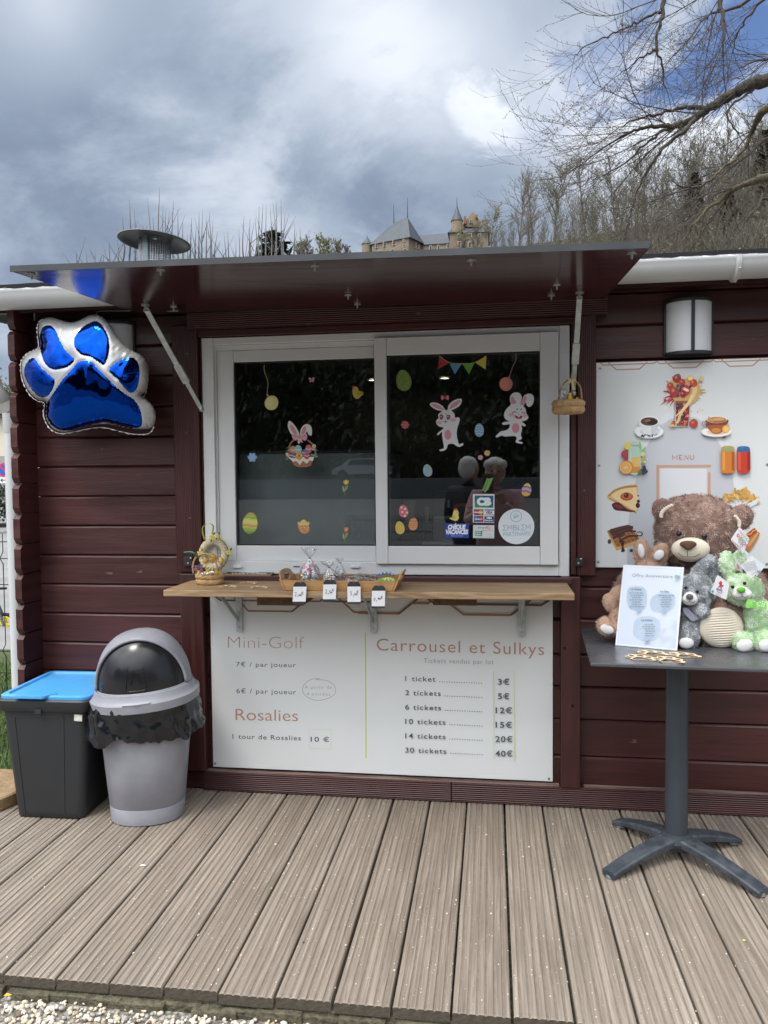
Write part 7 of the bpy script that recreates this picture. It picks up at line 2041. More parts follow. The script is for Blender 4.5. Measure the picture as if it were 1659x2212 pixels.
def bead(name,x,y,Y,r,parent,mat=None,hl=True):
 c_=q7(x,y,Y);k=k7(Y)*r;m=MB();m.ell(c_,(k,k*.7,k));return m.build(name,mat or BLKE,parent)
 # --- big brown bear
BB,BT=pm('brown plush','#84695f',.95,sheen=.2),pm('brown plush tips','#c4a99c',.95,sheen=.2)
CRMF=pm('cream short plush','#d8cdbb',.9,bump=.4,bscale=400,dist=.002,sheen=.2)
YB=-.165
bear=empty('plush_bear',(q7(1060,1400,YB).x,YB,TZ),'large brown teddy bear sitting behind the smaller plush toys','plush toy','plush toys on the bistro table')
b_=Plush()
b_.e(1060,495,YB-.0,345,285,250).e(1050,640,YB,330,190,235).e(1010,360,YB,240,150,190)
b_.e(772,335,YB-.03,98,104,40,-20).e(1432,400,YB-.03,104,116,40,20)
b_.e(1040,1080,YB+.02,370,330,230).e(1040,1300,YB+.02,430,200,250)
b_.e(455,1010,YB-.0,100,200,95,20).e(1590,1050,YB,90,210,95,-12)
fur('bear_body',b_,bear,BB,BT,52000,.0125,.00055,1,.008,(0,-.15,-.5))
b_=Plush();Yf=onz(*c7.v(1290,1515),TZ).y+.02
b_.e(1275,1305,Yf+.055,238,226,150).e(1272,1318,Yf+.03,228,206,60).e(1290,1330,Yf+.12,170,170,200)
SOLC=q7(1268,1335,Yf)
fur('bear_foot',b_,bear,BB,BT,15000,.0125,.00055,2,.007,(0,-.2,-.2),hole=((SOLC+Vector((0,.01,0)),160*k7(Yf)),))
def cord(c_,rx,rz,depth,ridges,rot,mat,name,parent):
 """corduroy sole: a padded disc with soft ridges"""
 m=MB();n=96;nr=60;V=[]
 for j in range(nr+1):
  q=j/nr
  for i in range(n):
   a=2*math.pi*i/n;x,z=q*math.cos(a),q*math.sin(a)
   u=z*math.cos(R(rot))+x*math.sin(R(rot))+.08*math.sin(x*2.2)
   y=-depth*(1-q*q)**.5-.0042*abs(math.sin(u*ridges*math.pi/2))**.7*(1-q**6)
   V.append(Vector(c_)+Vector((x*rx,y,z*rz)))
 m.add(V,[(j*n+i,j*n+(i+1)%n,(j+1)*n+(i+1)%n,(j+1)*n+i)for j in range(nr)for i in range(n)],0,True)
 return m.build(name,mat,parent,sharp=0,fix=True)
cord(SOLC+Vector((0,.006,0)),180*k7(Yf),172*k7(Yf),.022,17,-14,CRMF,'corduroy_sole',bear)
b_=Plush();b_.e(1005,668,YB-.115,158,98,75).e(1005,690,YB-.105,140,88,70)
mz=cloth('muzzle',b_,bear,CRMF)
b_=Plush();Yn=YB-.152;b_.e(985,628,Yn,74,32,22).e(985,648,Yn-.002,42,30,20)
cloth('nose',b_,bear,pm('dark brown nose cloth','#5a3a2a',.7,bump=.3,bscale=500,dist=.001),.003)
m=MB();m.tube(smooth_path([q7(978,680,YB-.158),q7(980,730,YB-.158)],3),.0012,5);m.tube(smooth_path([q7(900,700,YB-.142),q7(935,728,YB-.152),q7(980,735,YB-.158),q7(1040,732,YB-.152),q7(1085,708,YB-.142)],5),.0010,5);m.build('mouth_stitch',pm('brown thread','#4a3d38',.8),mz)
for x,y in((908,541),(1122,564)):bead('eye',x,y,YB-.112,23,bear)
for pts in([(845,300),(805,320),(775,345),(760,370),(757,395)],[(1385,395),(1410,425),(1418,450),(1415,475)]):
 m=MB();
 for i,p in enumerate(smooth_path([q7(x,y,YB-.078)for x,y in pts],2)):m.ell(p,(.0072,.006,.0052),Matrix.Rotation(R(20),3,'Y'),10,7)
 m.build('ear_lining',CRMF,bear)
 # --- tan rabbit half hidden behind the sign
TB,TT=pm('tan plush','#b5937c',.95,sheen=.2),pm('tan plush tips','#d4b8a4',.95,sheen=.2)
WHP=pm('white short plush','#dad8d6',.9,bump=.4,bscale=400,dist=.002,sheen=.2)
YR=-.245
rb_=empty('plush_rabbit',(q7(560,1380,YR).x,YR,TZ),'tan plush rabbit mostly hidden behind the white sign','plush toy','plush toys on the bistro table')
b_=Plush();b_.e(595,700,YR+.02,76,125,34,-6).e(745,725,YR+.02,76,118,34,22).e(640,900,YR+.02,150,140,120).e(560,1180,YR,180,230,130).e(330,1120,YR-.01,66,84,60,-25).e(400,1060,YR,80,90,70,30).e(420,1270,YR-.02,110,110,90).e(285,1320,YR-.06,72,82,66,-20).e(345,1330,YR-.05,70,70,70)
fur('rabbit_body',b_,rb_,TB,TT,20000,.008,.0005,3,.0055)
for x,y,rx,ry,ro in((588,685,30,66,-8),(738,720,42,52,40)):
 b_=Plush();b_.e(x,y,YR-.008,rx,ry,20,ro);cloth('ear_lining',b_,rb_,WHP,.0035)
b_=Plush();b_.e(300,1345,YR-.083,62,42,20,22);cloth('foot_sole',b_,rb_,WHP,.0035)
# --- grey rabbit
GB_,GT=pm('grey plush','#84888d',.95,sheen=.2),pm('grey plush tips','#e2e5e8',.95,sheen=.2)
Yg=onz(*c7.v(985,1518),TZ).y+.035
gr_=empty('plush_rabbit',(q7(1010,1500,Yg).x,Yg,TZ),'grey plush rabbit with mauve bow to the right of the white sign','plush toy','plush toys on the bistro table')
b_=Plush();b_.e(1045,1030,Yg+.03,155,150,120).e(1110,830,Yg+.05,70,140,40,38).e(1200,860,Yg+.06,68,118,38,52).e(1010,1270,Yg+.05,150,190,120).e(1090,1185,Yg-.005,72,62,58).e(985,1415,Yg,88,106,62).e(960,1440,Yg-.005,78,78,60).e(1120,1240,Yg+.03,70,60,70)
fur('rabbit_body',b_,gr_,GB_,GT,24000,.0085,.0005,4,.0055)
b_=Plush();b_.e(1000,1092,Yg-.022,66,54,50).e(1000,1075,Yg-.022,52,48,46);mz=cloth('muzzle',b_,gr_,WHP,.0035)
b_=Plush();b_.e(998,1072,Yg-.044,32,26,16);cloth('nose',b_,gr_,pm('dark grey nose cloth','#55575a',.7),.0025)
m=MB();m.tube(smooth_path([q7(945,1098,Yg-.038),q7(970,1118,Yg-.043),q7(998,1112,Yg-.046),q7(1025,1120,Yg-.043),q7(1045,1105,Yg-.038)],5),.0009,5);m.tube([q7(998,1095,Yg-.046),q7(998,1112,Yg-.046)],.0009,5);m.build('mouth_stitch',pm('brown thread','#4a3d38',.8),mz)
for x,y in((966,996),(1062,1028)):
 o=bead('eye',x,y,Yg-.022,14,gr_)
b_=Plush();b_.e(968,1462,Yg-.03,66,50,24);cloth('foot_sole',b_,gr_,WHP,.0035)
m=MB();MVR=pm('mauve satin ribbon','#9d9cae',.35,sheen=.3)
for p in([(945,1165),(985,1170),(1015,1200),(1035,1215),(1090,1235),(1075,1250),(1025,1278),(975,1235),(950,1205)],):
 P=smooth_path([Vector((x,y,0))for x,y in p],3,True);m.prism([q7(a.x,a.y,Yg-.012)for a in P],(0,.003,0))
o=m.build('bow',MVR,gr_,bevel=.001)
# --- green rabbit
EB,ET=pm('green plush','#b0cea0',.95,sheen=.2),pm('green plush tips','#f2f7ee',.95,sheen=.2)
Ye=onz(*c7.v(1460,1542),TZ).y+.035
ge=empty('plush_rabbit',(q7(1560,1500,Ye).x,Ye,TZ),'light green plush rabbit with a spotted bow at the right','plush toy','plush toys on the bistro table')
b_=Plush();b_.e(1455,1010,Ye+.04,158,135,110).e(1315,800,Ye+.06,64,125,40,-8).e(1415,760,Ye+.07,60,90,38,14).e(1580,1270,Ye+.05,140,190,110).e(1458,1455,Ye,92,94,66).e(1640,1460,Ye,88,94,66).e(1660,1230,Ye+.02,60,110,50)
fur('rabbit_body',b_,ge,EB,ET,26000,.0085,.0005,5,.0055)
b_=Plush();b_.e(1440,1048,Ye-.012,82,52,45).e(1430,1025,Ye-.012,66,46,42);mz=cloth('muzzle',b_,ge,WHP,.0035)
b_=Plush();b_.e(1432,1013,Ye-.034,38,26,16);cloth('nose',b_,ge,pm('bright green nose','#5fae2e',.6),.0025)
m=MB();m.tube(smooth_path([q7(1385,1068,Ye-.026),q7(1412,1080,Ye-.032),q7(1442,1068,Ye-.035),q7(1470,1078,Ye-.032),q7(1495,1062,Ye-.026)],5),.0009,5);m.tube([q7(1438,1045,Ye-.035),q7(1442,1068,Ye-.035)],.0009,5);m.build('mouth_stitch',pm('brown thread','#4a3d38',.8),mz)
for x,y in((1360,988),(1462,957)):bead('eye',x,y,Ye-.012,15,ge)
for x,y,rx in((1462,1482,70),(1642,1482,62)):
 b_=Plush();b_.e(x,y,Ye-.03,rx,56,24,-20);cloth('foot_sole',b_,ge,WHP,.0035)
ik=Ink(Crop(2250,1850,.46655,Ye-.02),lift=.0004)
BOW=pm('light green ribbon','#8ed06a',.5)
ik.base([(1485,1090),(1530,1098),(1570,1115),(1610,1105),(1640,1112),(1645,1150),(1635,1175),(1590,1168),(1550,1172),(1520,1160),(1475,1165),(1468,1140)],BOW,.004,3)
for i in range(26):ik.ell(rr.uniform(1490,1635),rr.uniform(1105,1160),4.5,4.5,'#e6f2de',n=10)
ik.poly([(1515,1110),(1545,1112),(1545,1150),(1518,1150)],'#7cc257',2)
ik.build('bow',ge)
# swing tags on the toys
def swing(pts,Y,mat,label,draw,name='swing_tag',tilt=None):
 ik=Ink(Crop(2250,1850,.46655,Y),lift=.0003);ik.base(pts,mat,.0008);draw(ik)
 o=ik.build(name);o2=tag(o,label,'tag','card tags on the plush toys');return o2
TAGW=pm('white tag card','#dcdcde',.5)
def rnd(P,r=14):
 o=[];n=len(P)
 for i,p in enumerate(P):
  a=Vector(P[i-1]);c_=Vector(P[(i+1)%n]);p=Vector(p)
  o+=[tuple(p+(a-p).normalized()*r),tuple(p*.62+((p+(a-p).normalized()*r)+(p+(c_-p).normalized()*r))*.19),tuple(p+(c_-p).normalized()*r)]
 return o
def dr1(ik):
 for i,c_ in enumerate(('#d98f8f','#8fb8c9','#d9b58f')):
  for(x0,y0,x1,y1)in((1408+i*12,505+i*16,1480+i*6,560+i*22),(1352+i*6,590+i*8,1440-i*4,690-i*18)):
   ik.line([(x0+(x1-x0)*t/8,y0+(y1-y0)*t/8+(6 if t%2 else-6))for t in range(9)],3,c_)
 for ch,x,y,c_ in(('C',1390,560,'#c94f5c'),('U',1408,575,'#d9853c'),('D',1424,592,'#7fae4f'),('D',1438,612,'#4f9fc9'),('L',1455,632,'#a86fb0'),('Y',1464,648,'#c94f5c'),('T',1398,610,'#4f9fc9'),('O',1414,628,'#d9853c'),('Y',1428,645,'#7f6fb0')):
  ik.text(ch,x,y,19,24,c_,bold=.05,rot=18)
 ik.line(ik.ell_pts(1484,590,10,10),3,'#5fa05a',closed=True)
TSW=swing(rnd([(1418,478),(1505,585),(1445,708),(1342,590)]),YB-.17,TAGW,'diamond shaped CUDDLY TOY tag beside the big bear',dr1)
def dr2(ik):
 RD='#b83a45'
 ik.poly([(1256,940),(1272,945),(1268,968),(1284,975),(1280,990),(1266,985),(1270,1008),(1258,1004),(1254,985),(1240,1000),(1238,985),(1250,972),(1240,955),(1252,952)],RD,1);ik.ell(1258,950,11,11,RD)
 ik.text('NICOTOY',1222,1012,52,15,'#3a4a7c',slope=18,bold=.05);ik.line([(1226,1022),(1248,1038),(1272,1036)],4,'#3a4a7c',k=3)
 ik.line([(1215,1038),(1265,1062)],3,'#b0b4bc');ik.line([(1218,1048),(1262,1070)],3,'#b0b4bc');ik.ell(1190,1025,11,11,'#5aa0a8')
swing(rnd([(1232,885),(1334,960),(1308,1098),(1170,1036)]),Yg-.05,TAGW,'square white NICOTOY tag with a red figure between the grey and green rabbits',dr2)
def dr3(ik):
 ik.poly(rnd([(1535,735),(1630,820),(1560,900)],8),'#cfd6de')
 for i in range(9):ik.line([(1440+i*3,790+i*8),(1545+i*3,768+i*8+(i%3)*2)],2.6,'#a3a8b0')
 for i in range(4):ik.line(ik.ell_pts(1525+i*14,878-i*8,6,6),2,'#9a9fa8',closed=True)
 for i in range(9):ik.line([(1560+i*3,852-i),(1572+i*3,872-i)],1.8,'#5a5d66')
swing(rnd([(1525,722),(1635,818),(1515,918),(1425,808)]),Ye-.03,TAGW,'white care tag with small grey print on the green rabbit',dr3)
def dr4(ik):ik.poly([(1395,790),(1410,800),(1420,840),(1400,830)],'#b8616c',1)
swing(rnd([(1372,720),(1430,800),(1455,885),(1392,825)],8),Ye-.02,pm('tag back','#b9bfba',.6),'narrow grey green folded tag at the ear of the green rabbit',dr4)

# --- the sign in an acrylic sleeve
BL=onz(*c7.v(370,1482),TZ);BR_=onz(*c7.v(893,1530),TZ)
tlY,trY=BL.y+.05,BR_.y+.05
TL0,TR0=q7(440,802,tlY),q7(952,824,trY)
sg=empty('table_sign',(BL+BR_)/2,'white printed birthday offer sheet in a clear sleeve leaning on the plush toys','sign')
Nn=(BR_-BL).cross(TL0-BL).normalized()
if Nn.y>0:Nn=-Nn
def sp_(u,v,d=0):return BL*(1-u)*(1-v)+BR_*u*(1-v)+TL0*(1-u)*v+TR0*u*v+Nn*d+Vector((0,0,.0006))
SHT=pm('glossy sleeved paper','#c9d2e0',.25,coat=1.0,spec=.7)
SHT.node_tree.nodes['Principled BSDF'].inputs['Coat Roughness'].default_value=.02
SHT.node_tree.nodes['Principled BSDF'].inputs['Coat IOR'].default_value=1.9
m=MB();m.add([sp_(0,0,0),sp_(1,0,0),sp_(1,1,0),sp_(0,1,0),sp_(0,0,.002),sp_(1,0,.002),sp_(1,1,.002),sp_(0,1,.002)],[(3,2,1,0),(4,5,6,7),(0,1,5,4),(1,2,6,5),(2,3,7,6),(3,0,4,7)]);m.build('sleeve',SHT,sg)
def inv(x,y):
 """crop pixel -> u, v on the sheet"""
 a,b2=c7.v(x,y);d=ray(a,b2);o0=CPOS;t=(BL-o0).dot(Nn)/d.dot(Nn);P=o0+d*t
 ux=(BR_-BL);vy=(TL0-BL);w_=P-BL
 a11,a12,a22=ux.dot(ux),ux.dot(vy),vy.dot(vy);b1_,b2_=w_.dot(ux),w_.dot(vy);D=a11*a22-a12*a12
 return((b1_*a22-b2_*a12)/D,(b2_*a11-b1_*a12)/D)
class SheetCrop:
 Y=0
 def __call__(s,x,y):u,v=inv(x,y);return sp_(u,v,.0022)
ik=Ink(SheetCrop(),lift=.00015)
EDG='#e3e6ea'
ik.line([(446,812),(944,834),(886,1518),(378,1472)],11,EDG,closed=True)
PB='#b7c6d8'
for P in([(480,1010),(540,985),(620,1000),(640,1080),(620,1180),(520,1190),(470,1120)],[(680,1080),(760,1040),(860,1050),(880,1120),(840,1190),(720,1205),(668,1160)],[(540,1270),(640,1235),(740,1270),(745,1350),(720,1430),(600,1440),(525,1390)]):ik.poly(P,PB,4)
TXT='#5c6775'
ik.text('Offre Anniversaire',516,905,342,26,'#76818f',slope=10,bold=-.005,space=1.1)
ik.text('Le chaton',502,1016,92,17,TXT,slope=3,bold=.01);ik.text('Le chat',754,1034,72,17,TXT,slope=3,bold=.01);ik.text('Le matou',594,1277,92,19,TXT,slope=3,bold=.01)
rs=random.Random(2)
for x,y0,n_,wd in((548,1040,7,120),(796,1058,6,130),(650,1300,6,140)):
 for i in range(n_):
  w_=wd*rs.uniform(.35,1);x0=x-w_/2
  while x0<x+w_/2:
   l=rs.uniform(8,26);ik.line([(x0,y0+i*19),(x0+l,y0+i*19+1)],6,'#7d8c9e');x0+=l+6
for x,y in((776,1186),(626,1424),(560,1180)):ik.ell(x,y,20,18,'#9fb6cf')
ik.poly([(868,890),(880,882),(892,890),(890,906),(880,912),(870,904)],'#9cc08a',2);ik.poly([(890,892),(912,890),(910,912),(895,915)],'#8f9fc0',2);ik.line([(882,912),(884,945)],2,'#8f98a4');ik.line([(900,915),(888,945)],2,'#8f98a4')
ik.build('sheet_print',sg)
# ------------------------------------------------------------------ far background: hill, wood, castle, trees
CRESTP=[(560,575,240),(700,562,225),(800,552,212),(1060,550,190),(1200,520,150),(1400,488,112),(1659,452,86),(1950,400,70),(2300,340,60)]
def crest(px):
 for a,b in zip(CRESTP[:-1],CRESTP[1:]):
  if px<=b[0]:t=max(0,(px-a[0])/(b[0]-a[0]));return[a[k]+(b[k]-a[k])*t for k in range(3)]
 return list(CRESTP[-1])
def hill_pt(px,t):
 c_=crest(px);d=ray(px,c_[1]);cr_=CPOS+d*c_[2]
 fx,fy=CPOS.x+d.x*38,CPOS.y+d.y*38
 x=fx+(cr_.x-fx)*t;y=fy+(cr_.y-fy)*t
 z=-1.5+(cr_.z+1.5)*(t**1.35 if t<=1 else 1-(t-1)*1.2)
 return Vector((x,y,z+.6*mnoise.noise((x*.07,y*.07,0))))
hm=MB();pxs=list(range(560,2301,30));ts=[i/14 for i in range(15)]+[1.15,1.5,2]
hm.add([hill_pt(p,t)for t in ts for p in pxs],[(j*len(pxs)+i,j*len(pxs)+i+1,(j+1)*len(pxs)+i+1,(j+1)*len(pxs)+i)for j in range(len(ts)-1)for i in range(len(pxs)-1)],0,True)
tag(hm.build('hill',pm('leaf litter hillside',(.12,.10,.07),.95,col2=(.065,.075,.04),vscale=.4,contrast=1.6,bump=.8,bscale=2,dist=.4),sharp=0),kind='structure',label='steep wooded hillside behind the kiosk')
def stick(L_,p,q,r0,r1,n=3):
 L_.append((p,q,r0,r1,n))
def sticks_to(mb,L_,m=0):
 for p,q,r0,r1,n in L_:
  d=(q-p);
  if d.length<1e-6:continue
  d.normalize();a=d.orthogonal().normalized();b_=d.cross(a);V=[]
  for c_,r in((p,r0),(q,r1)):
   for j in range(n):w=2*math.pi*j/n;V.append(c_+(a*math.cos(w)+b_*math.sin(w))*r)
  mb.add(V,[(j,(j+1)%n,n+(j+1)%n,n+j)for j in range(n)],m,True)
def grow(L_,p,d,length,rad,depth,r,spread=.6,up=.25,seg=4,kids=4,leaves=None,minr=.012):
 pts=[p];cur=p.copy();dd=d.copy()
 for i in range(seg):
  dd=(dd+Vector((r.gauss(0,.16),r.gauss(0,.16),r.gauss(0,.08)+up*.25))).normalized()
  nx_=cur+dd*(length/seg);k0=rad*(1-.75*i/seg);k1=rad*(1-.75*(i+1)/seg)
  stick(L_,cur,nx_,max(minr,k0),max(minr,k1),5 if rad>.06 else 3);cur=nx_;pts.append(cur.copy())
  if depth>0:
   for _ in range(kids if i>0 or depth<3 else 1):
    if r.random()<.75:
     s_=Vector((r.gauss(0,1),r.gauss(0,1),r.gauss(0,.45))).normalized()
     nd=(dd*(1-spread*.5)+s_*spread+Vector((0,0,up))).normalized()
     grow(L_,pts[-2].lerp(cur,r.random()),nd,length*r.uniform(.35,.6),max(minr,rad*.45),depth-1,r,spread,up,max(2,seg-1),kids,leaves,minr)
 if leaves is not None and depth==0 and r.random()<.7:leaves.append(cur)
BARK=pm('grey brown bark',(.105,.092,.07),.9,var=.3,vscale=2)
BARKL=pm('pale bark',(.14,.125,.095),.9,var=.3,vscale=2)
TWIG=pm('reddish twigs',(.17,.14,.11),.9)
LGREEN=pm('young spring leaves',(.2,.21,.10),.7,var=.3,vscale=1)
DGREEN=pm('dark conifer needles',(.022,.04,.018),.8,var=.4,vscale=.8)
def leafquads(mb,pts,s,r,m=0,n=1):
 for p in pts:
  for _ in range(n):
   c_=p+Vector((r.gauss(0,s*1.6),r.gauss(0,s*1.6),r.gauss(0,s*1.6)));a=Vector((r.gauss(0,1),r.gauss(0,1),r.gauss(0,1))).normalized();b_=a.orthogonal().normalized();a=a*s*r.uniform(.6,1.2);b_=b_*s*.6
   mb.add([c_-a,c_+b_,c_+a,c_-b_],[(0,1,2,3)],m)
def far_tree(name,base,h,seed,label,group,barkm=BARK,leaf=0.0,slender=.62,depth=2,kids=3,cat='tree',minr=.02):
 r=random.Random(seed);root=empty(name,base,label,cat,group)
 tr,cr_=[],[];lv=[]if leaf else None
 p=Vector(base);d=Vector((r.gauss(0,.06),r.gauss(0,.06),1)).normalized();n=7;rad=h*.012
 for i in range(n):
  q=p+d*(h*.9/n);stick(tr,p,q,rad*(1-.8*i/n),rad*(1-.8*(i+1)/n),6)
  if i>=1:
   for _ in range(4):
    s_=Vector((r.gauss(0,1),r.gauss(0,1),0)).normalized()
    grow(cr_,p.lerp(q,r.random()),(s_*slender*1.6+Vector((0,0,1))).normalized(),h*r.uniform(.2,.36)*(1.15-.6*i/n),rad*.4,depth,r,.55,.3,3,kids,lv,minr)
  p=q;d=(d+Vector((r.gauss(0,.08),r.gauss(0,.08),.1))).normalized()
 m=MB();sticks_to(m,tr);m.build('trunk',barkm,root,fix=False,sharp=0)
 m=MB();sticks_to(m,cr_)
 if lv:leafquads(m,lv,leaf,r,1,2)
 m.build('crown',[TWIG if barkm is BARK else barkm,LGREEN],root,fix=False,sharp=0)
 return root
 # wood on the slope: one mass of thin bare stems, with a few conifers
rw=random.Random(21);wd=MB();wl=[]
def slim(L_,base,h,r,lean=0):
 p=Vector(base);d=Vector((r.gauss(0,.1),r.gauss(0,.08),1)).normalized();n=5;rad=h*r.uniform(.006,.012)
 for i in range(n):
  q=p+d*(h/n);stick(L_,p,q,rad*(1-.17*i),rad*(1-.17*(i+1)),4)
  for _ in range(5 if i else 3):
   s_=Vector((r.gauss(0,1),r.gauss(0,.7),0)).normalized();e=p.lerp(q,r.random());f=e+(s_*r.uniform(.25,.75)+Vector((0,0,1))).normalized()*h*r.uniform(.1,.26);stick(L_,e,f,rad*.3,.014)
   for _ in range(3):
    g=e.lerp(f,r.uniform(.3,1));k=g+Vector((r.gauss(0,.6),r.gauss(0,.6),r.uniform(.2,1))).normalized()*h*r.uniform(.05,.13);stick(L_,g,k,.016,.010)
    if r.random()<.6:k2=g.lerp(k,.5);stick(L_,k2,k2+Vector((r.gauss(0,.6),r.gauss(0,.6),r.uniform(.1,1))).normalized()*h*.06,.012,.008)
  p=q;d=(d+Vector((r.gauss(0,.1),r.gauss(0,.1),.15))).normalized()
tsl=[]
for i in range(980):
 px=1015+(rw.random()**.75)*820;t=rw.uniform(.25,1.02)
 b_=hill_pt(px,t);hh=rw.uniform(5,11)*(.55+.45*min(1,max(0,(px-1015)/260)));slim(wl,b_,hh,rw)
 for q in range(34):  # fine twig sprays of the crown
  z=rw.uniform(.15,1.02);o=b_+Vector((rw.gauss(0,hh*.09),rw.gauss(0,hh*.09),hh*z));u=Vector((rw.gauss(0,.45),rw.gauss(0,.3),1)).normalized()*rw.uniform(.5,1.5);s_=Vector((.022,.008,0))
  tsl.append((o-s_,o+s_,o+u))
half=len(wl)
sticks_to(wd,[s for i,s in enumerate(wl)if(i//90)%3!=0],0);sticks_to(wd,[s for i,s in enumerate(wl)if(i//90)%3==0],1)
lp=[s[1]for i,s in enumerate(wl)if i%9==0 and rw.random()<.5]
leafquads(wd,lp,.09,rw,2,2)
lp=[]
for i in range(7000):  # undergrowth: brambles and shoots on the slope
 px=(1000+rw.random()*835)if i%4 else 580+rw.random()*430;b_=hill_pt(px,rw.uniform(.3,1.03));stick(lp,b_,b_+Vector((rw.gauss(0,.9),rw.gauss(0,.5),rw.uniform(.6,3.0))),.02,.008)
sticks_to(wd,lp,1)
for a_,b2,c2 in tsl:wd.add([a_,b2,c2],[(0,1,2)],0 if rw.random()<.6 else 3)
tag(wd.build('woodland',[BARK,BARKL,LGREEN,pm('olive twigs',(.13,.13,.08),.9)],fix=False,sharp=0),'mass of thin bare trees covering the hillside at the right','woodland',kind='stuff')
# trees one can tell apart along the skyline
sky_trees=[(1003,548,8,'low bare tree in front of the right end of the castle'),(1030,545,9,'short bare tree just right of the castle'),(1062,548,13,'bare rounded tree between the castle and the wood'),(1120,540,17,'broad bare tree with a bird nest at the wood edge'),(1150,530,15,'bare tree with reddish trunk in front of the wood'),(1200,522,17,'tall bare tree where the wood starts to rise'),(1262,505,14,'bare tree under the tips of the overhanging branches'),(1330,490,13,'bare skyline tree behind the overhanging limb'),(1395,470,13,'bare skyline tree above the gutter'),(1470,455,12,'bare skyline tree right of centre of the wood'),(1560,430,12,'bare skyline tree near the big yellow lichen limb'),(1630,405,12,'rightmost bare skyline tree of the wood')]
for i,(px,py,h,lab)in enumerate(sky_trees):
 b_=hill_pt(px,.97);far_tree('bare_tree',b_,h,40+i,lab,'bare trees on the skyline of the wood',BARKL if i%2 else BARK,leaf=.12 if i in(0,2,5)else 0,depth=2)
def conifer(base,h,w,seed,label,group=None,mat=DGREEN,name='conifer',ex=.8):
 r=random.Random(seed);root=empty(name,base,label,'tree',group);b_=Vector(base)
 m=MB();m.tube([b_,b_+Vector((0,0,h*.5)),b_+Vector((0,0,h))],[h*.016,h*.01,.02],6);m.build('trunk',BARK,root,sharp=0)
 m=MB();L_=[]
 n=44
 for i in range(n):
  t=i/n;z=h*(.1+.88*t);rad=w*(1-t)**ex*r.uniform(.75,1.1)+.15
  for j in range(int(6+8*(1-t))):
   a=r.uniform(0,6.28);l=rad*r.uniform(.6,1);e=b_+Vector((math.cos(a)*l,math.sin(a)*l,z+l*r.uniform(-.12,.12)));stick(L_,b_+Vector((0,0,z)),e,.05,.02)
   for k in range(7):
    f=(b_+Vector((0,0,z))).lerp(e,r.uniform(.3,1.05));s_=h*.028
    a2=Vector((r.gauss(0,1),r.gauss(0,1),r.gauss(0,.25))).normalized()*s_*r.uniform(.7,1.6);c2=a2.cross(Vector((r.gauss(0,.3),r.gauss(0,.3),1))).normalized()*s_*.5
    m.add([f-a2,f-c2,f+a2,f+c2],[(0,1,2,3)])
 sticks_to(m,L_);m.build('crown',mat,root,fix=False,sharp=0)
for px,t,h,w,lab in((1500,.80,11,2.6,'dark conifer in the middle of the bare wood'),(1575,.7,10,2.6,'dark conifer right of the first among bare trunks'),(1655,.8,13,3.2,'dark green conifer at the right edge of the wood'),(1440,.6,7,2.0,'small dark conifer low on the slope')):
 conifer(hill_pt(px,t),h,w,int(px),lab,'conifers in the wood',pm('dull green needles',(.07,.085,.045),.85,var=.4,vscale=.6))
p=at(593,560,60);conifer((p.x,p.y,5),at(593,484,60).z-5,4.4,5,'dark cedar standing alone behind the awning',None,pm('blue green cedar needles',(.045,.065,.045),.85,var=.4,vscale=.6),ex=.5)
# pollards with upright shoots behind the roof at the left
SHOOT=pm('pale grey shoots',(.16,.15,.145),.85)
def pollard(tips,Y,label,seed):
 r=random.Random(seed);xs=[t[0]for t in tips];c_=at(sum(xs)/len(xs),560,Y);g=gz(c_.x,c_.y);root=empty('pollard_tree',(c_.x,c_.y,g),label,'tree','pollarded trees behind the roof')
 hd_=Vector((c_.x,c_.y,c_.z-3.2));m=MB();m.tube([(c_.x,c_.y,g),hd_],[.22,.16],8);m.build('trunk',BARK,root,sharp=0)
 m=MB()
 for(x,y)in tips:
  e=at(x,y,Y+r.uniform(-.6,.6));b_=Vector((e.x*.75+c_.x*.25,e.y,e.z*.35+hd_.z*.65))if False else at(x+r.uniform(-4,4)*.6+(c_.x-e.x)*3,600,Y)
  m.tube(smooth_path([hd_,b_,b_.lerp(e,.5)+Vector((r.gauss(0,.06),0,0)),e],4),[.035]*4+[.03]*4+[.022,.018,.013,.009,.006],4)
  for q in range(r.randint(1,3)):
   s_=b_.lerp(e,r.uniform(.05,.6));sd_=r.choice((-1,1));m.tube([s_,s_+Vector((sd_*r.uniform(.15,.6),r.gauss(0,.2),r.uniform(.4,1.1)))],[.014,.005],3)
 m.build('shoots',SHOOT,root,sharp=0,fix=False)
pollard([(165,545),(185,540),(205,535),(222,548),(240,552)],24,'low pollard with thin shoots at the far left above the roof',1)
pollard([(252,500),(264,468),(280,432),(290,450),(300,490),(236,520)],22,'pollard with upright shoots just left of the chimney cowl',2)
pollard([(345,405),(318,428),(358,450),(375,432),(330,470),(384,452),(352,440),(395,478)],22,'tallest pollard, with shoots rising behind the chimney cowl',3)
pollard([(414,470),(430,458),(438,452),(446,468),(452,458),(424,490),(470,500),(460,478),(405,505)],23,'pollard with a fan of shoots right of the chimney cowl',4)
pollard([(484,505),(492,500),(516,495),(527,468),(540,472),(510,520),(549,480)],23,'pollard with thin shoots left of the cedar',5)
pollard([(560,445),(568,440),(575,442),(590,440),(597,438),(607,430),(616,455),(551,470),(584,450)],24,'pollard with dense straight shoots behind the cedar',6)
pollard([(637,482),(648,492),(641,500),(655,515)],25,'sparse pollard right of the cedar',7)
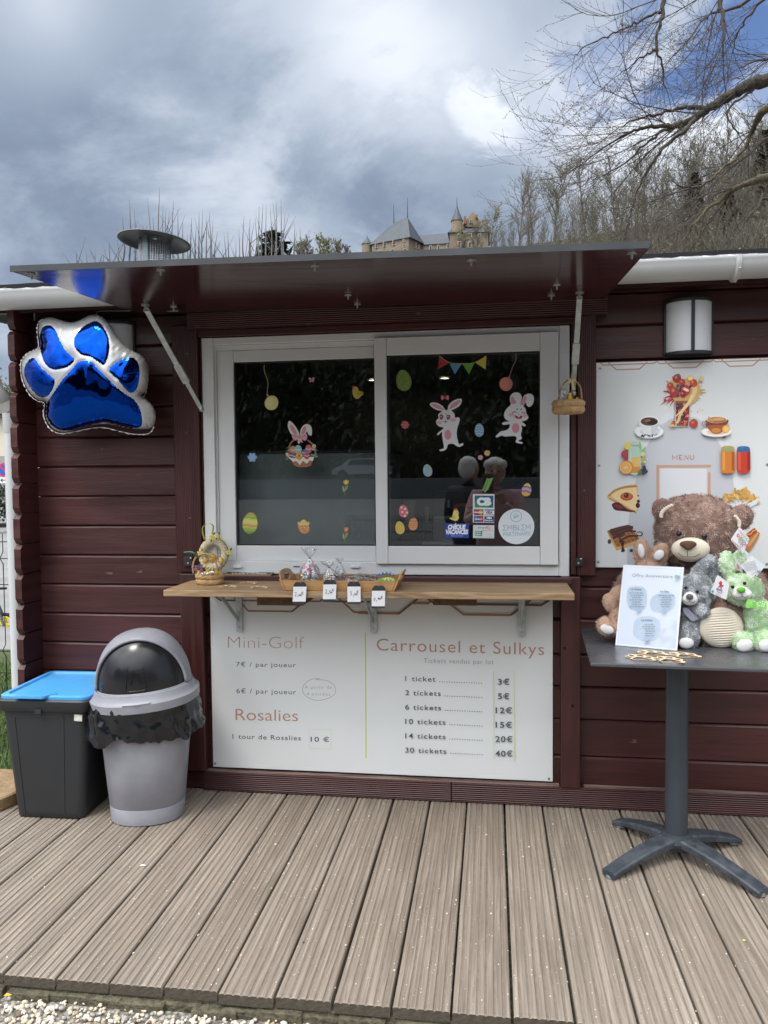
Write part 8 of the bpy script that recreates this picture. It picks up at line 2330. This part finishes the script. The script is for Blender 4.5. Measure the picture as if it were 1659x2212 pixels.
for i,(px,w,h,lf,lab)in enumerate(((648,30,7,.13,'small greenish tree right of the cedar'),(672,30,7,.0,'grey bare treetop left of the olive one'),(698,30,8,.16,'olive green treetop above the awning'),(728,30,7,.1,'pale treetop left of the castle turret'),(752,20,6,0,'small bare treetop beside the castle'))):
 b_=at(px,563,150);far_tree('small_tree',(b_.x,b_.y,b_.z-3.2),h,80+i,lab,'treetops above the awning',BARKL,leaf=lf,slender=.7,minr=.035)
 # castle
cc_=Crop(1300,700,.4822,205)
STN=pm('castle rubble stone',(.21,.165,.12),.9,var=.28,vscale=.5,bump=.6,bscale=2,dist=.1)
STN2=pm('castle ochre stone',(.25,.185,.115),.9,var=.22,vscale=.6)
SLT=pm('castle slate',(.05,.058,.07),.55,var=.2,vscale=.6)
LIME_=pm('pale window stone',(.34,.31,.26),.8);DK=pm('dark window',(.03,.033,.04),.3)
cas=empty('castle',cc_(700,640),'stone castle with slate roofs and pointed turret on the hill','castle')
def quadwall(mb,a,b,zb):mb.add([a,b,Vector((b.x,b.y,zb)),Vector((a.x,a.y,zb))],[(0,1,2,3)])
ZB=cc_(640,700).z
A=cc_(340,524,209.5);B=cc_(640,480,205);Cc=cc_(745,538,211);D_=A+(Cc-B)
for q in(A,Cc,D_):q.z=B.z
A.z=cc_(340,524,209.5).z;zE=B.z
A.z=zE;Cc.z=zE
m=MB();[quadwall(m,a,b,ZB)for a,b in((A,B),(B,Cc),(Cc,D_),(D_,A))];m.build('keep_wall',STN,cas)
r1,r2=cc_(520,350,213),cc_(632,341,209);r2.z=r1.z=(r1.z+r2.z)/2
m=MB();o=Vector((0,0,-.3));c0=(A+B+Cc+D_)/4
ex=[p+(p-c0).normalized()*.8+o for p in(A,B,Cc,D_)]
m.add(ex+[r1,r2],[(0,1,5,4),(1,2,5),(2,3,4,5),(3,0,4)]);m.build('keep_roof',SLT,cas)
for p in(r1,r2):m=MB();m.tube([p,p+Vector((0,0,5.2))],[.16,.05],6);m.build('finial',SLT,cas)
def ctower(x,yb,ye,ya,rpx,Y,label,fin=0,mat=STN):
 p=cc_(x,ye,Y);rr_=(cc_(x+rpx,ye,Y)-p).length;zb=ZB if yb is None else cc_(x,yb,Y).z
 m=MB();m.lathe([(rr_,zb),(rr_,p.z)],24,(p.x,p.y,0));m.build('tower_wall',mat,cas,sharp=40)
 za=cc_(x,ya,Y).z;m=MB();m.lathe([(rr_*1.12,p.z-.2),(rr_*.95,p.z+(za-p.z)*.12),(rr_*.45,p.z+(za-p.z)*.5),(.05,za)],24,(p.x,p.y,0));m.build('tower_roof',SLT,cas,sharp=40)
 if fin:m=MB();m.tube([(p.x,p.y,za-.3),(p.x,p.y,cc_(x,fin,Y).z)],[.14,.04],6);m.build('finial',SLT,cas)
ctower(302,None,540,482,42,211,'',468)
ctower(1036,None,350,222,46,206,'',155,STN2)
ctower(1262,None,350,305,22,212,'',0,STN)
wa,wb=cc_(735,545,211.5),cc_(985,530,207);m=MB();quadwall(m,wa,wb,ZB);m.add([wa+Vector((0,8,0)),wb+Vector((0,8,0)),Vector((wb.x,wb.y+8,ZB)),Vector((wa.x,wa.y+8,ZB))],[(0,1,2,3)]);m.build('wing_wall',STN,cas)
ra,rb2=cc_(728,470,216),cc_(985,449,212);m=MB();m.add([wa+Vector((0,-.4,-.2)),wb+Vector((0,-.4,-.2)),rb2,ra,wa+Vector((0,9,0)),wb+Vector((0,9,0))],[(0,1,2,3),(3,2,5,4)]);m.build('wing_roof',SLT,cas)
ha,hb2=cc_(975,450,204),cc_(1290,447,206);m=MB();quadwall(m,ha,hb2,ZB);quadwall(m,hb2,hb2+Vector((0,12,0)),ZB);quadwall(m,ha+Vector((0,12,0)),ha,ZB);m.build('hall_wall',STN,cas)
ta,tb2=cc_(1012,394,209),cc_(1290,392,211);m=MB();m.add([ha+Vector((-.5,-.5,0)),hb2+Vector((.5,-.5,0)),tb2,ta,ha+Vector((-.5,12,0)),hb2+Vector((.5,12,0))],[(0,1,2,3),(3,2,5,4),(0,3,4),(1,5,2)]);m.build('hall_roof',SLT,cas)
m=MB();m.prism([cc_(x,y,208)for x,y in((1078,400),(1078,388),(1162,282),(1172,282),(1236,372),(1236,400))],(0,6,0));m.build('gable',STN2,cas)
for x,y0,y1,w in((1005,420,385,8),(1100,380,318,10),(1196,330,305,9)):
 a,b_=cc_(x-w,y0,207.5),cc_(x+w,y1,207.5);m=MB();m.box(a.x,b_.x,207,208.6,a.z,b_.z);m.build('chimney',pm('castle brick',(.24,.12,.07),.9),cas)
def cwin(x,y,w,h,Y,a=None,b=None):
 if a is not None:
  t=(x-a[0])/(b[0]-a[0]);Y=a[1]+(b[1]-a[1])*t
 p,q=cc_(x-w,y+h,Y-.25),cc_(x+w,y-h,Y-.25)
 m=MB();m.box(p.x-.2,q.x+.2,Y-.3,Y-.15,p.z-.2,q.z+.2);f=m.build('window',LIME_,cas)
 m=MB();m.box(p.x,q.x,Y-.36,Y-.3,p.z,q.z);m.build('pane',DK,f)
f1=((340,209.5),(640,205))
for x,y,w,h in((378,551,7,15),(446,540,9,17),(522,528,9,17),(405,606,9,8),(508,596,10,10),(603,510,5,7),(604,553,5,9),(611,590,6,11)):cwin(x,y,w,h,0,*f1)
for x,y,w,h in((694,550,4,16),(720,566,4,8)):cwin(x,y,w,h,0,(640,205),(745,211))
for x,y,w,h in((1053,474,8,12),(1142,468,9,12),(1055,545,9,20),(1140,545,9,18),(1220,470,7,10)):cwin(x,y,w,h,203.9)
for x,y in((885,568),(962,558),(820,570)):cwin(x,y,6,13,0,(735,211.5),(985,207))
cwin(1005,395,3,6,203);cwin(1147,352,5,10,207.9)

# ------------------------------------------------------------------ big bare tree at the right, limbs reaching over
cq=Crop(1900,0,.67752,5.0)
BK1=pm('dark furrowed bark',(.035,.03,.026),.95,var=.4,vscale=14,bump=.8,bscale=30,dist=.02,col2=(.075,.065,.05))
LICH=pm('bark with yellow lichen',(.05,.042,.03),.95,col2=(.11,.09,.035),vscale=12,contrast=1.5,bump=.8,bscale=40,dist=.02)
TW1=pm('brown twigs',(.06,.045,.038),.85)
bt_c=at(2450,900,5.0);btree=empty('overhanging_tree',(bt_c.x,5.0,gz(bt_c.x,5)),'large bare tree reaching in with spreading twiggy limbs from the right','tree')
m=MB();tx=bt_c.x;gzz=gz(tx,5);m.tube([(tx+.1,5,gzz),(tx,5,1.5),(tx-.1,5.1,4),(tx+.15,5.2,7.5),(tx+.3,5.2,10)],[.42,.33,.28,.2,.12],14);m.build('trunk',BK1,btree,sharp=0)
PXM=.67752*.548611/CF*8.2
rt=random.Random(77);limbs=[]
LIMBS=[([(2600,520),(2100,430),(1659,466),(1560,492),(1480,530),(1380,592),(1300,640),(1230,690),(1150,722),(1080,738),(980,735),(900,752),(800,800)],(46,22,5),0.0,BK1,1.0),([(1310,634),(1200,622),(1100,640),(1000,668),(900,690),(800,740)],(15,8,3),.15,BK1,1.0),([(1240,690),(1160,770),(1060,850),(980,960),(905,1090),(880,1190)],(12,8,3),-.3,BK1,.9),([(1180,720),(1060,760),(960,830),(860,920),(760,990),(640,1050)],(10,6,2),.3,BK1,1.1),([(2500,-400),(1700,-320),(1410,-60),(1395,100),(1402,200),(1402,325)],(26,13,4),.6,BK1,.8),([(2500,-500),(1400,-240),(1080,-20),(1050,80),(1020,180),(1010,292),(1046,372),(1056,520)],(20,10,3),.3,BK1,.6),([(1052,68),(960,100),(860,150),(760,190),(660,240),(560,298),(522,350)],(8,5,1.5),.3,TW1,1.0),([(1010,294),(930,330),(850,390),(770,450)],(7,4,1.5),.3,TW1,1.1),([(2600,600),(1900,560),(1659,628),(1600,690),(1570,760),(1520,860),(1460,930),(1380,990),(1330,1045),(1250,1092)],(30,11,4),-.6,LICH,.55),([(2600,760),(1900,680),(1659,800),(1560,890),(1450,965),(1340,1000)],(24,9,3),.5,BK1,.7),([(2600,950),(1900,980),(1659,1030),(1560,1060),(1460,1100),(1380,1160),(1300,1222),(1200,1340)],(34,15,4),-.8,LICH,.8),([(1250,1090),(1160,1082),(1095,1025),(1062,960)],(7,4,1.5),-.6,BK1,.9),([(2500,250),(1900,250),(1659,338),(1595,352),(1500,400)],(22,9,3),.9,BK1,1.0),([(2000,-300),(1500,30),(1320,80),(1240,170),(1170,260),(1100,330)],(13,6,2),1.0,TW1,1.0),([(2200,-200),(1700,-40),(1560,80),(1480,200),(1450,320)],(12,6,2),-.4,TW1,1.0),([(1900,1200),(1659,1150),(1600,1200),(1500,1330),(1440,1420)],(12,7,3),1.2,BK1,.5),([(2100,330),(1660,480),(1520,560),(1420,660),(1480,760),(1560,800)],(12,6,2),.5,BK1,.9)]
twl=[];buds=[]
def twig(p,d,L_,r0,depth,droop):
 n=8 if depth>1 else 5;cur=p;dd=d.normalized();bend=Vector((rt.gauss(0,.05),rt.gauss(0,.05),0))
 for i in range(n):
  t=i/n
  dd=(dd+bend+Vector((rt.gauss(0,.05),rt.gauss(0,.05),rt.gauss(0,.04)-droop*(1-t)*.22+.24*t*t))).normalized()
  nx_=cur+dd*L_/n;twl.append((cur,nx_,max(.0013,r0*(1-.75*t)),max(.0011,r0*(1-.75*(t+1/n))),4 if r0>.006 else 3))
  if depth>0 and i>0:
   for _ in range(2 if depth>1 else 1):
    if rt.random()<.62:
     s_=dd.cross(Vector((rt.gauss(0,1),rt.gauss(0,1),rt.gauss(0,1)))).normalized()
     twig(cur.lerp(nx_,rt.random()),dd*.9+s_*.5+Vector((0,0,.2)),L_*rt.uniform(.22,.42)*(1.1-.4*t),r0*.5,depth-1,droop*.3)
  if depth<2 and i>1 and rt.random()<.6:
   buds.append((nx_+Vector((rt.gauss(0,.004),rt.gauss(0,.004),rt.gauss(0,.004))),rt.uniform(.004,.008)))
  cur=nx_
for pts,(w0,w1,w2),dy,mat,dens in LIMBS:
 n0=len(pts);P=smooth_path([cq(x,y,5.0+dy*(1-.35*i/n0)+dy*.25*math.sin(i))for i,(x,y)in enumerate(pts)],5);n=len(P);rad=[]
 for i in range(n):
  t=i/(n-1);w=w0+(w1-w0)*t/.45 if t<.45 else w1+(w2-w1)*(t-.45)/.55;rad.append(w*PXM*(1+.08*math.sin(i*1.7)))
 P=[p+Vector((rt.gauss(0,.006),rt.gauss(0,.01),rt.gauss(0,.006)))for p in P]
 m=MB();m.tube(P,rad,9);m.build('limb',mat,btree,sharp=0)
 L_=sum((P[i+1]-P[i]).length for i in range(n-1));k=int(L_*6.5*dens)
 for j in range(k):
  t=rt.uniform(.18,1)**.8;i=min(n-2,int(t*(n-1)));p=P[i].lerp(P[i+1],rt.random());d=(P[i+1]-P[i]).normalized()
  s_=Vector((rt.gauss(0,.7),rt.gauss(0,.9),rt.gauss(0,.7)))
  nd=d*1.2+s_*.42+Vector((-.28,0,-.02));twig(p,nd,rt.uniform(.6,1.7)*(1.1-.3*t),rad[i]*.28 if rad[i]<.03 else .0075,2 if rt.random()<.7 else 1,rt.uniform(0,.5))
 twig(P[-1],(P[-1]-P[-3]),1.0,rad[-1],2,.3)
m=MB();sticks_to(m,twl)
for p,s in buds:
 m.add([p+Vector((0,0,s*1.3)),p+Vector((s*.6,0,0)),p+Vector((0,s*.6,0)),p+Vector((-s*.6,-s*.3,0)),p-Vector((0,0,s*.9))],[(0,1,2),(0,2,3),(0,3,1),(4,2,1),(4,3,2),(4,1,3)],1)
m.build('twigs',[TW1,pm('swelling buds',(.15,.13,.085),.8)],btree,sharp=0,fix=False)

# ------------------------------------------------------------------ the strip at the far left: grass, fence, street
GRS=pm('meadow grass',(.075,.14,.03),.7,col2=(.13,.2,.06),vscale=6)
gm2=MB();rg2=random.Random(31)
gs=MB()
for i in range(9000):
 x=rg2.uniform(-3.6,-2.0);y=rg2.uniform(.15,2.6);
 if x>-2.12 and y>-.1:continue
 h=rg2.uniform(.05,.17)*(1.1 if y<1.2 else .8);b_=Vector((x,y,gz(x,y)));l=Vector((rg2.gauss(0,.035),rg2.gauss(0,.035),h));s_=Vector((rg2.uniform(-1,1),rg2.uniform(-1,1),0)).normalized()*.0028
 gs.add([b_-s_,b_+s_,b_+l*.6+s_*.7,b_+l*.6-s_*.7,b_+l+Vector((l.x*.8,l.y*.8,-h*.12))],[(0,1,2,3),(3,2,4)],0)
tag(gs.build('grass',GRS,fix=False),'long green grass beside the kiosk at the far left','grass',kind='stuff')
gv=MB();gv.box(-4.2,-2.1,.12,2.7,-.07,-.052);tag(gv.build('lawn',pm('turf soil',(.06,.08,.03),.95,var=.3,vscale=9)),kind='structure',label='strip of turf beside the kiosk')
FNC=pm('dark green fence wire',(.012,.018,.018),.5)
fn=empty('mesh_fence',(-3.2,1.05,-.06),'dark green welded mesh fence at the far left edge','fence')
m=MB()
for i in range(34):
 x=-2.42-.05*i;P=[(x,1.05,-.06),(x,1.05,.3),(x,1.02,.335),(x,1.05,.37),(x,1.05,.84),(x,1.02,.875),(x,1.05,.91),(x,1.05,1.02)]
 m.tube(P,.0028,5)
for z,y in((.0,1.05),(.2,1.05),(.335,1.02),(.55,1.05),(.72,1.05),(.875,1.02),(.97,1.05)):m.tube([(-4.2,y,z),(-2.4,y,z)],.003,5)
m.build('mesh_panel',FNC,fn,sharp=0)
for x in(-2.40,-4.2):
 m=MB();m.box(x-.02,x+.02,1.055,1.115,-.06,1.05);m.build('post',FNC,fn,bevel=.003)
p=at(10,1015,24.0);ns=empty('no_parking_sign',(p.x,24.0,gz(p.x,24.0)),'blue and red no parking sign with an arrow plate on a grey post','traffic sign')
m=MB();m.tube([(p.x,24.05,gz(p.x,24)),(p.x,24.05,p.z+.2)],.03,8);m.build('post',pm('galvanised post',(.4,.42,.43),.5,metal=.3),ns)
k=Crop(0,1200,.4072,24.0);ik=Ink(k,lift=.006);ik.base(ik.ell_pts(42,1597,68,66),flat('#c23038'),.03);ik.ell(42,1597,50,49,'#2a55b8');ik.line([(8,1560),(78,1632)],15,'#c23038');ik.build('sign_disc',ns)
ik=Ink(k,lift=.006);ik.base([(-2,1668),(86,1668),(86,1724),(-2,1724)],flat('#dfe2e4'),.03);ik.line([(14,1696),(74,1696)],7,'#1c1c1e');ik.line([(32,1680),(14,1696),(32,1712)],7,'#1c1c1e');ik.build('arrow_plate',ns)
# house and trees across the street
q0,q1=at(-120,1068,52),at(26,902,52)
ho=empty('cream_house',(q0.x,54,-1.2),'cream rendered house across the street at the far left','house')
m=MB();m.box(q0.x,q1.x+1.2,52,60,-1.3,q1.z);m.build('wall',pm('cream render',(.62,.56,.44),.9,var=.05),ho)
m=MB();m.box(q0.x-.4,q1.x+1.6,51.4,60.6,q1.z,q1.z+.25);a=q1.z+.25
m.add([(q0.x-.5,51.3,a),(q1.x+1.7,51.3,a),(q1.x+1.7,60.7,a),(q0.x-.5,60.7,a),(q0.x-.5,56,a+1.3),(q1.x+1.7,56,a+1.3)],[(0,1,5,4),(2,3,4,5),(0,4,3),(1,2,5)]);m.build('roof',pm('grey brown tiles',(.10,.08,.07),.9,var=.2),ho)
m=MB();m.box(q0.x,q1.x+1.3,51.9,51.999,-1.3,at(10,985,52).z);m.build('plinth',pm('grey plinth',(.3,.3,.29),.9),ho)
for xx in(2,-1.6):
 m=MB();m.box(q1.x-xx-.5,q1.x-xx+.5,51.93,52.05,1.9,3.3);f=m.build('window',pm('white frame',(.7,.7,.7),.5),ho);m=MB();m.box(q1.x-xx-.42,q1.x-xx+.42,51.9,51.93,1.98,3.22);m.build('pane',DK,f)
hg=MB();rh=random.Random(3);a,b_=at(-60,1066,46),at(22,1052,46)
for i in range(1500):
 c_=Vector((rh.uniform(a.x,b_.x+.5),rh.uniform(45.6,46.6),rh.uniform(-1.2,1.02)));leafquads(hg,[c_],.12,rh)
tag(hg.build('clipped_hedge',DGREEN,fix=False),'dark clipped hedge in front of the cream house','hedge')
for i,(px,h,lab)in enumerate(((2,11,'tree with pale blossom behind the cream house'),(22,9.5,'small pale tree beside the cream house'))):
 b_=at(px,1060,66);far_tree('blossom_tree',(b_.x,b_.y,-1.3),h+2,130+i,lab,'pale trees behind the house',BARKL,leaf=.16,minr=.03,slender=.6)
 # pedestrian in the street
pe=at(19,1124,44);H_=(at(19,1072,44).z-pe.z)
def person_body(name,root,joints,edges,radii,mat,sub=2):
 me=bpy.data.meshes.new(name);me.from_pydata([tuple(j)for j in joints],edges,[]);o=bpy.data.objects.new(name,me);COL.objects.link(o)
 md=o.modifiers.new('skin','SKIN');md.use_smooth_shade=True
 if not me.skin_vertices:
  bm=bmesh.new();bm.from_mesh(me);bm.verts.layers.skin.verify();bm.to_mesh(me);bm.free()
 for i,r in enumerate(radii):
  me.skin_vertices[0].data[i].radius=(r,r)if isinstance(r,float)else r
 me.skin_vertices[0].data[0].use_root=True
 s2=o.modifiers.new('sub','SUBSURF');s2.levels=sub;s2.render_levels=sub
 me.materials.append(mat);par_inv(o,root);return o
def simple_person(base,H,yaw,label,coat,legs,hairc,pose='walk'):
 """standing figure of height H; local -y is the way it faces"""
 root=empty('person',base,label,'person');M=Matrix.Translation(base)@Matrix.Rotation(yaw,4,'Z');s=H/1.7
 def T(x,y,z):return M@Vector((x*s,y*s,z*s))
 J=[T(0,0,.92),T(0,0,1.12),T(0,0,1.33),T(0,-.01,1.42),T(0,-.02,1.5),T(0,-.03,1.6),T(.17,0,1.37),T(.22,.02,1.1),T(.22,-.08,.86),T(-.17,0,1.37),T(-.22,.0,1.1),T(-.22,-.04,.86),T(.09,0,.86),T(.1,-.06,.48),T(.1,.02,.08),T(.1,-.12,.04),T(-.09,0,.86),T(-.1,.04,.48),T(-.1,.14,.09),T(-.1,.02,.04)]
 E_=[(0,1),(1,2),(2,3),(3,4),(4,5),(2,6),(6,7),(7,8),(2,9),(9,10),(10,11),(0,12),(12,13),(13,14),(14,15),(0,16),(16,17),(17,18),(18,19)]
 rad=[.15,.15,.155,.07,.06,.09,.075,.055,.042,.075,.055,.042,.095,.07,.05,.045,.095,.07,.05,.045]
 person_body('body',root,J,E_,[float(r*s)for r in rad],coat)
 m=MB();c_=T(0,-.03,1.62);m.ell(c_,(.078*s,.095*s,.11*s),M.to_3x3());hd2=m.build('head',pm('skin',(.42,.25,.18),.6),root)
 m=MB();m.ell(T(0,.0,1.645),(.086*s,.095*s,.1*s),M.to_3x3());m.build('hair',hairc,root)
 return root
COATD=pm('dark coat',(.015,.016,.02),.85)
simple_person(pe,1.62,R(160),'pedestrian in a dark coat with white hair walking on the street',COATD,COATD,pm('white hair',(.6,.6,.58),.8))
# balance bike leaning behind the fence
cw=Crop(0,2050,.5423,3.7)
wc_=cw(40,760);wr_=(cw(40+84,760)-wc_).length
bike=empty('balance_bike',wc_-Vector((0,0,wr_)),'small bike with yellow wheels standing behind the fence','bike')
TYR=pm('black tyre',(.012,.012,.012),.8);YWH=pm('yellow wheel plastic',(.75,.6,.02),.45)
def wheel(c_):
 m=MB();n=40;m.tube([c_+Vector((wr_*.88*math.cos(a),0,wr_*.88*math.sin(a)))for a in[2*math.pi*i/n for i in range(n)]],wr_*.13,8,closed=True);w_=m.build('wheel',TYR,bike,sharp=0)
 m=MB();m.tube([c_+Vector((wr_*.68*math.cos(a),0,wr_*.68*math.sin(a)))for a in[2*math.pi*i/n for i in range(n)]],wr_*.09,8,closed=True)
 for q in range(5):a=2*math.pi*q/5+.3;d=Vector((math.cos(a),0,math.sin(a)));m.beam(c_,c_+d*wr_*.68,wr_*.2,wr_*.12,(0,1,0))
 m.lathe([(wr_*.2,-.02),(wr_*.2,.02)],14,c_,M=Matrix.Rotation(R(90),3,'X'));m.build('rim',YWH,w_)
wheel(wc_);wheel(wc_+Vector((-.42,0,0)))
m=MB();FR=pm('grey bike frame',(.1,.11,.13),.4);hd3=wc_+Vector((-.09,0,wr_*2.1));m.tube([wc_+Vector((0,.03,0)),hd3],.012,8);m.tube([wc_+Vector((0,-.03,0)),hd3],.012,8);m.tube([hd3,wc_+Vector((-.25,0,wr_*1.3)),wc_+Vector((-.42,0,0))],.017,8);m.build('frame',FR,bike)
m=MB();m.tube([hd3+Vector((0,-.16,.08)),hd3+Vector((-.01,0,.1)),hd3+Vector((0,.16,.08))],.012,8);m.tube([hd3,hd3+Vector((-.01,0,.1))],.014,8);m.build('handlebar',BLACKP,bike)
m=MB();m.ell(wc_+Vector((-.3,0,wr_*1.9)),(.09,.05,.03));m.tube([wc_+Vector((-.3,0,wr_*1.85)),wc_+Vector((-.26,0,wr_*1.3))],.012,8);m.build('saddle',BLACKP,bike)
# ------------------------------------------------------------------ what stands behind the viewer and shows in the panes
rb9=random.Random(91)
tw=MB()
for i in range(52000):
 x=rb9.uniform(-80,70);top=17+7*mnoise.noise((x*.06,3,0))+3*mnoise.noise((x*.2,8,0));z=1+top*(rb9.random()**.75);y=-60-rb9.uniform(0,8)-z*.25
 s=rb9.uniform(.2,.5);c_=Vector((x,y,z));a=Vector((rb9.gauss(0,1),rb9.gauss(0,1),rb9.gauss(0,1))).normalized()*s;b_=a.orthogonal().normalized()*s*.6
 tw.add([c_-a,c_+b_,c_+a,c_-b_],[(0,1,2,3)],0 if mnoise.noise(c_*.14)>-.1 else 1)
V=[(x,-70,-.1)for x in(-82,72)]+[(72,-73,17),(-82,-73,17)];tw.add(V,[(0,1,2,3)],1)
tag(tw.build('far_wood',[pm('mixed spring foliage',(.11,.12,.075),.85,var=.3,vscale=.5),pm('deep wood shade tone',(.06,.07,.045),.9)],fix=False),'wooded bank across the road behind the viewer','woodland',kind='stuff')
bk9=MB();bk9.box(-70,60,-58,-48,-.2,1.25);tag(bk9.build('road_bank',pm('pale concrete bank',(.2,.21,.22),.85,var=.1,vscale=1)),kind='structure',label='raised concrete edge of the road behind the viewer')
m=MB()
for i in range(34):x=-3.3+.06*i;m.box(x,x+.02,-14.02,-14,-.1,.5)
m.box(-3.3,-1.3,-14.045,-14.03,.1,.13);m.box(-3.3,-1.3,-14.045,-14.03,.36,.39)
tag(m.build('picket_fence',pm('grey pickets',(.3,.3,.3),.8),loc=(-2.3,-14,-.1)),'low grey picket fence across the road behind the viewer','fence')
car=empty('parked_car',(-9.2,-52,1.25),'white parked car behind the viewer','car')
cm=MB();prof=[(-2.1,.35),(-2.15,.75),(-1.5,.95),(-.9,1.45),(.8,1.5),(1.6,1.05),(2.0,.9),(2.05,.4)]
cm.prism([(x-9.2,-53,z+1.25)for x,z in prof],(0,1.7,0));cm.build('body',pm('white car paint',(.42,.43,.45),.25,coat=.8),car,bevel=.06)
cm=MB();cm.prism([(x-9.2,-51.28,z+1.25)for x,z in((-.95,1.0),(-.75,1.38),(.75,1.42),(1.35,1.02))],(0,-.005,0));cm.build('window',pm('dark car glass',(.02,.02,.025),.1),car)
for x in(-1.35,1.35):cm=MB();cm.lathe([(.32,-.1),(.33,-.08),(.33,.08),(.32,.1)],24,(x-9.2,-51.3,1.58),M=Matrix.Rotation(R(90),3,'X'));cm.build('wheel',pm('black tyre',(.012,.012,.012),.8),car)
# the photographer and the companion, mirrored in the right pane
def viewer(base,H,yaw,label,top,trousers,hairm,arms,hairs):
 root=empty('person',base,label,'person');M=Matrix.Translation(base)@Matrix.Rotation(yaw,4,'Z');s=H/1.65
 def T(x,y,z):return M@Vector((x*s,y*s,z*s))
 J=[T(0,0,.95),T(0,.01,1.1),T(0,.01,1.27),T(0,0,1.36),T(0,-.015,1.42)];E_=[(0,1),(1,2),(2,3),(3,4)];rad=[(.17,.13),(.165,.125),(.16,.115),(.07,.07),(.055,.055)]
 hands=[]
 for sg in(1,-1):
  k=len(J);J+=[T(sg*.18,.01,1.31)]+[T(sg*a,b_,c_)for a,b_,c_ in arms];E_+=[(2,k),(k,k+1),(k+1,k+2)];rad+=[(.078,.078),(.055,.055),(.036,.036)];hands.append((J[k+2],sg))
  k=len(J);J+=[T(sg*.095,0,.86),T(sg*.105,-.01,.48),T(sg*.11,.02,.08),T(sg*.12,-.13,.04)];E_+=[(0,k),(k,k+1),(k+1,k+2),(k+2,k+3)];rad+=[(.1,.1),(.068,.068),(.05,.05),(.045,.04)]
 person_body('body',root,J,E_,[tuple(x*s for x in r)for r in rad],top)
 m=MB();hc2=T(0,-.03,1.53);M3=M.to_3x3()
 m.ell(hc2,(.074*s,.092*s,.112*s),M3,20,14);m.ell(T(0,-.055,1.47),(.05*s,.06*s,.06*s),M3);m.ell(T(0,-.125,1.52),(.014*s,.022*s,.024*s),M3)
 for sg in(1,-1):m.ell(T(sg*.078,-.02,1.525),(.012*s,.022*s,.033*s),M3)
 Vv,Ff,_=remesh(m,.008,3);m=MB();m.add(Vv,Ff,0,True);hd_=m.build('head',SKIN,root,sharp=0)
 for sg in(1,-1):m=MB();m.ell(T(sg*.03,-.112,1.54),(.013*s,.008*s,.009*s),M3,10,7);m.build('eye',pm('dark eye',(.03,.025,.02),.2),hd_)
 m=MB();m.ell(T(0,-.118,1.462),(.024*s,.008*s,.007*s),M3,10,7);m.build('mouth',pm('lip tone',(.35,.13,.11),.5),hd_)
 m=MB();[m.ell(T(*c_),tuple(q*s for q in r_),M3,18,12)for c_,r_ in hairs];m.build('hair',hairm,root)
 for w,sg in hands:
  m=MB();f=(M3@Vector((-sg*.35,-.5,.75))).normalized();a=M3@Vector((-sg*.8,-.3,-.4));a=(a-f*a.dot(f)).normalized();n_=f.cross(a)
  m.ell(w+f*.045*s,(.04*s,.016*s,.048*s),Matrix((a,n_,f)).transposed(),14,10)
  Q=remesh(m,.006,1);hm_=MB();hm_.add(Q[0],Q[1],0,True)
  for q,(o_,l)in enumerate(((-.028,.062),(-.01,.072),(.009,.068),(.027,.054))):
   b0_=w+f*.085*s+a*o_*s;b1_=b0_+(f*.8+a*.5)*l*.5*s;b2_=b1_+(a*.85+f*.2)*l*.5*s;hm_.tube(smooth_path([b0_-f*.02*s,b0_,b1_,b2_],3),.0082*s,8)
  b0_=w+f*.035*s+a*.035*s;hm_.tube(smooth_path([b0_-a*.015*s,b0_+a*.02*s+f*.012*s,b0_+a*.035*s+f*.04*s],3),.0095*s,8)
  hm_.build('hand',SKIN,root,sharp=0,fix=False)
 return root
SKIN=pm('skin',(.45,.27,.2),.55)
WHH=pm('white hair',(.5,.48,.46),.7,bump=.6,bscale=70,dist=.01)
viewer(Vector((.03,-3.60,-.06)),1.53,R(180),'photographer in a dusty pink jumper holding up a phone, seen in the pane',pm('dusty pink knit',(.5,.3,.31),.9,bump=.4,bscale=120),None,WHH,[(.25,-.12,1.07),(.075,-.36,1.25)],[((0,.01,1.59),(.096,.1,.085)),((0,.04,1.53),(.094,.08,.11)),((.05,-.04,1.6),(.06,.07,.05)),((-.05,-.03,1.6),(.06,.07,.05))])
viewer(Vector((-.21,-4.05,-.06)),1.57,R(35),'man with white hair in a dark jacket beside the photographer, seen in the pane',pm('dark navy jacket',(.018,.02,.028),.8),None,WHH,[(.24,.02,1.05),(.2,-.1,.84)],[((0,.01,1.57),(.086,.1,.085)),((0,.035,1.53),(.084,.075,.1))])
ph=MB();ph.box(-.075,.012,-3.152,-3.143,1.19,1.345);pho=ph.build('smartphone',pm('brown phone case',(.12,.085,.075),.6),bevel=.003,loc=(-.03,-3.147,1.19));tag(pho,'phone in a brown case held up by the photographer','phone')
ph=MB();ph.lathe([(.006,0),(.006,.0015)],16,(0,-3.1428,1.32),M=Matrix.Rotation(R(-90),3,'X'));ph.build('lens',BLKE,pho)
